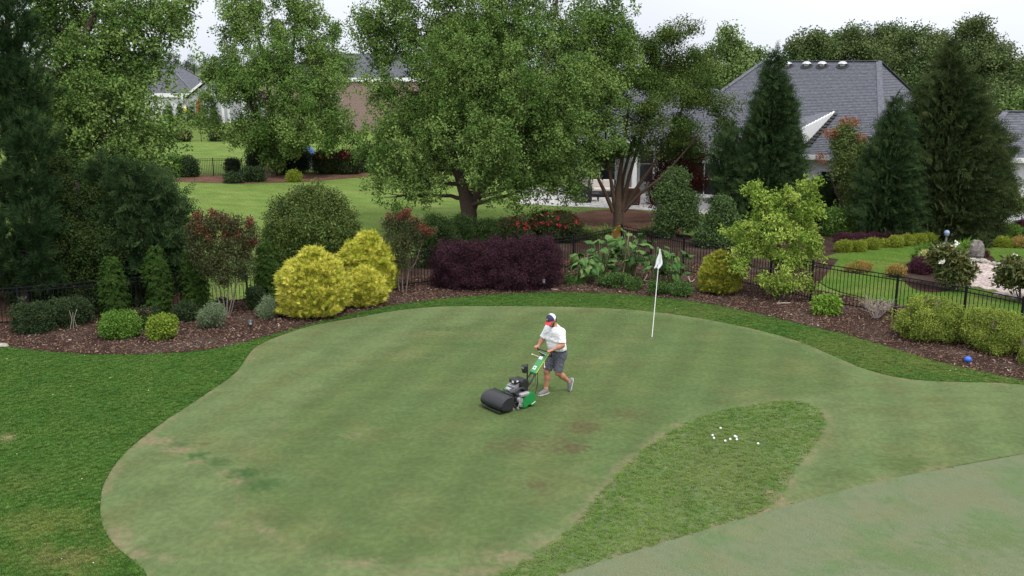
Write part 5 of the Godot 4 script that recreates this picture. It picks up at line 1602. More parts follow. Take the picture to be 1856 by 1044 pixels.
	roof_face(gh, gc2[0], Vector3(6.3, 5.7, 1.5), Vector3(6.3, 5.7, -10), gc2[3], slate2, 62)
	roof_face(gh, gc2[1], Vector3(6.3, 5.7, 1.5), Vector3(6.3, 5.7, -10), gc2[2], slate2, 63)
	wall_box(gh, gc2, 2.8, gw, 0.3, "wing_wall")
	var gab := MB.new()
	gab.prism(PackedVector2Array([Vector2(2.9, 2.8), Vector2(9.7, 2.8), Vector2(6.3, 5.4)]), Transform3D(Basis(), Vector3(0, 0, 1.15)), 0.16)
	part(gh, "gable_wall", gab.mesh(), gw)
	var rk := MB.new()
	rk.bar(Vector3(2.4, 2.85, 1.56), Vector3(6.3, 5.75, 1.56), 0.1, 0.25, 0.01)
	rk.bar(Vector3(10.2, 2.85, 1.56), Vector3(6.3, 5.75, 1.56), 0.1, 0.25, 0.01)
	part(gh, "rake_board", rk.mesh(), trim)
	window(gh, Vector3(4.4, 1.4, 1.3), Vector3.RIGHT, Vector3.BACK, 1.6, 1.6, trim, mat("pale glass", Color(0.35, 0.4, 0.45), 0.2))
	var pp := P(425, 225)
	var pg := thing("pergola", "white wooden pergola beside the distant grey house", "pergola", pp)
	for x in [-1.3, 1.2]:
		for z in [0.0, -2.4]:
			var q := MB.new()
			q.box(Transform3D(Basis(), Vector3(x, 1.5, z)), Vector3(0.26, 3.0, 0.26), 0.02)
			part(pg, "post", q.mesh(), trim)
	for z in [0.16, -2.56]:
		var q := MB.new()
		q.box(Transform3D(Basis(), Vector3(0, 3.1, z)), Vector3(4.2, 0.26, 0.1), 0.01)
		part(pg, "beam", q.mesh(), trim)
	for i in 8:
		var q := MB.new()
		q.box(Transform3D(Basis(), Vector3(-1.8 + i * 0.5, 3.34, -1.2)), Vector3(0.08, 0.2, 3.6), 0.01)
		part(pg, "rafter", q.mesh(), trim)

# ---------------------------------------------------------------- garden furniture and small things
func sofa(at: Vector3, turn: float, w: float, seats: int, label: String, frame: Material, fabric: Material) -> void:
	var o := thing("patio_sofa" if seats > 1 else "patio_armchair", label, "sofa" if seats > 1 else "armchair", at)
	o.rotation.y = turn
	var f := MB.new()
	f.box(Transform3D(Basis(), Vector3(0, 0.21, 0)), Vector3(w, 0.2, 0.78), 0.02)
	part(o, "base", f.mesh(), frame)
	var bk := MB.new()
	bk.box(Transform3D(Basis().rotated(Vector3.RIGHT, -0.12), Vector3(0, 0.55, -0.37)), Vector3(w, 0.62, 0.09), 0.03)
	part(o, "backrest", bk.mesh(), frame)
	for s in [-1.0, 1.0]:
		var a := MB.new()
		a.box(Transform3D(Basis(), Vector3(s * (w * 0.5 - 0.05), 0.47, 0.02)), Vector3(0.1, 0.34, 0.76), 0.02)
		part(o, "armrest", a.mesh(), frame)
		for z in [-0.3, 0.32]:
			var l := MB.new()
			l.box(Transform3D(Basis(), Vector3(s * (w * 0.5 - 0.06), 0.06, z)), Vector3(0.06, 0.12, 0.06), 0.005)
			part(o, "leg", l.mesh(), frame)
	for i in seats:
		var x := (i - (seats - 1) * 0.5) * (w - 0.24) / seats
		var cw := (w - 0.26) / seats
		var c := MB.new()
		c.box(Transform3D(Basis(), Vector3(x, 0.4, 0.04)), Vector3(cw, 0.17, 0.66), 0.05)
		part(o, "seat_cushion", c.mesh(), fabric)
		c = MB.new()
		c.box(Transform3D(Basis().rotated(Vector3.RIGHT, -0.2), Vector3(x, 0.66, -0.24)), Vector3(cw, 0.46, 0.17), 0.06)
		part(o, "back_cushion", c.mesh(), fabric)

func path_light(px: float, foot: float, label: String) -> void:
	var base := P(px, foot)
	var o := thing("path_light", label, "path light", base)
	var black := mat("lamp black", Color(0.015, 0.015, 0.016), 0.45)
	var b := MB.new()
	b.tube([Vector3(0, -0.05, 0), Vector3(0, 0.24, 0)], [0.011, 0.011], 8)
	part(o, "stake", b.mesh(), black)
	b = MB.new()
	b.lathe([Vector2(0.012, 0.23), Vector2(0.05, 0.245), Vector2(0.058, 0.27), Vector2(0.05, 0.275)], Transform3D(), 14)
	part(o, "lamp_base", b.mesh(), black)
	b = MB.new()
	b.lathe([Vector2(0.044, 0.27), Vector2(0.05, 0.35)], Transform3D(), 14)
	part(o, "lens", b.mesh(), mat("lamp lens", Color(0.4, 0.43, 0.45), 0.25))
	for i in 4:
		var a := TAU * i / 4.0 + 0.4
		b = MB.new()
		b.tube([Vector3(cos(a) * 0.053, 0.27, sin(a) * 0.053), Vector3(cos(a) * 0.056, 0.355, sin(a) * 0.056)], [0.006, 0.006], 5)
		part(o, "cage_bar", b.mesh(), black)
	b = MB.new()
	b.lathe([Vector2(0.066, 0.352), Vector2(0.07, 0.362), Vector2(0.05, 0.385), Vector2(0.02, 0.4), Vector2(0.0, 0.402)], Transform3D(), 14)
	part(o, "cap", b.mesh(), mat("lamp cap", Color(0.05, 0.05, 0.055), 0.4))

func build_garden() -> void:
	# red mulch strips and paving beyond the fences
	var soil: Material = mats["mulch soil"]
	structure("shaded_bed", sheet(px_poly([[-300, 600], [-40, 588], [325, 556], [345, 520], [330, 496], [100, 498], [-300, 505]]), 0.001, 0.4, straw_colour), soil, "reddish mulch ground in shade behind pine and juniper")
	structure("fence_bed", sheet(px_poly([[700, 512], [809, 493], [924, 479], [1040, 469], [1127, 450], [1240, 476], [1330, 494], [1474, 526], [1520, 470], [1330, 440], [1240, 425], [1127, 416], [1000, 428], [900, 438], [800, 455], [700, 478]]), 0.003, 0.4, mulch_colour), soil, "dark mulch strip just behind the black fence under the roses")
	structure("mulch_island", sheet(smooth_poly(px_poly([[985, 408], [1010, 394], [1060, 383], [1120, 379], [1180, 384], [1230, 396], [1235, 420], [1180, 446], [1120, 444], [1040, 430]])), 0.002, 0.4, straw_colour), soil, "round reddish mulch island around the vase shaped tree")
	structure("mulch_strip", sheet(px_poly([[230, 327], [440, 333], [560, 329], [690, 318], [760, 314], [760, 310], [580, 314], [440, 317], [230, 317]]), 0.002, 0.5, straw_colour), soil, "reddish mulch strip along the far fence under the slender birch")
	structure("bare_patch", sheet(smooth_poly(px_poly([[905, 398], [940, 390], [985, 392], [975, 404], [920, 408]])), 0.0, 0.3, func(p): return Color(0.27, 0.19, 0.11).lerp(Color(0.19, 0.25, 0.07), clampf(0.5 + ragged.get_noise_2d(p.x * 4.0, p.y * 4.0) * 1.5, 0.0, 1.0))), mats.turf, "bare tan patch in the lawn beside the rose bushes")
	structure("garden_lawn", sheet(smooth_poly(px_poly([[1500, 520], [1470, 480], [1505, 462], [1560, 452], [1650, 446], [1750, 446], [1880, 452], [2050, 462], [2050, 620], [1856, 590], [1752, 574], [1628, 552]])), -0.002, 0.35, garden_colour), mats.turf, "striped bright garden lawn beyond the black fence")
	structure("garden_bed", sheet(smooth_poly(px_poly([[1300, 450], [1480, 470], [1510, 461], [1560, 451], [1650, 445], [1750, 445], [1880, 450], [2050, 458], [2050, 400], [1600, 400], [1300, 395]])), -0.006, 0.5, mulch_colour), soil, "dark planting bed under the cypresses and laurels")
	structure("lily_bed", sheet(smooth_poly(px_poly([[1630, 492], [1660, 470], [1720, 460], [1790, 462], [1800, 480], [1740, 520], [1690, 530], [1650, 520]])), 0.004, 0.3, mulch_colour), soil, "small curved bed under the yellow lilies and magnolia")
	# the pink paved circle: pavers laid one by one
	var pv := P(1812, 508)
	var pav := thing("paved_circle", "pink stone paved circle with pale boulder edging in the garden", "patio", pv)
	var stone: Array = []
	for k in 3:
		stone.append(grained("pink stone %d" % k, [Color(0.62, 0.5, 0.46), Color(0.68, 0.56, 0.51), Color(0.56, 0.45, 0.42)][k], 0.85, tex.speck, 1.2))
	var slabm := MB.new()
	slabm.box(Transform3D(), Vector3(0.575, 0.05, 0.385), 0.008)
	var slab := slabm.mesh()
	var g := RandomNumberGenerator.new()
	g.seed = 4
	var rad := Vector2(absf(P(1740, 505).x - pv.x) * 1.1, absf(P(1800, 474).z - pv.z))
	for j in range(-20, 21):
		for i in range(-14, 15):
			var p := Vector3((i + (0.5 if j % 2 else 0.0)) * 0.585, 0, j * 0.395)
			if pow(p.x / rad.x, 2) + pow(p.z / rad.y, 2) < 1.0:
				var q := part(pav, "paver", slab, stone[g.randi() % 3])
				q.position = p + Vector3(0, 0.005 + g.randf() * 0.006, 0)
				q.rotation.y = g.randfn() * 0.006
	var rocks: Array = []
	for k in 3:
		rocks.append(rock(0.12, 800 + k))
	var pale := grained("pale boulder", Color(0.62, 0.57, 0.49), 0.9, tex.speck, 3.0, 1.0)
	for i in 34:
		var a := -PI * 0.95 + i * PI * 0.9 / 33.0
		for ring in 1:
			var q := part(pav, "edging_stone", rocks[g.randi() % 3], pale)
			q.transform = Transform3D(Basis(Vector3.UP, g.randf() * TAU).scaled(Vector3(1.1, 0.8, 1) * g.randf_range(0.75, 1.25)), Vector3(cos(a) * (rad.x + 0.2 + ring * 0.3), 0.05, sin(a) * (rad.y + 0.2 + ring * 0.3)))
	var bo := part(self, "boulder", rock(0.33, 850), grained("grey boulder", Color(0.3, 0.27, 0.25), 0.9, tex.speck, 2.5, 1.5))
	bo.position = P(1768, 472) + Vector3(0, 0.3, 0)
	bo.scale = Vector3(0.85, 1.25, 0.8)
	tag(bo, "upright grey boulder beside the spiky purple shrub", "boulder")
	var gz := MB.new()
	gz.ell(Transform3D(Basis().scaled(Vector3.ONE * 0.11), Vector3(0, 0.46, 0)), 18, 12)
	var gaz := thing("gazing_ball", "pale blue gazing ball on a stand among white hydrangeas", "garden ball", P(1714, 443))
	part(gaz, "ball", gz.mesh(), mat("gazing glass", Color(0.25, 0.32, 0.5), 0.2))
	gz = MB.new()
	gz.lathe([Vector2(0.13, 0.0), Vector2(0.11, 0.04), Vector2(0.04, 0.1), Vector2(0.035, 0.3), Vector2(0.1, 0.38), Vector2(0.09, 0.4)], Transform3D(), 14)
	part(gaz, "stand", gz.mesh(), mat("stand", Color(0.2, 0.2, 0.2), 0.6))
	# patio and seats behind the vase shaped tree
	var conc := grained("patio concrete", Color(0.62, 0.6, 0.58), 0.85, tex.speck, 0.6)
	structure("patio", sheet(px_poly([[940, 369], [1020, 374], [1110, 377], [1190, 382], [1330, 392], [1330, 342], [940, 340]]), 0.004, 0.6, func(_p): return Color.WHITE), conc, "pale concrete patio behind the vase shaped tree")
	var wick := mat("dark wicker", Color(0.022, 0.02, 0.026), 0.7)
	var red := mat("red brown wicker", Color(0.075, 0.024, 0.018), 0.7)
	var beige := mat("beige cushion", Color(0.56, 0.51, 0.47), 0.9)
	sofa(P(1055, 366), PI * 1.0, 0.95, 1, "dark wicker armchair seen from behind on the patio", wick, beige)
	sofa(P(1143, 370), PI * 0.95, 0.95, 1, "red brown wicker armchair beside the vase shaped tree trunk", red, beige)
	sofa(P(1052, 351), 0.25, 1.5, 2, "beige cushioned patio sofa beside the white porch column", wick, beige)
	sofa(P(1092, 356), 0.0, 1.5, 2, "beige cushioned patio sofa just left of the tree trunk", wick, beige)
	var tb := thing("patio_table", "low dark patio table between the cushioned seats", "table", P(1075, 364))
	var q2 := MB.new()
	q2.box(Transform3D(Basis(), Vector3(0, 0.38, 0)), Vector3(0.6, 0.05, 0.6), 0.01)
	part(tb, "table_top", q2.mesh(), wick)
	for x in [-0.25, 0.25]:
		for z in [-0.25, 0.25]:
			q2 = MB.new()
			q2.box(Transform3D(Basis(), Vector3(x, 0.18, z)), Vector3(0.05, 0.35, 0.05), 0.005)
			part(tb, "leg", q2.mesh(), wick)
	# small pool with rock rim
	var wp := P(1272, 372)
	var pool := thing("spa_pool", "small blue raised pool with white rock rim behind the trees", "pool", wp)
	q2 = MB.new()
	q2.lathe([Vector2(0.95, 0.0), Vector2(0.95, 0.5), Vector2(0.7, 0.52), Vector2(0.7, 0.4)], Transform3D(), 24)
	part(pool, "basin", q2.mesh(), conc)
	q2 = MB.new()
	q2.lathe([Vector2(0.72, 0.46), Vector2(0.0, 0.461)], Transform3D(), 24)
	part(pool, "water", q2.mesh(), mat("pool water", Color(0.06, 0.4, 0.72), 0.1))
	for i in 16:
		var a := TAU * i / 16.0
		var st := part(pool, "rim_rock", rocks[i % 3], mat("white rock", Color(0.7, 0.69, 0.68), 0.9))
		st.transform = Transform3D(Basis(Vector3.UP, a * 3.0).scaled(Vector3.ONE * g.randf_range(1.1, 1.9)), Vector3(cos(a) * 1.1, 0.5 + (0.25 if sin(a) < -0.2 else -0.15), sin(a) * 1.1))
	# blue cover and folded red umbrella far left
	var cv := thing("blue_cover", "small blue domed cover on stand beyond the far fence", "cover", P(557, 306))
	q2 = MB.new()
	q2.lathe([Vector2(0.62, 0.95), Vector2(0.6, 1.1), Vector2(0.48, 1.35), Vector2(0.3, 1.5), Vector2(0.0, 1.54)], Transform3D(), 18)
	part(cv, "dome", q2.mesh(), mat("blue vinyl", Color(0.07, 0.17, 0.42), 0.5))
	q2 = MB.new()
	q2.lathe([Vector2(0.5, 0.0), Vector2(0.5, 0.95)], Transform3D(), 18)
	part(cv, "body", q2.mesh(), mat("grey plastic", Color(0.25, 0.26, 0.28), 0.6))
	var um := thing("folded_umbrella", "folded bright red umbrella among pointed arborvitae by distant house", "umbrella", P(362, 223))
	q2 = MB.new()
	q2.tube([Vector3(0, 0, 0), Vector3(0.1, 3.1, 0)], [0.03, 0.03], 6)
	part(um, "pole", q2.mesh(), mat("white pole", Color(0.7, 0.7, 0.7), 0.5))
	q2 = MB.new()
	q2.tube([Vector3(-0.05, 0.95, 0), Vector3(0, 1.4, 0), Vector3(0.08, 2.4, 0), Vector3(0.14, 3.05, 0)], [0.36, 0.34, 0.3, 0.06], 10)
	part(um, "canopy", q2.mesh(), mat("red canvas", Color(0.55, 0.02, 0.03), 0.7))
	var yp := thing("yellow_post", "small yellow topped post between two pointed arborvitae", "post", P(338, 226))
	q2 = MB.new()
	q2.tube([Vector3.ZERO, Vector3(0, 1.4, 0)], [0.08, 0.06], 8)
	part(yp, "post", q2.mesh(), mat("pale post", Color(0.6, 0.58, 0.45), 0.7))
	q2 = MB.new()
	q2.ell(Transform3D(Basis().scaled(Vector3(0.2, 0.45, 0.2)), Vector3(0, 1.7, 0)), 10, 8)
	part(yp, "top", q2.mesh(), mat("yellow paint", Color(0.7, 0.6, 0.12), 0.6))
	path_light(455, 606, "black path light in the mulch below the red tipped shrub")
	path_light(985, 528, "black path light at the end of the purple hedge")
	var ball := MB.new()
	ball.ell(Transform3D(Basis().scaled(Vector3(0.085, 0.075, 0.085)), Vector3(0, 0.075, 0)), 20, 14)
	var bb := part(self, "ball", ball.mesh(), mat("blue rubber", Color(0.03, 0.12, 0.55), 0.45))
	bb.position = P(1754, 657)
	tag(bb, "blue rubber ball at the rim of the mulch bed", "ball")
	# bits of bark and a stone on the bed
	for a in [[1420, 551, 0.42, 0.1, "pale split piece of wood on the mulch below lime green tree"], [985, 522, 0.2, 0.6, "curled pale bark piece near the path light by the purple hedge"], [1005, 526, 0.22, -0.4, "white curled bark piece beside the purple hedge end"]]:
		var m := MB.new()
		m.bar(Vector3(-a[2] * 0.5, 0.03, 0), Vector3(a[2] * 0.5, 0.035, 0.02), 0.05, 0.02, 0.006)
		var w := part(self, "bark_piece", m.mesh(), mat("pale wood", Color(0.42, 0.33, 0.27), 0.9))
		w.position = P(a[0], a[1])
		w.rotation.y = a[3]
		tag(w, a[4], "bark")
	var fs := part(self, "flat_stone", rock(0.2, 870), pale)
	fs.position = P(5, 628) + Vector3(0, 0.03, 0)
	fs.scale = Vector3(0.8, 0.25, 0.5)
	tag(fs, "pale flat stone at the dark end of the mulch rim", "stone")

func rock(size: float, sd: int) -> ArrayMesh:
	var f := FastNoiseLite.new()
	f.seed = sd
	f.frequency = 0.9
	var b := MB.new()
	var seg := 10
	var rows := 7
	var pt := func(i: int, k: int) -> Vector3:
		var th := PI * i / rows
		var ph := TAU * (k % seg) / seg
		var d := Vector3(sin(th) * cos(ph), cos(th), sin(th) * sin(ph))
		return d * size * (1.0 + 0.5 * f.get_noise_3d(d.x * 1.2, d.y * 1.2, d.z * 1.2))
	for i in rows:
		for k in seg:
			var p: Vector3 = pt.call(i, k)
			b.flat(p, pt.call(i + 1, k), pt.call(i + 1, k + 1), p)
			b.flat(p, pt.call(i + 1, k + 1), pt.call(i, k + 1), p)
	return b.mesh()

func build_flag() -> void:
	var base := P(1182, 612)
	var o := thing("flagstick", "white flagstick with limp white flag leaning in the putting green", "flag", base)
	var top := at_depth(1196, 452, depth_of(base)) - base
	var b := MB.new()
	b.tube([Vector3(-0.01, -0.1, 0) , top * 0.5, top], [0.011, 0.01, 0.008], 8)
	part(o, "pole", b.mesh(), mat("white fibreglass", Color(0.8, 0.8, 0.78), 0.4))
	b = MB.new()
	b.ell(Transform3D(Basis().scaled(Vector3.ONE * 0.014), top), 10, 8)
	part(o, "finial", b.mesh(), mats["white fibreglass"])
	# cloth hanging in folds from the top
	b = MB.new()
	var k := mpp(base)
	var ax := top.normalized()
	var rows := [[0.0, -0.01, 0.012], [0.25, -0.02, 0.05], [0.5, -0.06, 0.075], [0.7, -0.075, 0.1], [0.82, -0.08, 0.09], [1.0, -0.11, 0.02]]
	var prev: Array = []
	for q in rows:
		var c: Vector3 = top - ax * float(q[0]) * 0.47
		var row: Array = []
		for s in 9:
			var t := s / 8.0
			row.append(c + Vector3(lerpf(q[1], q[2], t), -0.05 * absf(t - 0.35) * float(q[0]), 0.035 * sin(t * TAU * 1.5) * (0.3 + float(q[0]))))
		if prev.size():
			for s in 8:
				b.quad(prev[s], prev[s + 1], row[s + 1], row[s], Vector3(0, 0, 1))
		prev = row
	part(o, "cloth", b.mesh(), mat("white flag", Color(0.72, 0.73, 0.77), 0.8, {"backlight_enabled": true, "backlight": Color(0.5, 0.5, 0.5)}))
	b = MB.new()
	b.lathe([Vector2(0.056, 0.008), Vector2(0.054, -0.1)], Transform3D(), 20)
	part(o, "cup", b.mesh(), mat("cup", Color(0.6, 0.6, 0.58), 0.5))
	b = MB.new()
	b.lathe([Vector2(0.054, 0.0075), Vector2(0.0, 0.0076)], Transform3D(), 20)
	part(o, "hole", b.mesh(), mat("hole", Color(0.02, 0.02, 0.015), 0.9))
	# golf balls on the tongue of long grass
	var gb := MB.new()
	gb.ell(Transform3D(Basis().scaled(Vector3.ONE * 0.022)), 16, 10)
	var gm := gb.mesh()
	for q in [[1306, 776], [1291.5, 789], [1294, 794], [1314.5, 799], [1323.5, 796], [1332, 790.5], [1334.5, 792], [1335.5, 796.5], [1374, 804]]:
		var w := part(self, "golf_ball", gm, mat("golf ball", Color(0.82, 0.82, 0.82), 0.35))
		w.position = P(q[0], q[1], 0.05)
		tag(w, "white golf ball lying on the tongue of longer grass", "golf ball", "golf balls on the long grass")

# ---------------------------------------------------------------- the man: joints with radii, joined smoothly and meshed as surface nets
# bone: [a, b, radius at a, radius at b, cut flat at b]; planes: [normal, offset], the side normal.p > offset is cut away
func nets(bones: Array, cell: float, k: float, planes: Array) -> Array:
	var lo := Vector3.ONE * 1e9
	var hi := Vector3.ONE * -1e9
	for q in bones:
		var r: float = maxf(q[2], q[3]) + cell * 3.0 + k * 0.3
		lo = lo.min(q[0] - Vector3.ONE * r).min(q[1] - Vector3.ONE * r)
		hi = hi.max(q[0] + Vector3.ONE * r).max(q[1] + Vector3.ONE * r)
	var nx := int((hi.x - lo.x) / cell) + 2
	var ny := int((hi.y - lo.y) / cell) + 2
	var nz := int((hi.z - lo.z) / cell) + 2
	var f := PackedFloat32Array()
	f.resize(nx * ny * nz)
	f.fill(1.0)
	for q in bones:
		var a: Vector3 = q[0]
		var b: Vector3 = q[1]
		var ra: float = q[2]
		var rb: float = q[3]
		var ab := b - a
		var l2 := maxf(ab.length_squared(), 1e-9)
		var cutn := ab.normalized()
		var cut: bool = q.size() > 4 and q[4]
		var m := maxf(ra, rb) + k + cell * 2.0
		var i0 := ((a.min(b) - Vector3.ONE * m - lo) / cell).floor().max(Vector3.ZERO)
		var i1 := ((a.max(b) + Vector3.ONE * m - lo) / cell).ceil().min(Vector3(nx - 1, ny - 1, nz - 1))
		for z in range(int(i0.z), int(i1.z) + 1):
			for y in range(int(i0.y), int(i1.y) + 1):
				var at := (z * ny + y) * nx
				for x in range(int(i0.x), int(i1.x) + 1):
					var p := lo + Vector3(x, y, z) * cell
					var t := clampf((p - a).dot(ab) / l2, 0.0, 1.0)
					var d := p.distance_to(a + ab * t) - lerpf(ra, rb, t)
					if cut:
						d = maxf(d, (p - b).dot(cutn))
					var o := f[at + x]
					var h := maxf(k - absf(o - d), 0.0) / k
					f[at + x] = minf(o, d) - h * h * k * 0.25
	if planes.size():
		for z in nz:
			for y in ny:
				for x in nx:
					var p := lo + Vector3(x, y, z) * cell
					var at := (z * ny + y) * nx + x
					for q in planes:
						f[at] = maxf(f[at], p.dot(q[0]) - float(q[1]))
	var vs := PackedVector3Array()
	var ns := PackedVector3Array()
	var idx := PackedInt32Array()
	var ids := PackedInt32Array()
	ids.resize(nx * ny * nz)
	ids.fill(-1)
	var sy := nx
	var sz := nx * ny
	var corner := [0, 1, sy, sy + 1, sz, sz + 1, sz + sy, sz + sy + 1]
	var edges := [[0, 1], [2, 3], [4, 5], [6, 7], [0, 2], [1, 3], [4, 6], [5, 7], [0, 4], [1, 5], [2, 6], [3, 7]]
	for z in nz - 1:
		for y in ny - 1:
			for x in nx - 1:
				var at := (z * ny + y) * nx + x
				var neg := 0
				for c in 8:
					if f[at + corner[c]] < 0.0:
						neg += 1
				if neg == 0 or neg == 8:
					continue
				var sum := Vector3.ZERO
				var n := 0
				for e in edges:
					var v0 := f[at + corner[e[0]]]
					var v1 := f[at + corner[e[1]]]
					if (v0 < 0.0) != (v1 < 0.0):
						var t := v0 / (v0 - v1)
						var p0 := Vector3(e[0] & 1, (e[0] >> 1) & 1, e[0] >> 2)
						var p1 := Vector3(e[1] & 1, (e[1] >> 1) & 1, e[1] >> 2)
						sum += p0.lerp(p1, t)
						n += 1
				ids[at] = vs.size()
				vs.append(lo + (Vector3(x, y, z) + sum / n) * cell)
				var gx := f[at + 1] + f[at + 1 + sy] + f[at + 1 + sz] + f[at + 1 + sy + sz] - f[at] - f[at + sy] - f[at + sz] - f[at + sy + sz]
				var gy := f[at + sy] + f[at + 1 + sy] + f[at + sy + sz] + f[at + 1 + sy + sz] - f[at] - f[at + 1] - f[at + sz] - f[at + 1 + sz]
				var gz := f[at + sz] + f[at + 1 + sz] + f[at + sy + sz] + f[at + 1 + sy + sz] - f[at] - f[at + 1] - f[at + sy] - f[at + 1 + sy]
				ns.append(Vector3(gx, gy, gz).normalized())
	for z in range(1, nz - 1):
		for y in range(1, ny - 1):
			for x in range(1, nx - 1):
				var at := (z * ny + y) * nx + x
				var v0 := f[at] < 0.0
				for ax in 3:
					var st: int = [1, sy, sz][ax]
					if v0 == (f[at + st] < 0.0):
						continue
					var u: int = [sy, sz, 1][ax]
					var w: int = [sz, 1, sy][ax]
					var q := [ids[at - u - w], ids[at - w], ids[at], ids[at - u]]
					if q.min() < 0:
						continue
					if v0:
						idx.append_array(PackedInt32Array([q[0], q[2], q[1], q[0], q[3], q[2]]))
					else:
						idx.append_array(PackedInt32Array([q[0], q[1], q[2], q[0], q[2], q[3]]))
	return [vs, ns, idx]

func nets_mesh(list: Array) -> ArrayMesh:
	var vs := PackedVector3Array()
	var ns := PackedVector3Array()
	var idx := PackedInt32Array()
	for q in list:
		var off := vs.size()
		vs.append_array(q[0])
		ns.append_array(q[1])
		for i in q[2]:
			idx.append(i + off)
	var arr := []
	arr.resize(Mesh.ARRAY_MAX)
	arr[Mesh.ARRAY_VERTEX] = vs
	arr[Mesh.ARRAY_NORMAL] = ns
	arr[Mesh.ARRAY_INDEX] = idx
	var m := ArrayMesh.new()
	m.add_surface_from_arrays(Mesh.PRIMITIVE_TRIANGLES, arr)
	return m

var FWD := Vector3(-0.76, 0, 0.65).normalized()
var LEFT := Vector3(0.65, 0, 0.76).normalized()
var MOWER := Vector3.ZERO

func V(x: float, y: float, z: float) -> Vector3:
	return Vector3(x, y, z)

func build_person() -> void:
	var frame := Basis(LEFT, Vector3.UP, FWD)
	var o := thing("person", "person in white polo shirt, grey shorts and cap pushing the green mower", "person", MOWER - FWD * 0.98 + LEFT * 0.03)
	o.basis = frame
	var skin := mat("skin", Color(0.42, 0.19, 0.115), 0.55, {"subsurf_scatter_enabled": true, "subsurf_scatter_strength": 0.1})
	var H := Transform3D(Basis(Vector3.RIGHT, 0.42), V(0, 1.625, 0.09))
	var lsh := V(0.2, 1.40, -0.01)
	var lel := V(0.285, 1.145, 0.05)
	var lwr := V(0.2, 1.06, 0.255)
	var rsh := V(-0.2, 1.40, 0.01)
	var rel := V(-0.285, 1.16, 0.09)
	var rwr := V(-0.225, 1.06, 0.255)
	var lhip := V(0.095, 0.9, -0.085)
	var lkn := V(0.105, 0.49, 0.0)
	var lan := V(0.12, 0.2, -0.345)
	var rhip := V(-0.095, 0.9, -0.085)
	var rkn := V(-0.09, 0.5, 0.145)
	var ran := V(-0.085, 0.1, 0.165)
	var body := [
		[V(0.12, 1.36, 0), V(-0.12, 1.36, 0), 0.1, 0.1], [V(0.09, 1.2, -0.02), V(-0.09, 1.2, -0.02), 0.11, 0.11], [V(0.085, 1.04, -0.055), V(-0.085, 1.04, -0.055), 0.11, 0.11], [V(0.085, 0.92, -0.085), V(-0.085, 0.92, -0.085), 0.11, 0.11], [V(0, 1.42, 0), V(0, 0.95, -0.08), 0.1, 0.1],
		[V(0, 1.42, -0.005), V(0, 1.58, 0.065), 0.066, 0.058], [V(0.06, 1.44, 0), lsh, 0.06, 0.055], [V(-0.06, 1.44, 0), rsh, 0.06, 0.055],
		[lsh, lel, 0.056, 0.046], [lel, lel.lerp(lwr, 0.35), 0.046, 0.045], [lel.lerp(lwr, 0.35), lwr, 0.045, 0.029],
		[rsh, rel, 0.056, 0.046], [rel, rel.lerp(rwr, 0.35), 0.046, 0.045], [rel.lerp(rwr, 0.35), rwr, 0.045, 0.029],
		[lhip, lkn, 0.088, 0.06], [lkn, V(0.108, 0.39, -0.125), 0.055, 0.06], [V(0.108, 0.39, -0.125), lan, 0.06, 0.037], [lan, V(0.12, 0.15, -0.36), 0.037, 0.04],
		[rhip, rkn, 0.088, 0.06], [rkn, V(-0.088, 0.37, 0.13), 0.055, 0.06], [V(-0.088, 0.37, 0.13), ran, 0.06, 0.037], [ran, V(-0.085, 0.05, 0.18), 0.037, 0.04],
	]
	var face: Array = [
		[V(0, 0.045, -0.02), V(0, 0.035, 0.02), 0.09, 0.088], [V(0, -0.02, 0.03), V(0, -0.05, 0.04), 0.068, 0.058], [V(0.025, -0.085, 0.05), V(-0.025, -0.085, 0.05), 0.034, 0.034], [V(0, 0.0, 0.098), V(0, -0.035, 0.118), 0.011, 0.016],
		[V(0.084, 0.01, -0.005), V(0.084, -0.022, 0.0), 0.02, 0.015], [V(-0.084, 0.01, -0.005), V(-0.084, -0.022, 0.0), 0.02, 0.015], [V(0.03, -0.066, 0.088), V(-0.03, -0.066, 0.088), 0.012, 0.012], [V(0.05, 0.026, 0.085), V(-0.05, 0.026, 0.085), 0.014, 0.014], [V(0, -0.05, 0.0), V(0, -0.12, -0.02), 0.058, 0.06],
	]
	for q in face:
		q[0] = H * q[0]
		q[1] = H * q[1]
	var pieces := [nets(body, 0.015, 0.045, []), nets(face, 0.0055, 0.022, [])]
	for s in [1.0, -1.0]:
		var w := lwr if s > 0.0 else rwr
		var cx: float = 0.19 * s if s > 0.0 else -0.215
		var hand: Array = []
		for j in 4:
			var x: float = cx + (j - 1.5) * 0.021
			hand.append([w + V((j - 1.5) * 0.008, 0, 0), V(x, 1.058, 0.325), 0.021, 0.017])
			var len_: float = [0.9, 1.0, 1.05, 0.92][j]
			hand.append([V(x, 1.058, 0.325), V(x, 1.045, 0.325 + 0.036 * len_), 0.0105, 0.0098])
			hand.append([V(x, 1.045, 0.325 + 0.036 * len_), V(x, 1.012, 0.325 + 0.032 * len_), 0.0098, 0.0092])
			hand.append([V(x, 1.012, 0.325 + 0.032 * len_), V(x, 1.002, 0.333), 0.0092, 0.008])
		var tx: float = cx - s * 0.04
		hand.append([w + V(-s * 0.012, -0.005, 0.02), V(tx, 1.035, 0.3), 0.017, 0.012])
		hand.append([V(tx, 1.035, 0.3), V(tx - s * 0.006, 1.008, 0.318), 0.012, 0.01])
		hand.append([V(tx - s * 0.006, 1.008, 0.318), V(tx - s * 0.004, 1.0, 0.343), 0.01, 0.008])
		pieces.append(nets(hand, 0.004, 0.008, []))
	part(o, "body", nets_mesh(pieces), skin)
	# clothes
	tex.folds = noise_image(256, [[0.012, 1.0, 41], [0.03, 0.35, 42]], 0.0, 1.0, 1.8)
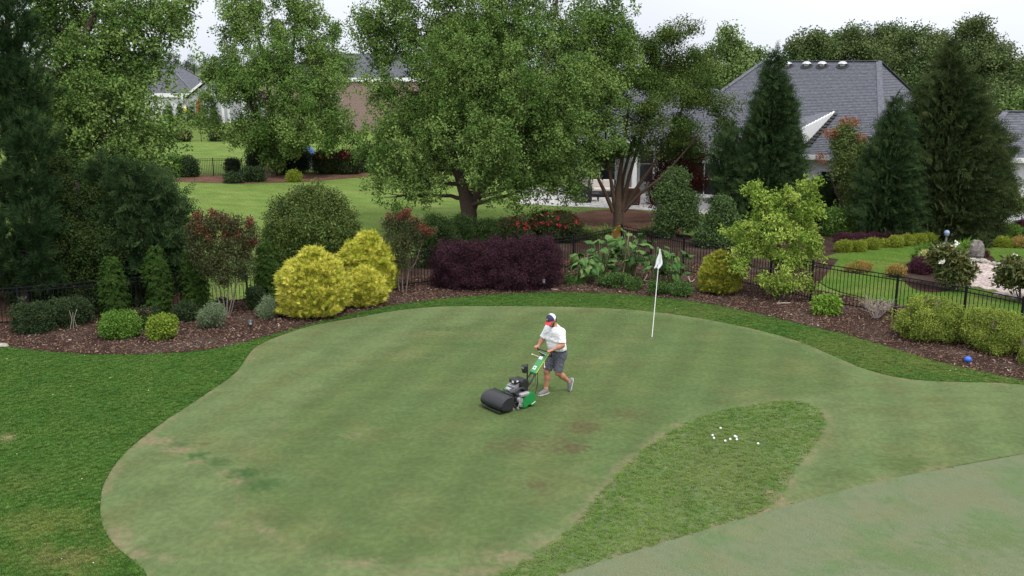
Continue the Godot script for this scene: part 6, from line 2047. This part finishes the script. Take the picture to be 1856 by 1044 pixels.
	var shirtm := grained("white cotton", Color(0.95, 0.95, 0.98), 0.85, tex.folds, 2.2, 2.0)
	shirtm.albedo_texture = null
	shirtm.albedo_color = lin(0.8, 0.8, 0.83)
	var sh := [
		[V(0.13, 1.36, 0.0), V(-0.13, 1.36, 0.0), 0.118, 0.118], [V(0.1, 1.22, -0.012), V(-0.1, 1.22, -0.012), 0.134, 0.134], [V(0.1, 1.08, -0.04), V(-0.1, 1.08, -0.04), 0.14, 0.14], [V(0.095, 0.99, -0.07), V(-0.095, 0.99, -0.07), 0.138, 0.138], [V(0, 1.42, 0), V(0, 1.0, -0.07), 0.12, 0.125],
		[V(0.06, 1.445, 0), lsh, 0.07, 0.068], [V(-0.06, 1.445, 0), rsh, 0.07, 0.068], [lsh, lsh.lerp(lel, 0.86), 0.076, 0.082, true], [rsh, rsh.lerp(rel, 0.86), 0.076, 0.082, true],
	]
	part(o, "shirt", nets_mesh([nets(sh, 0.013, 0.04, [[V(0, -1, 0), -0.972], [V(0, 0.93, 0.36), 1.398]])]), shirtm)
	var b := MB.new()
	var ring := func(c: Vector3, rx: float, rz: float, tilt: float, n := 28) -> Array:
		var out: Array = []
		for i in n + 1:
			var a := TAU * i / n
			out.append(c + Basis(Vector3.RIGHT, tilt) * V(cos(a) * rx, 0, sin(a) * rz))
		return out
	var rp: Array = ring.call(V(0, 1.492, 0.028), 0.072, 0.078, 0.35)
	b.tube(rp, taper(0.017, 0.017, rp.size()), 6, false)
	part(o, "collar", b.mesh(), shirtm)
	b = MB.new()
	b.box(Transform3D(Basis(Vector3.RIGHT, -0.06), V(0, 1.36, 0.124)), V(0.03, 0.16, 0.008), 0.003)
	part(o, "placket", b.mesh(), shirtm)
	b = MB.new()
	rp = ring.call(V(0, 0.972, -0.075), 0.226, 0.135, 0.06)
	for dy in [-0.012, 0.0, 0.012]:
		var rq: Array = []
		for p in rp:
			rq.append(p + V(0, dy, 0))
		b.tube(rq, taper(0.012, 0.012, rq.size()), 6, false)
	part(o, "belt", b.mesh(), mat("dark belt", Color(0.015, 0.016, 0.022), 0.5))
	var shorts := grained("grey shorts", Color(0.17, 0.18, 0.225), 0.85, tex.speck, 5.0, 0.5)
	shorts.heightmap_texture = tex.folds
	shorts.heightmap_scale = 1.8
	var so := [[V(0.095, 0.95, -0.08), V(-0.095, 0.95, -0.08), 0.132, 0.132], [V(0.095, 0.86, -0.09), V(-0.095, 0.86, -0.09), 0.135, 0.135], [lhip, lhip.lerp(lkn, 0.95), 0.118, 0.098, true], [rhip, rhip.lerp(rkn, 0.93), 0.118, 0.098, true]]
	part(o, "shorts", nets_mesh([nets(so, 0.013, 0.04, [[V(0, 1, 0), 0.972]])]), shorts)
	# shoes and socks
	var shoe := grained("grey shoe", Color(0.36, 0.36, 0.36), 0.7, tex.bark, 9.0, 0.0)
	var sole := mat("shoe sole", Color(0.62, 0.62, 0.6), 0.7)
	var tread := mat("shoe tread", Color(0.06, 0.06, 0.065), 0.8)
	var sock := mat("sock", Color(0.55, 0.54, 0.52), 0.9)
	for s in 2:
		# foot space: heel at origin, toe along +z, sole at y 0
		var x := Transform3D(Basis(), V(-0.085, 0.0, 0.105)) if s == 0 else Transform3D(Basis(V(1, 0, 0), V(0, 0.28, -0.96).normalized(), V(0, -0.96, -0.28).normalized() * -1.0), Vector3.ZERO)
		if s == 1:
			var dirz := V(0.0, -0.95, 0.3).normalized()
			var diry := V(0.0, 0.3, 0.95).normalized()
			x = Transform3D(Basis(V(1, 0, 0), diry, dirz), V(0.122, 0.265, -0.43))
		var sb := [[V(0, 0.05, 0.035), V(0, 0.05, 0.13), 0.045, 0.048], [V(0, 0.05, 0.13), V(0, 0.035, 0.235), 0.048, 0.04], [V(0, 0.06, 0.05), V(0, 0.1, 0.05), 0.045, 0.044, true], [V(0, 0.085, 0.08), V(0, 0.055, 0.18), 0.036, 0.034]]
		for q in sb:
			q[0] = x * q[0]
			q[1] = x * q[1]
		var up: Vector3 = x.basis.y
		part(o, "shoe", nets_mesh([nets(sb, 0.007, 0.02, [[-up, -(x * V(0, 0.026, 0)).dot(up)]])]), shoe)
		b = MB.new()
		b.prism(PackedVector2Array([V2(-0.03, -0.015), V2(0.03, -0.015), V2(0.044, 0.05), V2(0.046, 0.16), V2(0.05, 0.22), V2(0.035, 0.265), V2(0, 0.28), V2(-0.035, 0.265), V2(-0.05, 0.22), V2(-0.046, 0.16), V2(-0.044, 0.05)]), x * Transform3D(Basis(V(1, 0, 0), V(0, 0, 1), V(0, -1, 0)), V(0, 0.0195, 0)), 0.018)
		part(o, "sole", b.mesh(), sole)
		b = MB.new()
		b.prism(PackedVector2Array([V2(-0.028, -0.01), V2(0.028, -0.01), V2(0.042, 0.05), V2(0.044, 0.16), V2(0.047, 0.22), V2(0, 0.272), V2(-0.047, 0.22), V2(-0.044, 0.16), V2(-0.042, 0.05)]), x * Transform3D(Basis(V(1, 0, 0), V(0, 0, 1), V(0, -1, 0)), V(0, 0.005, 0)), 0.01)
		part(o, "tread", b.mesh(), tread)
		b = MB.new()
		for i in 3:
			b.box(x * Transform3D(Basis(), V(0, 0.098 - i * 0.012, 0.1 + i * 0.03)), V(0.075, 0.006, 0.008), 0.002)
		part(o, "lace", b.mesh(), sole)
		b = MB.new()
		var an := ran if s == 0 else lan
		var kn := V(-0.088, 0.37, 0.13) if s == 0 else V(0.108, 0.39, -0.125)
		b.tube([an.lerp(kn, -0.12), an.lerp(kn, 0.06), an.lerp(kn, 0.2)], [0.045, 0.043, 0.044], 12)
		part(o, "sock", b.mesh(), sock)
	# cap: navy front, white mesh back, red bill
	var cap := Node3D.new()
	cap.name = "cap"
	o.add_child(cap)
	cap.transform = H
	var navy := mat("navy twill", Color(0.022, 0.028, 0.07), 0.8)
	var meshw := mat("white cap mesh", Color(0.62, 0.63, 0.68), 0.9)
	for half in 2:
		b = MB.new()
		var n := 10
		var rows := 6
		for i in rows:
			for k in n:
				var q: Array = []
				for e in [[i, k], [i + 1, k], [i + 1, k + 1], [i, k + 1]]:
					var th: float = PI * 0.5 * e[0] / rows
					var ph: float = (PI * e[1] / n) + (0.0 if half == 0 else PI)
					q.append(V(cos(ph) * 0.1 * pow(sin(th), 0.85), 0.035 + 0.118 * pow(cos(th), 0.8), sin(ph) * (0.112 if half == 0 else 0.11) * pow(sin(th), 0.85)))
				var m0 := V(0, 0.03, 0)
				b.tri(q[0], q[1], q[2], (q[0] - m0).normalized(), (q[1] - m0).normalized(), (q[2] - m0).normalized())
				b.tri(q[0], q[2], q[3], (q[0] - m0).normalized(), (q[2] - m0).normalized(), (q[3] - m0).normalized())
		part(cap, "front_panel" if half == 0 else "mesh_back", b.mesh(), navy if half == 0 else meshw)
	b = MB.new()
	var prevr: Array = []
	for i in 6:
		var t := i / 5.0
		var row: Array = []
		for k in 11:
			var u := k / 10.0 * 2.0 - 1.0
			var a := u * 1.2
			var p0 := V(sin(a) * 0.098, 0.04, cos(a) * 0.108)
			var p1 := V(u * 0.085, 0.03 - 0.03 * u * u, 0.185 - 0.035 * u * u)
			row.append(p0.lerp(p1, t) + V(0, -0.012 * t, 0))
		if i > 0:
			for k in 10:
				b.quad(prevr[k], prevr[k + 1], row[k + 1], row[k], Vector3.UP)
				b.quad(prevr[k] - V(0, 0.004, 0), prevr[k + 1] - V(0, 0.004, 0), row[k + 1] - V(0, 0.004, 0), row[k] - V(0, 0.004, 0), Vector3.DOWN)
		prevr = row
	part(cap, "bill", b.mesh(), mat("red twill", Color(0.56, 0.035, 0.045), 0.75))
	b = MB.new()
	b.box(Transform3D(Basis(Vector3.RIGHT, -0.35), V(0.0, 0.094, 0.106)), V(0.05, 0.028, 0.012), 0.004)
	part(cap, "emblem", b.mesh(), mat("cap emblem", Color(0.45, 0.16, 0.2), 0.8))
	b = MB.new()
	b.ell(Transform3D(Basis().scaled(V(0.008, 0.006, 0.008)), V(0, 0.155, 0)), 8, 6)
	part(cap, "button", b.mesh(), navy)
	# hair, beard, eyes behind dark glasses
	var hairm := mat("dark brown hair", Color(0.045, 0.026, 0.017), 0.8)
	var hb := [[H * V(0, 0.03, -0.025), H * V(0, 0.0, -0.03), 0.092, 0.085]]
	part(o, "hair", nets_mesh([nets(hb, 0.007, 0.02, [[H.basis.y, (H * V(0, 0.05, 0)).dot(H.basis.y)], [H.basis.z, (H * V(0, 0, 0.0)).dot(H.basis.z)], [-H.basis.y, -(H * V(0, -0.055, 0)).dot(H.basis.y)]])]), hairm)
	var bd := [[H * V(0.03, -0.085, 0.052), H * V(-0.03, -0.085, 0.052), 0.037, 0.037], [H * V(0.052, -0.05, 0.03), H * V(0.065, -0.01, 0.01), 0.025, 0.014], [H * V(-0.052, -0.05, 0.03), H * V(-0.065, -0.01, 0.01), 0.025, 0.014], [H * V(0.022, -0.048, 0.095), H * V(-0.022, -0.048, 0.095), 0.01, 0.01]]
	part(o, "beard", nets_mesh([nets(bd, 0.006, 0.02, [])]), hairm)
	b = MB.new()
	for s in [-1.0, 1.0]:
		b.box(H * Transform3D(Basis(Vector3.UP, s * 0.2), V(s * 0.034, 0.012, 0.102)), V(0.05, 0.034, 0.008), 0.003)
		b.box(H * Transform3D(Basis(Vector3.UP, -s * 0.06), V(s * 0.074, 0.016, 0.05)), V(0.006, 0.008, 0.1), 0.002)
	b.box(H * Transform3D(Basis(), V(0, 0.018, 0.106)), V(0.03, 0.006, 0.006), 0.001)
	part(o, "sunglasses", b.mesh(), mat("dark lens", Color(0.012, 0.012, 0.014), 0.15))

func V2(x: float, y: float) -> Vector2:
	return Vector2(x, y)

# ---------------------------------------------------------------- the walk-behind reel mower
func build_mower() -> void:
	var o := thing("reel_mower", "green walk behind reel mower with dark grass catcher pushed by person", "mower", MOWER)
	o.basis = Basis(LEFT, Vector3.UP, FWD)
	var green := mat("mower green", Color(0.012, 0.215, 0.05), 0.32, {"clearcoat_enabled": true, "clearcoat": 0.5, "clearcoat_roughness": 0.2})
	var yellow := mat("mower yellow", Color(0.72, 0.58, 0.02), 0.4)
	var black := mat("mower black", Color(0.016, 0.016, 0.018), 0.45)
	var char_ := grained("catcher plastic", Color(0.026, 0.028, 0.034), 0.5, tex.speck, 4.0, 0.15)
	var steel := mat("mower steel", Color(0.42, 0.42, 0.43), 0.35, {"metallic": 0.7})
	var alu := mat("cast aluminium", Color(0.33, 0.33, 0.34), 0.5, {"metallic": 0.4})
	var whitel := mat("white decal", Color(0.75, 0.76, 0.74), 0.5)
	var cream := mat("cream knob", Color(0.72, 0.62, 0.48), 0.5)
	var b := MB.new()
	var put := func(called: String, m: Material, parent = null) -> Node3D:
		var p := part(o if parent == null else parent, called, b.mesh(), m)
		b.clear()
		return p
	# rollers and reel
	b.tube([V(-0.26, 0.1, -0.02), V(-0.005, 0.1, -0.02)], [0.1, 0.1], 20)
	b.tube([V(0.005, 0.1, -0.02), V(0.26, 0.1, -0.02)], [0.1, 0.1], 20)
	put.call("drum", black)
	b.tube([V(-0.27, 0.03, 0.36), V(0.27, 0.03, 0.36)], [0.03, 0.03], 12)
	put.call("front_roller", steel)
	for i in 7:
		var pts: Array = []
		for k in 13:
			var a := TAU * i / 7.0 + k * 0.09
			pts.append(V(-0.26 + 0.52 * k / 12.0, 0.095 + sin(a) * 0.055, 0.24 + cos(a) * 0.055))
		b.tube(pts, taper(0.005, 0.005, 13), 5)
	put.call("reel", steel)
	# frame deck
	b.box(Transform3D(Basis(), V(0, 0.225, 0.06)), V(0.56, 0.03, 0.42), 0.008)
	b.box(Transform3D(Basis(), V(0, 0.19, 0.22)), V(0.54, 0.02, 0.12), 0.005)
	put.call("deck", black)
	# side housings
	var prof := PackedVector2Array([V2(-0.15, 0.035), V2(-0.175, 0.1), V2(-0.175, 0.22), V2(-0.15, 0.28), V2(-0.1, 0.31), V2(-0.02, 0.318), V2(0.06, 0.3), V2(0.11, 0.26), V2(0.15, 0.18), V2(0.19, 0.1), V2(0.19, 0.05), V2(0.15, 0.02), V2(0.08, 0.025), V2(0.04, 0.06), V2(-0.02, 0.06), V2(-0.06, 0.025), V2(-0.11, 0.02)])
	for s in [1.0, -1.0]:
		var inner := PackedVector2Array()
		for p in prof:
			inner.append(V2(0.005, 0.165) + (p - V2(0.005, 0.165)) * 0.87)
		var x := Transform3D(Basis(V(0, 0, 1), V(0, 1, 0), V(-1, 0, 0)), V(s * 0.305, 0, 0))
		b.prism(prof, x, 0.05)
		var cov: Node3D = put.call("side_cover", green)
		x.origin.x = s * 0.338
		b.prism(inner, x, 0.02)
		put.call("cover_panel", green, cov)
		b.box(Transform3D(Basis(Vector3.RIGHT, 0.35), V(s * 0.352, 0.085, -0.1)), V(0.008, 0.012, 0.12), 0.003)
		put.call("kick_lever", whitel, cov)
	# gear case and linkages between cover and catcher
	b.box(Transform3D(Basis(), V(0.29, 0.3, 0.1)), V(0.1, 0.08, 0.24), 0.02)
	b.tube([V(0.26, 0.2, 0.22), V(0.33, 0.2, 0.22)], [0.06, 0.06], 14)
	put.call("gear_case", alu)
	b.tube([V(0.33, 0.11, 0.24), V(0.36, 0.11, 0.24)], [0.035, 0.035], 12)
	b.tube([V(0.31, 0.05, 0.3), V(0.34, 0.05, 0.3)], [0.028, 0.028], 10)
	b.bar(V(0.33, 0.05, 0.3), V(0.33, 0.22, 0.24), 0.02, 0.03, 0.004)
	b.bar(V(-0.33, 0.05, 0.3), V(-0.33, 0.22, 0.24), 0.02, 0.03, 0.004)
	put.call("height_adjuster", steel)
	# grass catcher: a rounded tray lofted across the mower
	var cat := PackedVector2Array([V2(0.4, 0.1), V2(0.385, 0.2), V2(0.39, 0.28), V2(0.43, 0.335), V2(0.5, 0.355), V2(0.58, 0.35), V2(0.66, 0.32), V2(0.73, 0.26), V2(0.765, 0.19), V2(0.76, 0.13), V2(0.72, 0.08), V2(0.64, 0.055), V2(0.5, 0.05), V2(0.43, 0.06)])
	var cc := V2(0.57, 0.2)
	var slices := [[-0.335, 0.84], [-0.325, 0.94], [-0.3, 1.0], [0.3, 1.0], [0.325, 0.94], [0.335, 0.84]]
	var n := cat.size()
	for i in slices.size() - 1:
		for k in n:
			var q: Array = []
			var m: Array = []
			for e in [[i, k], [i + 1, k], [i + 1, (k + 1) % n], [i, (k + 1) % n]]:
				var p: Vector2 = cc + (cat[e[1]] - cc) * float(slices[e[0]][1])
				var tn: Vector2 = cat[(e[1] + 1) % n] - cat[(e[1] + n - 1) % n]
				q.append(V(slices[e[0]][0], p.y, p.x))
				var nn := V2(-tn.y, tn.x).normalized()
				if nn.dot(cat[e[1]] - cc) < 0.0:
					nn = -nn
				m.append((V(0, nn.y, nn.x) + V(signf(slices[e[0]][0]) * (1.0 - float(slices[e[0]][1])) * 5.0, 0, 0)).normalized())
			b.tri(q[0], q[1], q[2], m[0], m[1], m[2])
			b.tri(q[0], q[2], q[3], m[0], m[2], m[3])
	for s in [0, slices.size() - 1]:
		var pp := PackedVector2Array()
		for p in cat:
			pp.append(cc + (p - cc) * float(slices[s][1]))
		var t := Geometry2D.triangulate_polygon(pp)
		for i in range(0, t.size(), 3):
			b.flat(V(slices[s][0], pp[t[i]].y, pp[t[i]].x), V(slices[s][0], pp[t[i + 1]].y, pp[t[i + 1]].x), V(slices[s][0], pp[t[i + 2]].y, pp[t[i + 2]].x), V(signf(slices[s][0]), 0, 0))
	var ct: Node3D = put.call("grass_catcher", char_)
	b.bar(V(-0.3, 0.352, 0.42), V(0.3, 0.352, 0.42), 0.03, 0.02, 0.005)
	b.bar(V(-0.3, 0.055, 0.74), V(0.3, 0.055, 0.74), 0.03, 0.03, 0.008)
	put.call("rim", black, ct)
	# engine
	b.box(Transform3D(Basis(), V(0, 0.29, 0.02)), V(0.24, 0.12, 0.26), 0.02)
	b.box(Transform3D(Basis(Vector3.RIGHT, 0.3), V(0, 0.39, 0.1)), V(0.2, 0.16, 0.18), 0.02)
	for i in 6:
		b.box(Transform3D(Basis(Vector3.RIGHT, 0.3), V(0, 0.34 + i * 0.022, 0.15)), V(0.22, 0.006, 0.16), 0.001)
	put.call("engine_block", alu)
	b.tube([V(-0.13, 0.42, -0.04), V(-0.11, 0.42, -0.04), V(0.13, 0.42, -0.04), V(0.15, 0.42, -0.04)], [0.1, 0.13, 0.13, 0.1], 22)
	b.box(Transform3D(Basis(), V(0.0, 0.5, -0.02)), V(0.22, 0.1, 0.2), 0.04)
	put.call("engine_shroud", black)
	b.box(Transform3D(Basis(Vector3.RIGHT, 0.1), V(0.02, 0.53, 0.14)), V(0.2, 0.1, 0.13), 0.02)
	var air: Node3D = put.call("air_cleaner", black)
	b.box(Transform3D(Basis(), V(0.06, 0.53, 0.208)), V(0.06, 0.045, 0.004))
	b.box(Transform3D(Basis(), V(0.122, 0.54, 0.14)), V(0.004, 0.03, 0.05))
	put.call("decal", whitel, air)
	var arc: Array = []
	for k in 9:
		var a := k / 8.0 * PI * 0.9
		arc.append(V(0.19, 0.3 + sin(a) * 0.1, 0.12 - cos(a) * 0.13))
	b.tube(arc, taper(0.035, 0.03, 9), 8)
	put.call("belt_guard", black)
	b.tube([V(-0.05, 0.36, 0.26), V(0.09, 0.36, 0.26)], [0.05, 0.05], 14)
	put.call("muffler", steel)
	b.tube([V(0.08, 0.23, 0.28), V(0.08, 0.4, 0.3)], [0.012, 0.01], 6)
	b.tube([V(-0.12, 0.23, 0.28), V(-0.12, 0.36, 0.3)], [0.012, 0.01], 6)
	put.call("catcher_bracket", black)
	# work lamp box on its post
	b.tube([V(0.08, 0.22, -0.16), V(0.08, 0.83, -0.17)], [0.016, 0.016], 8)
	put.call("lamp_post", black)
	b.box(Transform3D(Basis(), V(0.07, 0.77, -0.1)), V(0.12, 0.11, 0.1), 0.015)
	b.box(Transform3D(Basis(), V(0.07, 0.69, -0.1)), V(0.09, 0.06, 0.08), 0.01)
	var lampn: Node3D = put.call("lamp_box", black)
	b.box(Transform3D(Basis(), V(0.07, 0.775, -0.047)), V(0.08, 0.04, 0.006), 0.002)
	put.call("lens", steel, lampn)
	# handle: black tubes, green console, grips
	for s in [-0.07, 0.07]:
		b.tube([V(s, 0.27, -0.12), V(s, 0.4, -0.24), V(s, 0.58, -0.42)], [0.016, 0.016, 0.016], 8)
	put.call("handle_tube", black)
	var c0 := V(0, 0.56, -0.38)
	var c1 := V(0, 0.95, -0.78)
	var dz := (c1 - c0).normalized()
	var dx := V(1, 0, 0)
	var dy := dz.cross(dx)
	dy = dy if dy.y > 0.0 else -dy
	var cx := Transform3D(Basis(dx, dy, dx.cross(dy)), (c0 + c1) * 0.5)
	var ln := c0.distance_to(c1)
	var zs := signf(cx.basis.z.dot(dz))
	b.box(cx, V(0.19, 0.085, ln), 0.025)
	var con: Node3D = put.call("console", green)
	b.box(cx * Transform3D(Basis(), V(0.0975, 0.012, 0)), V(0.006, 0.016, ln * 0.86), 0.002)
	put.call("stripe", yellow, con)
	b.box(cx * Transform3D(Basis(), V(0.0, 0.044, -zs * ln * 0.27)), V(0.08, 0.004, 0.085))
	var dc: Node3D = put.call("decal", whitel, con)
	b.box(cx * Transform3D(Basis(), V(0.0, 0.0475, -zs * ln * 0.27)), V(0.04, 0.003, 0.045))
	put.call("decal", green, con)
	b.box(cx * Transform3D(Basis(), V(-0.01, 0.044, zs * ln * 0.18)), V(0.09, 0.004, 0.07))
	put.call("decal", whitel, con)
	b.box(cx * Transform3D(Basis(), V(-0.01, 0.044, zs * ln * 0.33)), V(0.12, 0.006, 0.08), 0.002)
	put.call("control_panel", black, con)
	b.tube([V(0.17, 0.9, -0.76), V(0.2, 0.99, -0.72), V(0.2, 1.02, -0.65), V(0.1, 1.02, -0.65), V(-0.22, 1.02, -0.65), V(-0.25, 1.0, -0.7), V(-0.17, 0.9, -0.76)], [0.014, 0.014, 0.014, 0.014, 0.014, 0.014, 0.014], 8)
	b.bar(V(-0.18, 0.9, -0.755), V(0.18, 0.9, -0.755), 0.028, 0.028, 0.006)
	put.call("handlebar", black)
	b.tube([V(0.13, 1.02, -0.65), V(0.07, 1.02, -0.65)], [0.018, 0.018], 10)
	b.tube([V(-0.15, 1.02, -0.65), V(-0.09, 1.02, -0.65)], [0.018, 0.018], 10)
	put.call("grip", black)
	b.tube([V(-0.14, 0.97, -0.66), V(0.12, 0.95, -0.64), V(0.1, 0.9, -0.7)], [0.007, 0.007, 0.007], 6)
	put.call("bail", cream)
	b.tube([V(-0.09, 0.86, -0.64), V(-0.2, 0.9, -0.56)], [0.006, 0.006], 6)
	b.ell(Transform3D(Basis().scaled(V(0.016, 0.016, 0.02)), V(-0.205, 0.9, -0.555)), 10, 8)
	put.call("lever", cream)
	b.tube([V(0.1, 0.8, -0.62), V(0.13, 0.7, -0.6)], [0.006, 0.006], 6)
	b.ell(Transform3D(Basis().scaled(V(0.016, 0.024, 0.016)), V(0.132, 0.69, -0.6)), 10, 8)
	put.call("lever", cream)
	for i in 4:
		var s := -0.06 + i * 0.05
		b.tube([V(s, 0.6, -0.44), V(s * 1.2, 0.42 - i * 0.04, -0.36 - i * 0.025), V(s * 1.6, 0.3 - i * 0.02, -0.24), V(s, 0.24, -0.12)], [0.005, 0.005, 0.005, 0.005], 5)
		put.call("cable", black)
	b.tube([V(0.1, 0.6, -0.43), V(0.13, 0.38, -0.4), V(0.12, 0.15, -0.36)], [0.006, 0.006, 0.006], 5)
	put.call("cable", black)

# ---------------------------------------------------------------- scene
func _ready() -> void:
	var cam := Camera3D.new()
	cam.name = "camera"
	cam.position = EYE
	cam.rotation.x = -TILT
	cam.fov = rad_to_deg(2.0 * atan(522.0 / FOCAL))
	cam.near = 0.1
	cam.far = 2000.0
	add_child(cam)
	cam.current = true
	var env := Environment.new()
	var sky := ProceduralSkyMaterial.new()
	sky.sky_top_color = lin(1.1, 1.12, 1.18)
	sky.sky_horizon_color = lin(0.485, 0.515, 0.57)
	sky.sky_curve = 0.28
	sky.ground_bottom_color = lin(0.12, 0.13, 0.1)
	sky.ground_horizon_color = lin(0.6, 0.62, 0.62)
	sky.sun_angle_max = 1.0
	# thin uneven cloud all over
	var veil := NoiseTexture2D.new()
	veil.width = 1024
	veil.height = 512
	veil.seamless = true
	veil.noise = FastNoiseLite.new()
	veil.noise.seed = 8
	veil.noise.frequency = 0.006
	veil.noise.fractal_octaves = 4
	sky.sky_cover = veil
	sky.sky_cover_modulate = Color(1, 1, 1, 0.14)
	env.background_mode = Environment.BG_SKY
	env.sky = Sky.new()
	env.sky.sky_material = sky
	env.background_energy_multiplier = 1.0
	env.tonemap_mode = Environment.TONE_MAPPER_LINEAR
	env.tonemap_exposure = 1.5
	env.sdfgi_enabled = true
	env.ssao_enabled = true
	env.ssil_enabled = true
	var we := WorldEnvironment.new()
	we.name = "environment"
	we.environment = env
	add_child(we)
	var sun := DirectionalLight3D.new()
	sun.name = "sun"
	sun.light_energy = 0.5
	sun.light_angular_distance = 12.0
	sun.light_color = Color(1.0, 0.985, 0.96)
	sun.shadow_enabled = true
	sun.rotation_degrees = Vector3(-62, 38, 0)
	add_child(sun)
	rng.seed = 2024
	MOWER = P(940, 731)

	build_ground()
	build_kinds()
	build_houses()
	build_fences()
	build_trees()
	build_shrubs()
	build_garden()
	build_flag()
	build_mower()
	build_person()
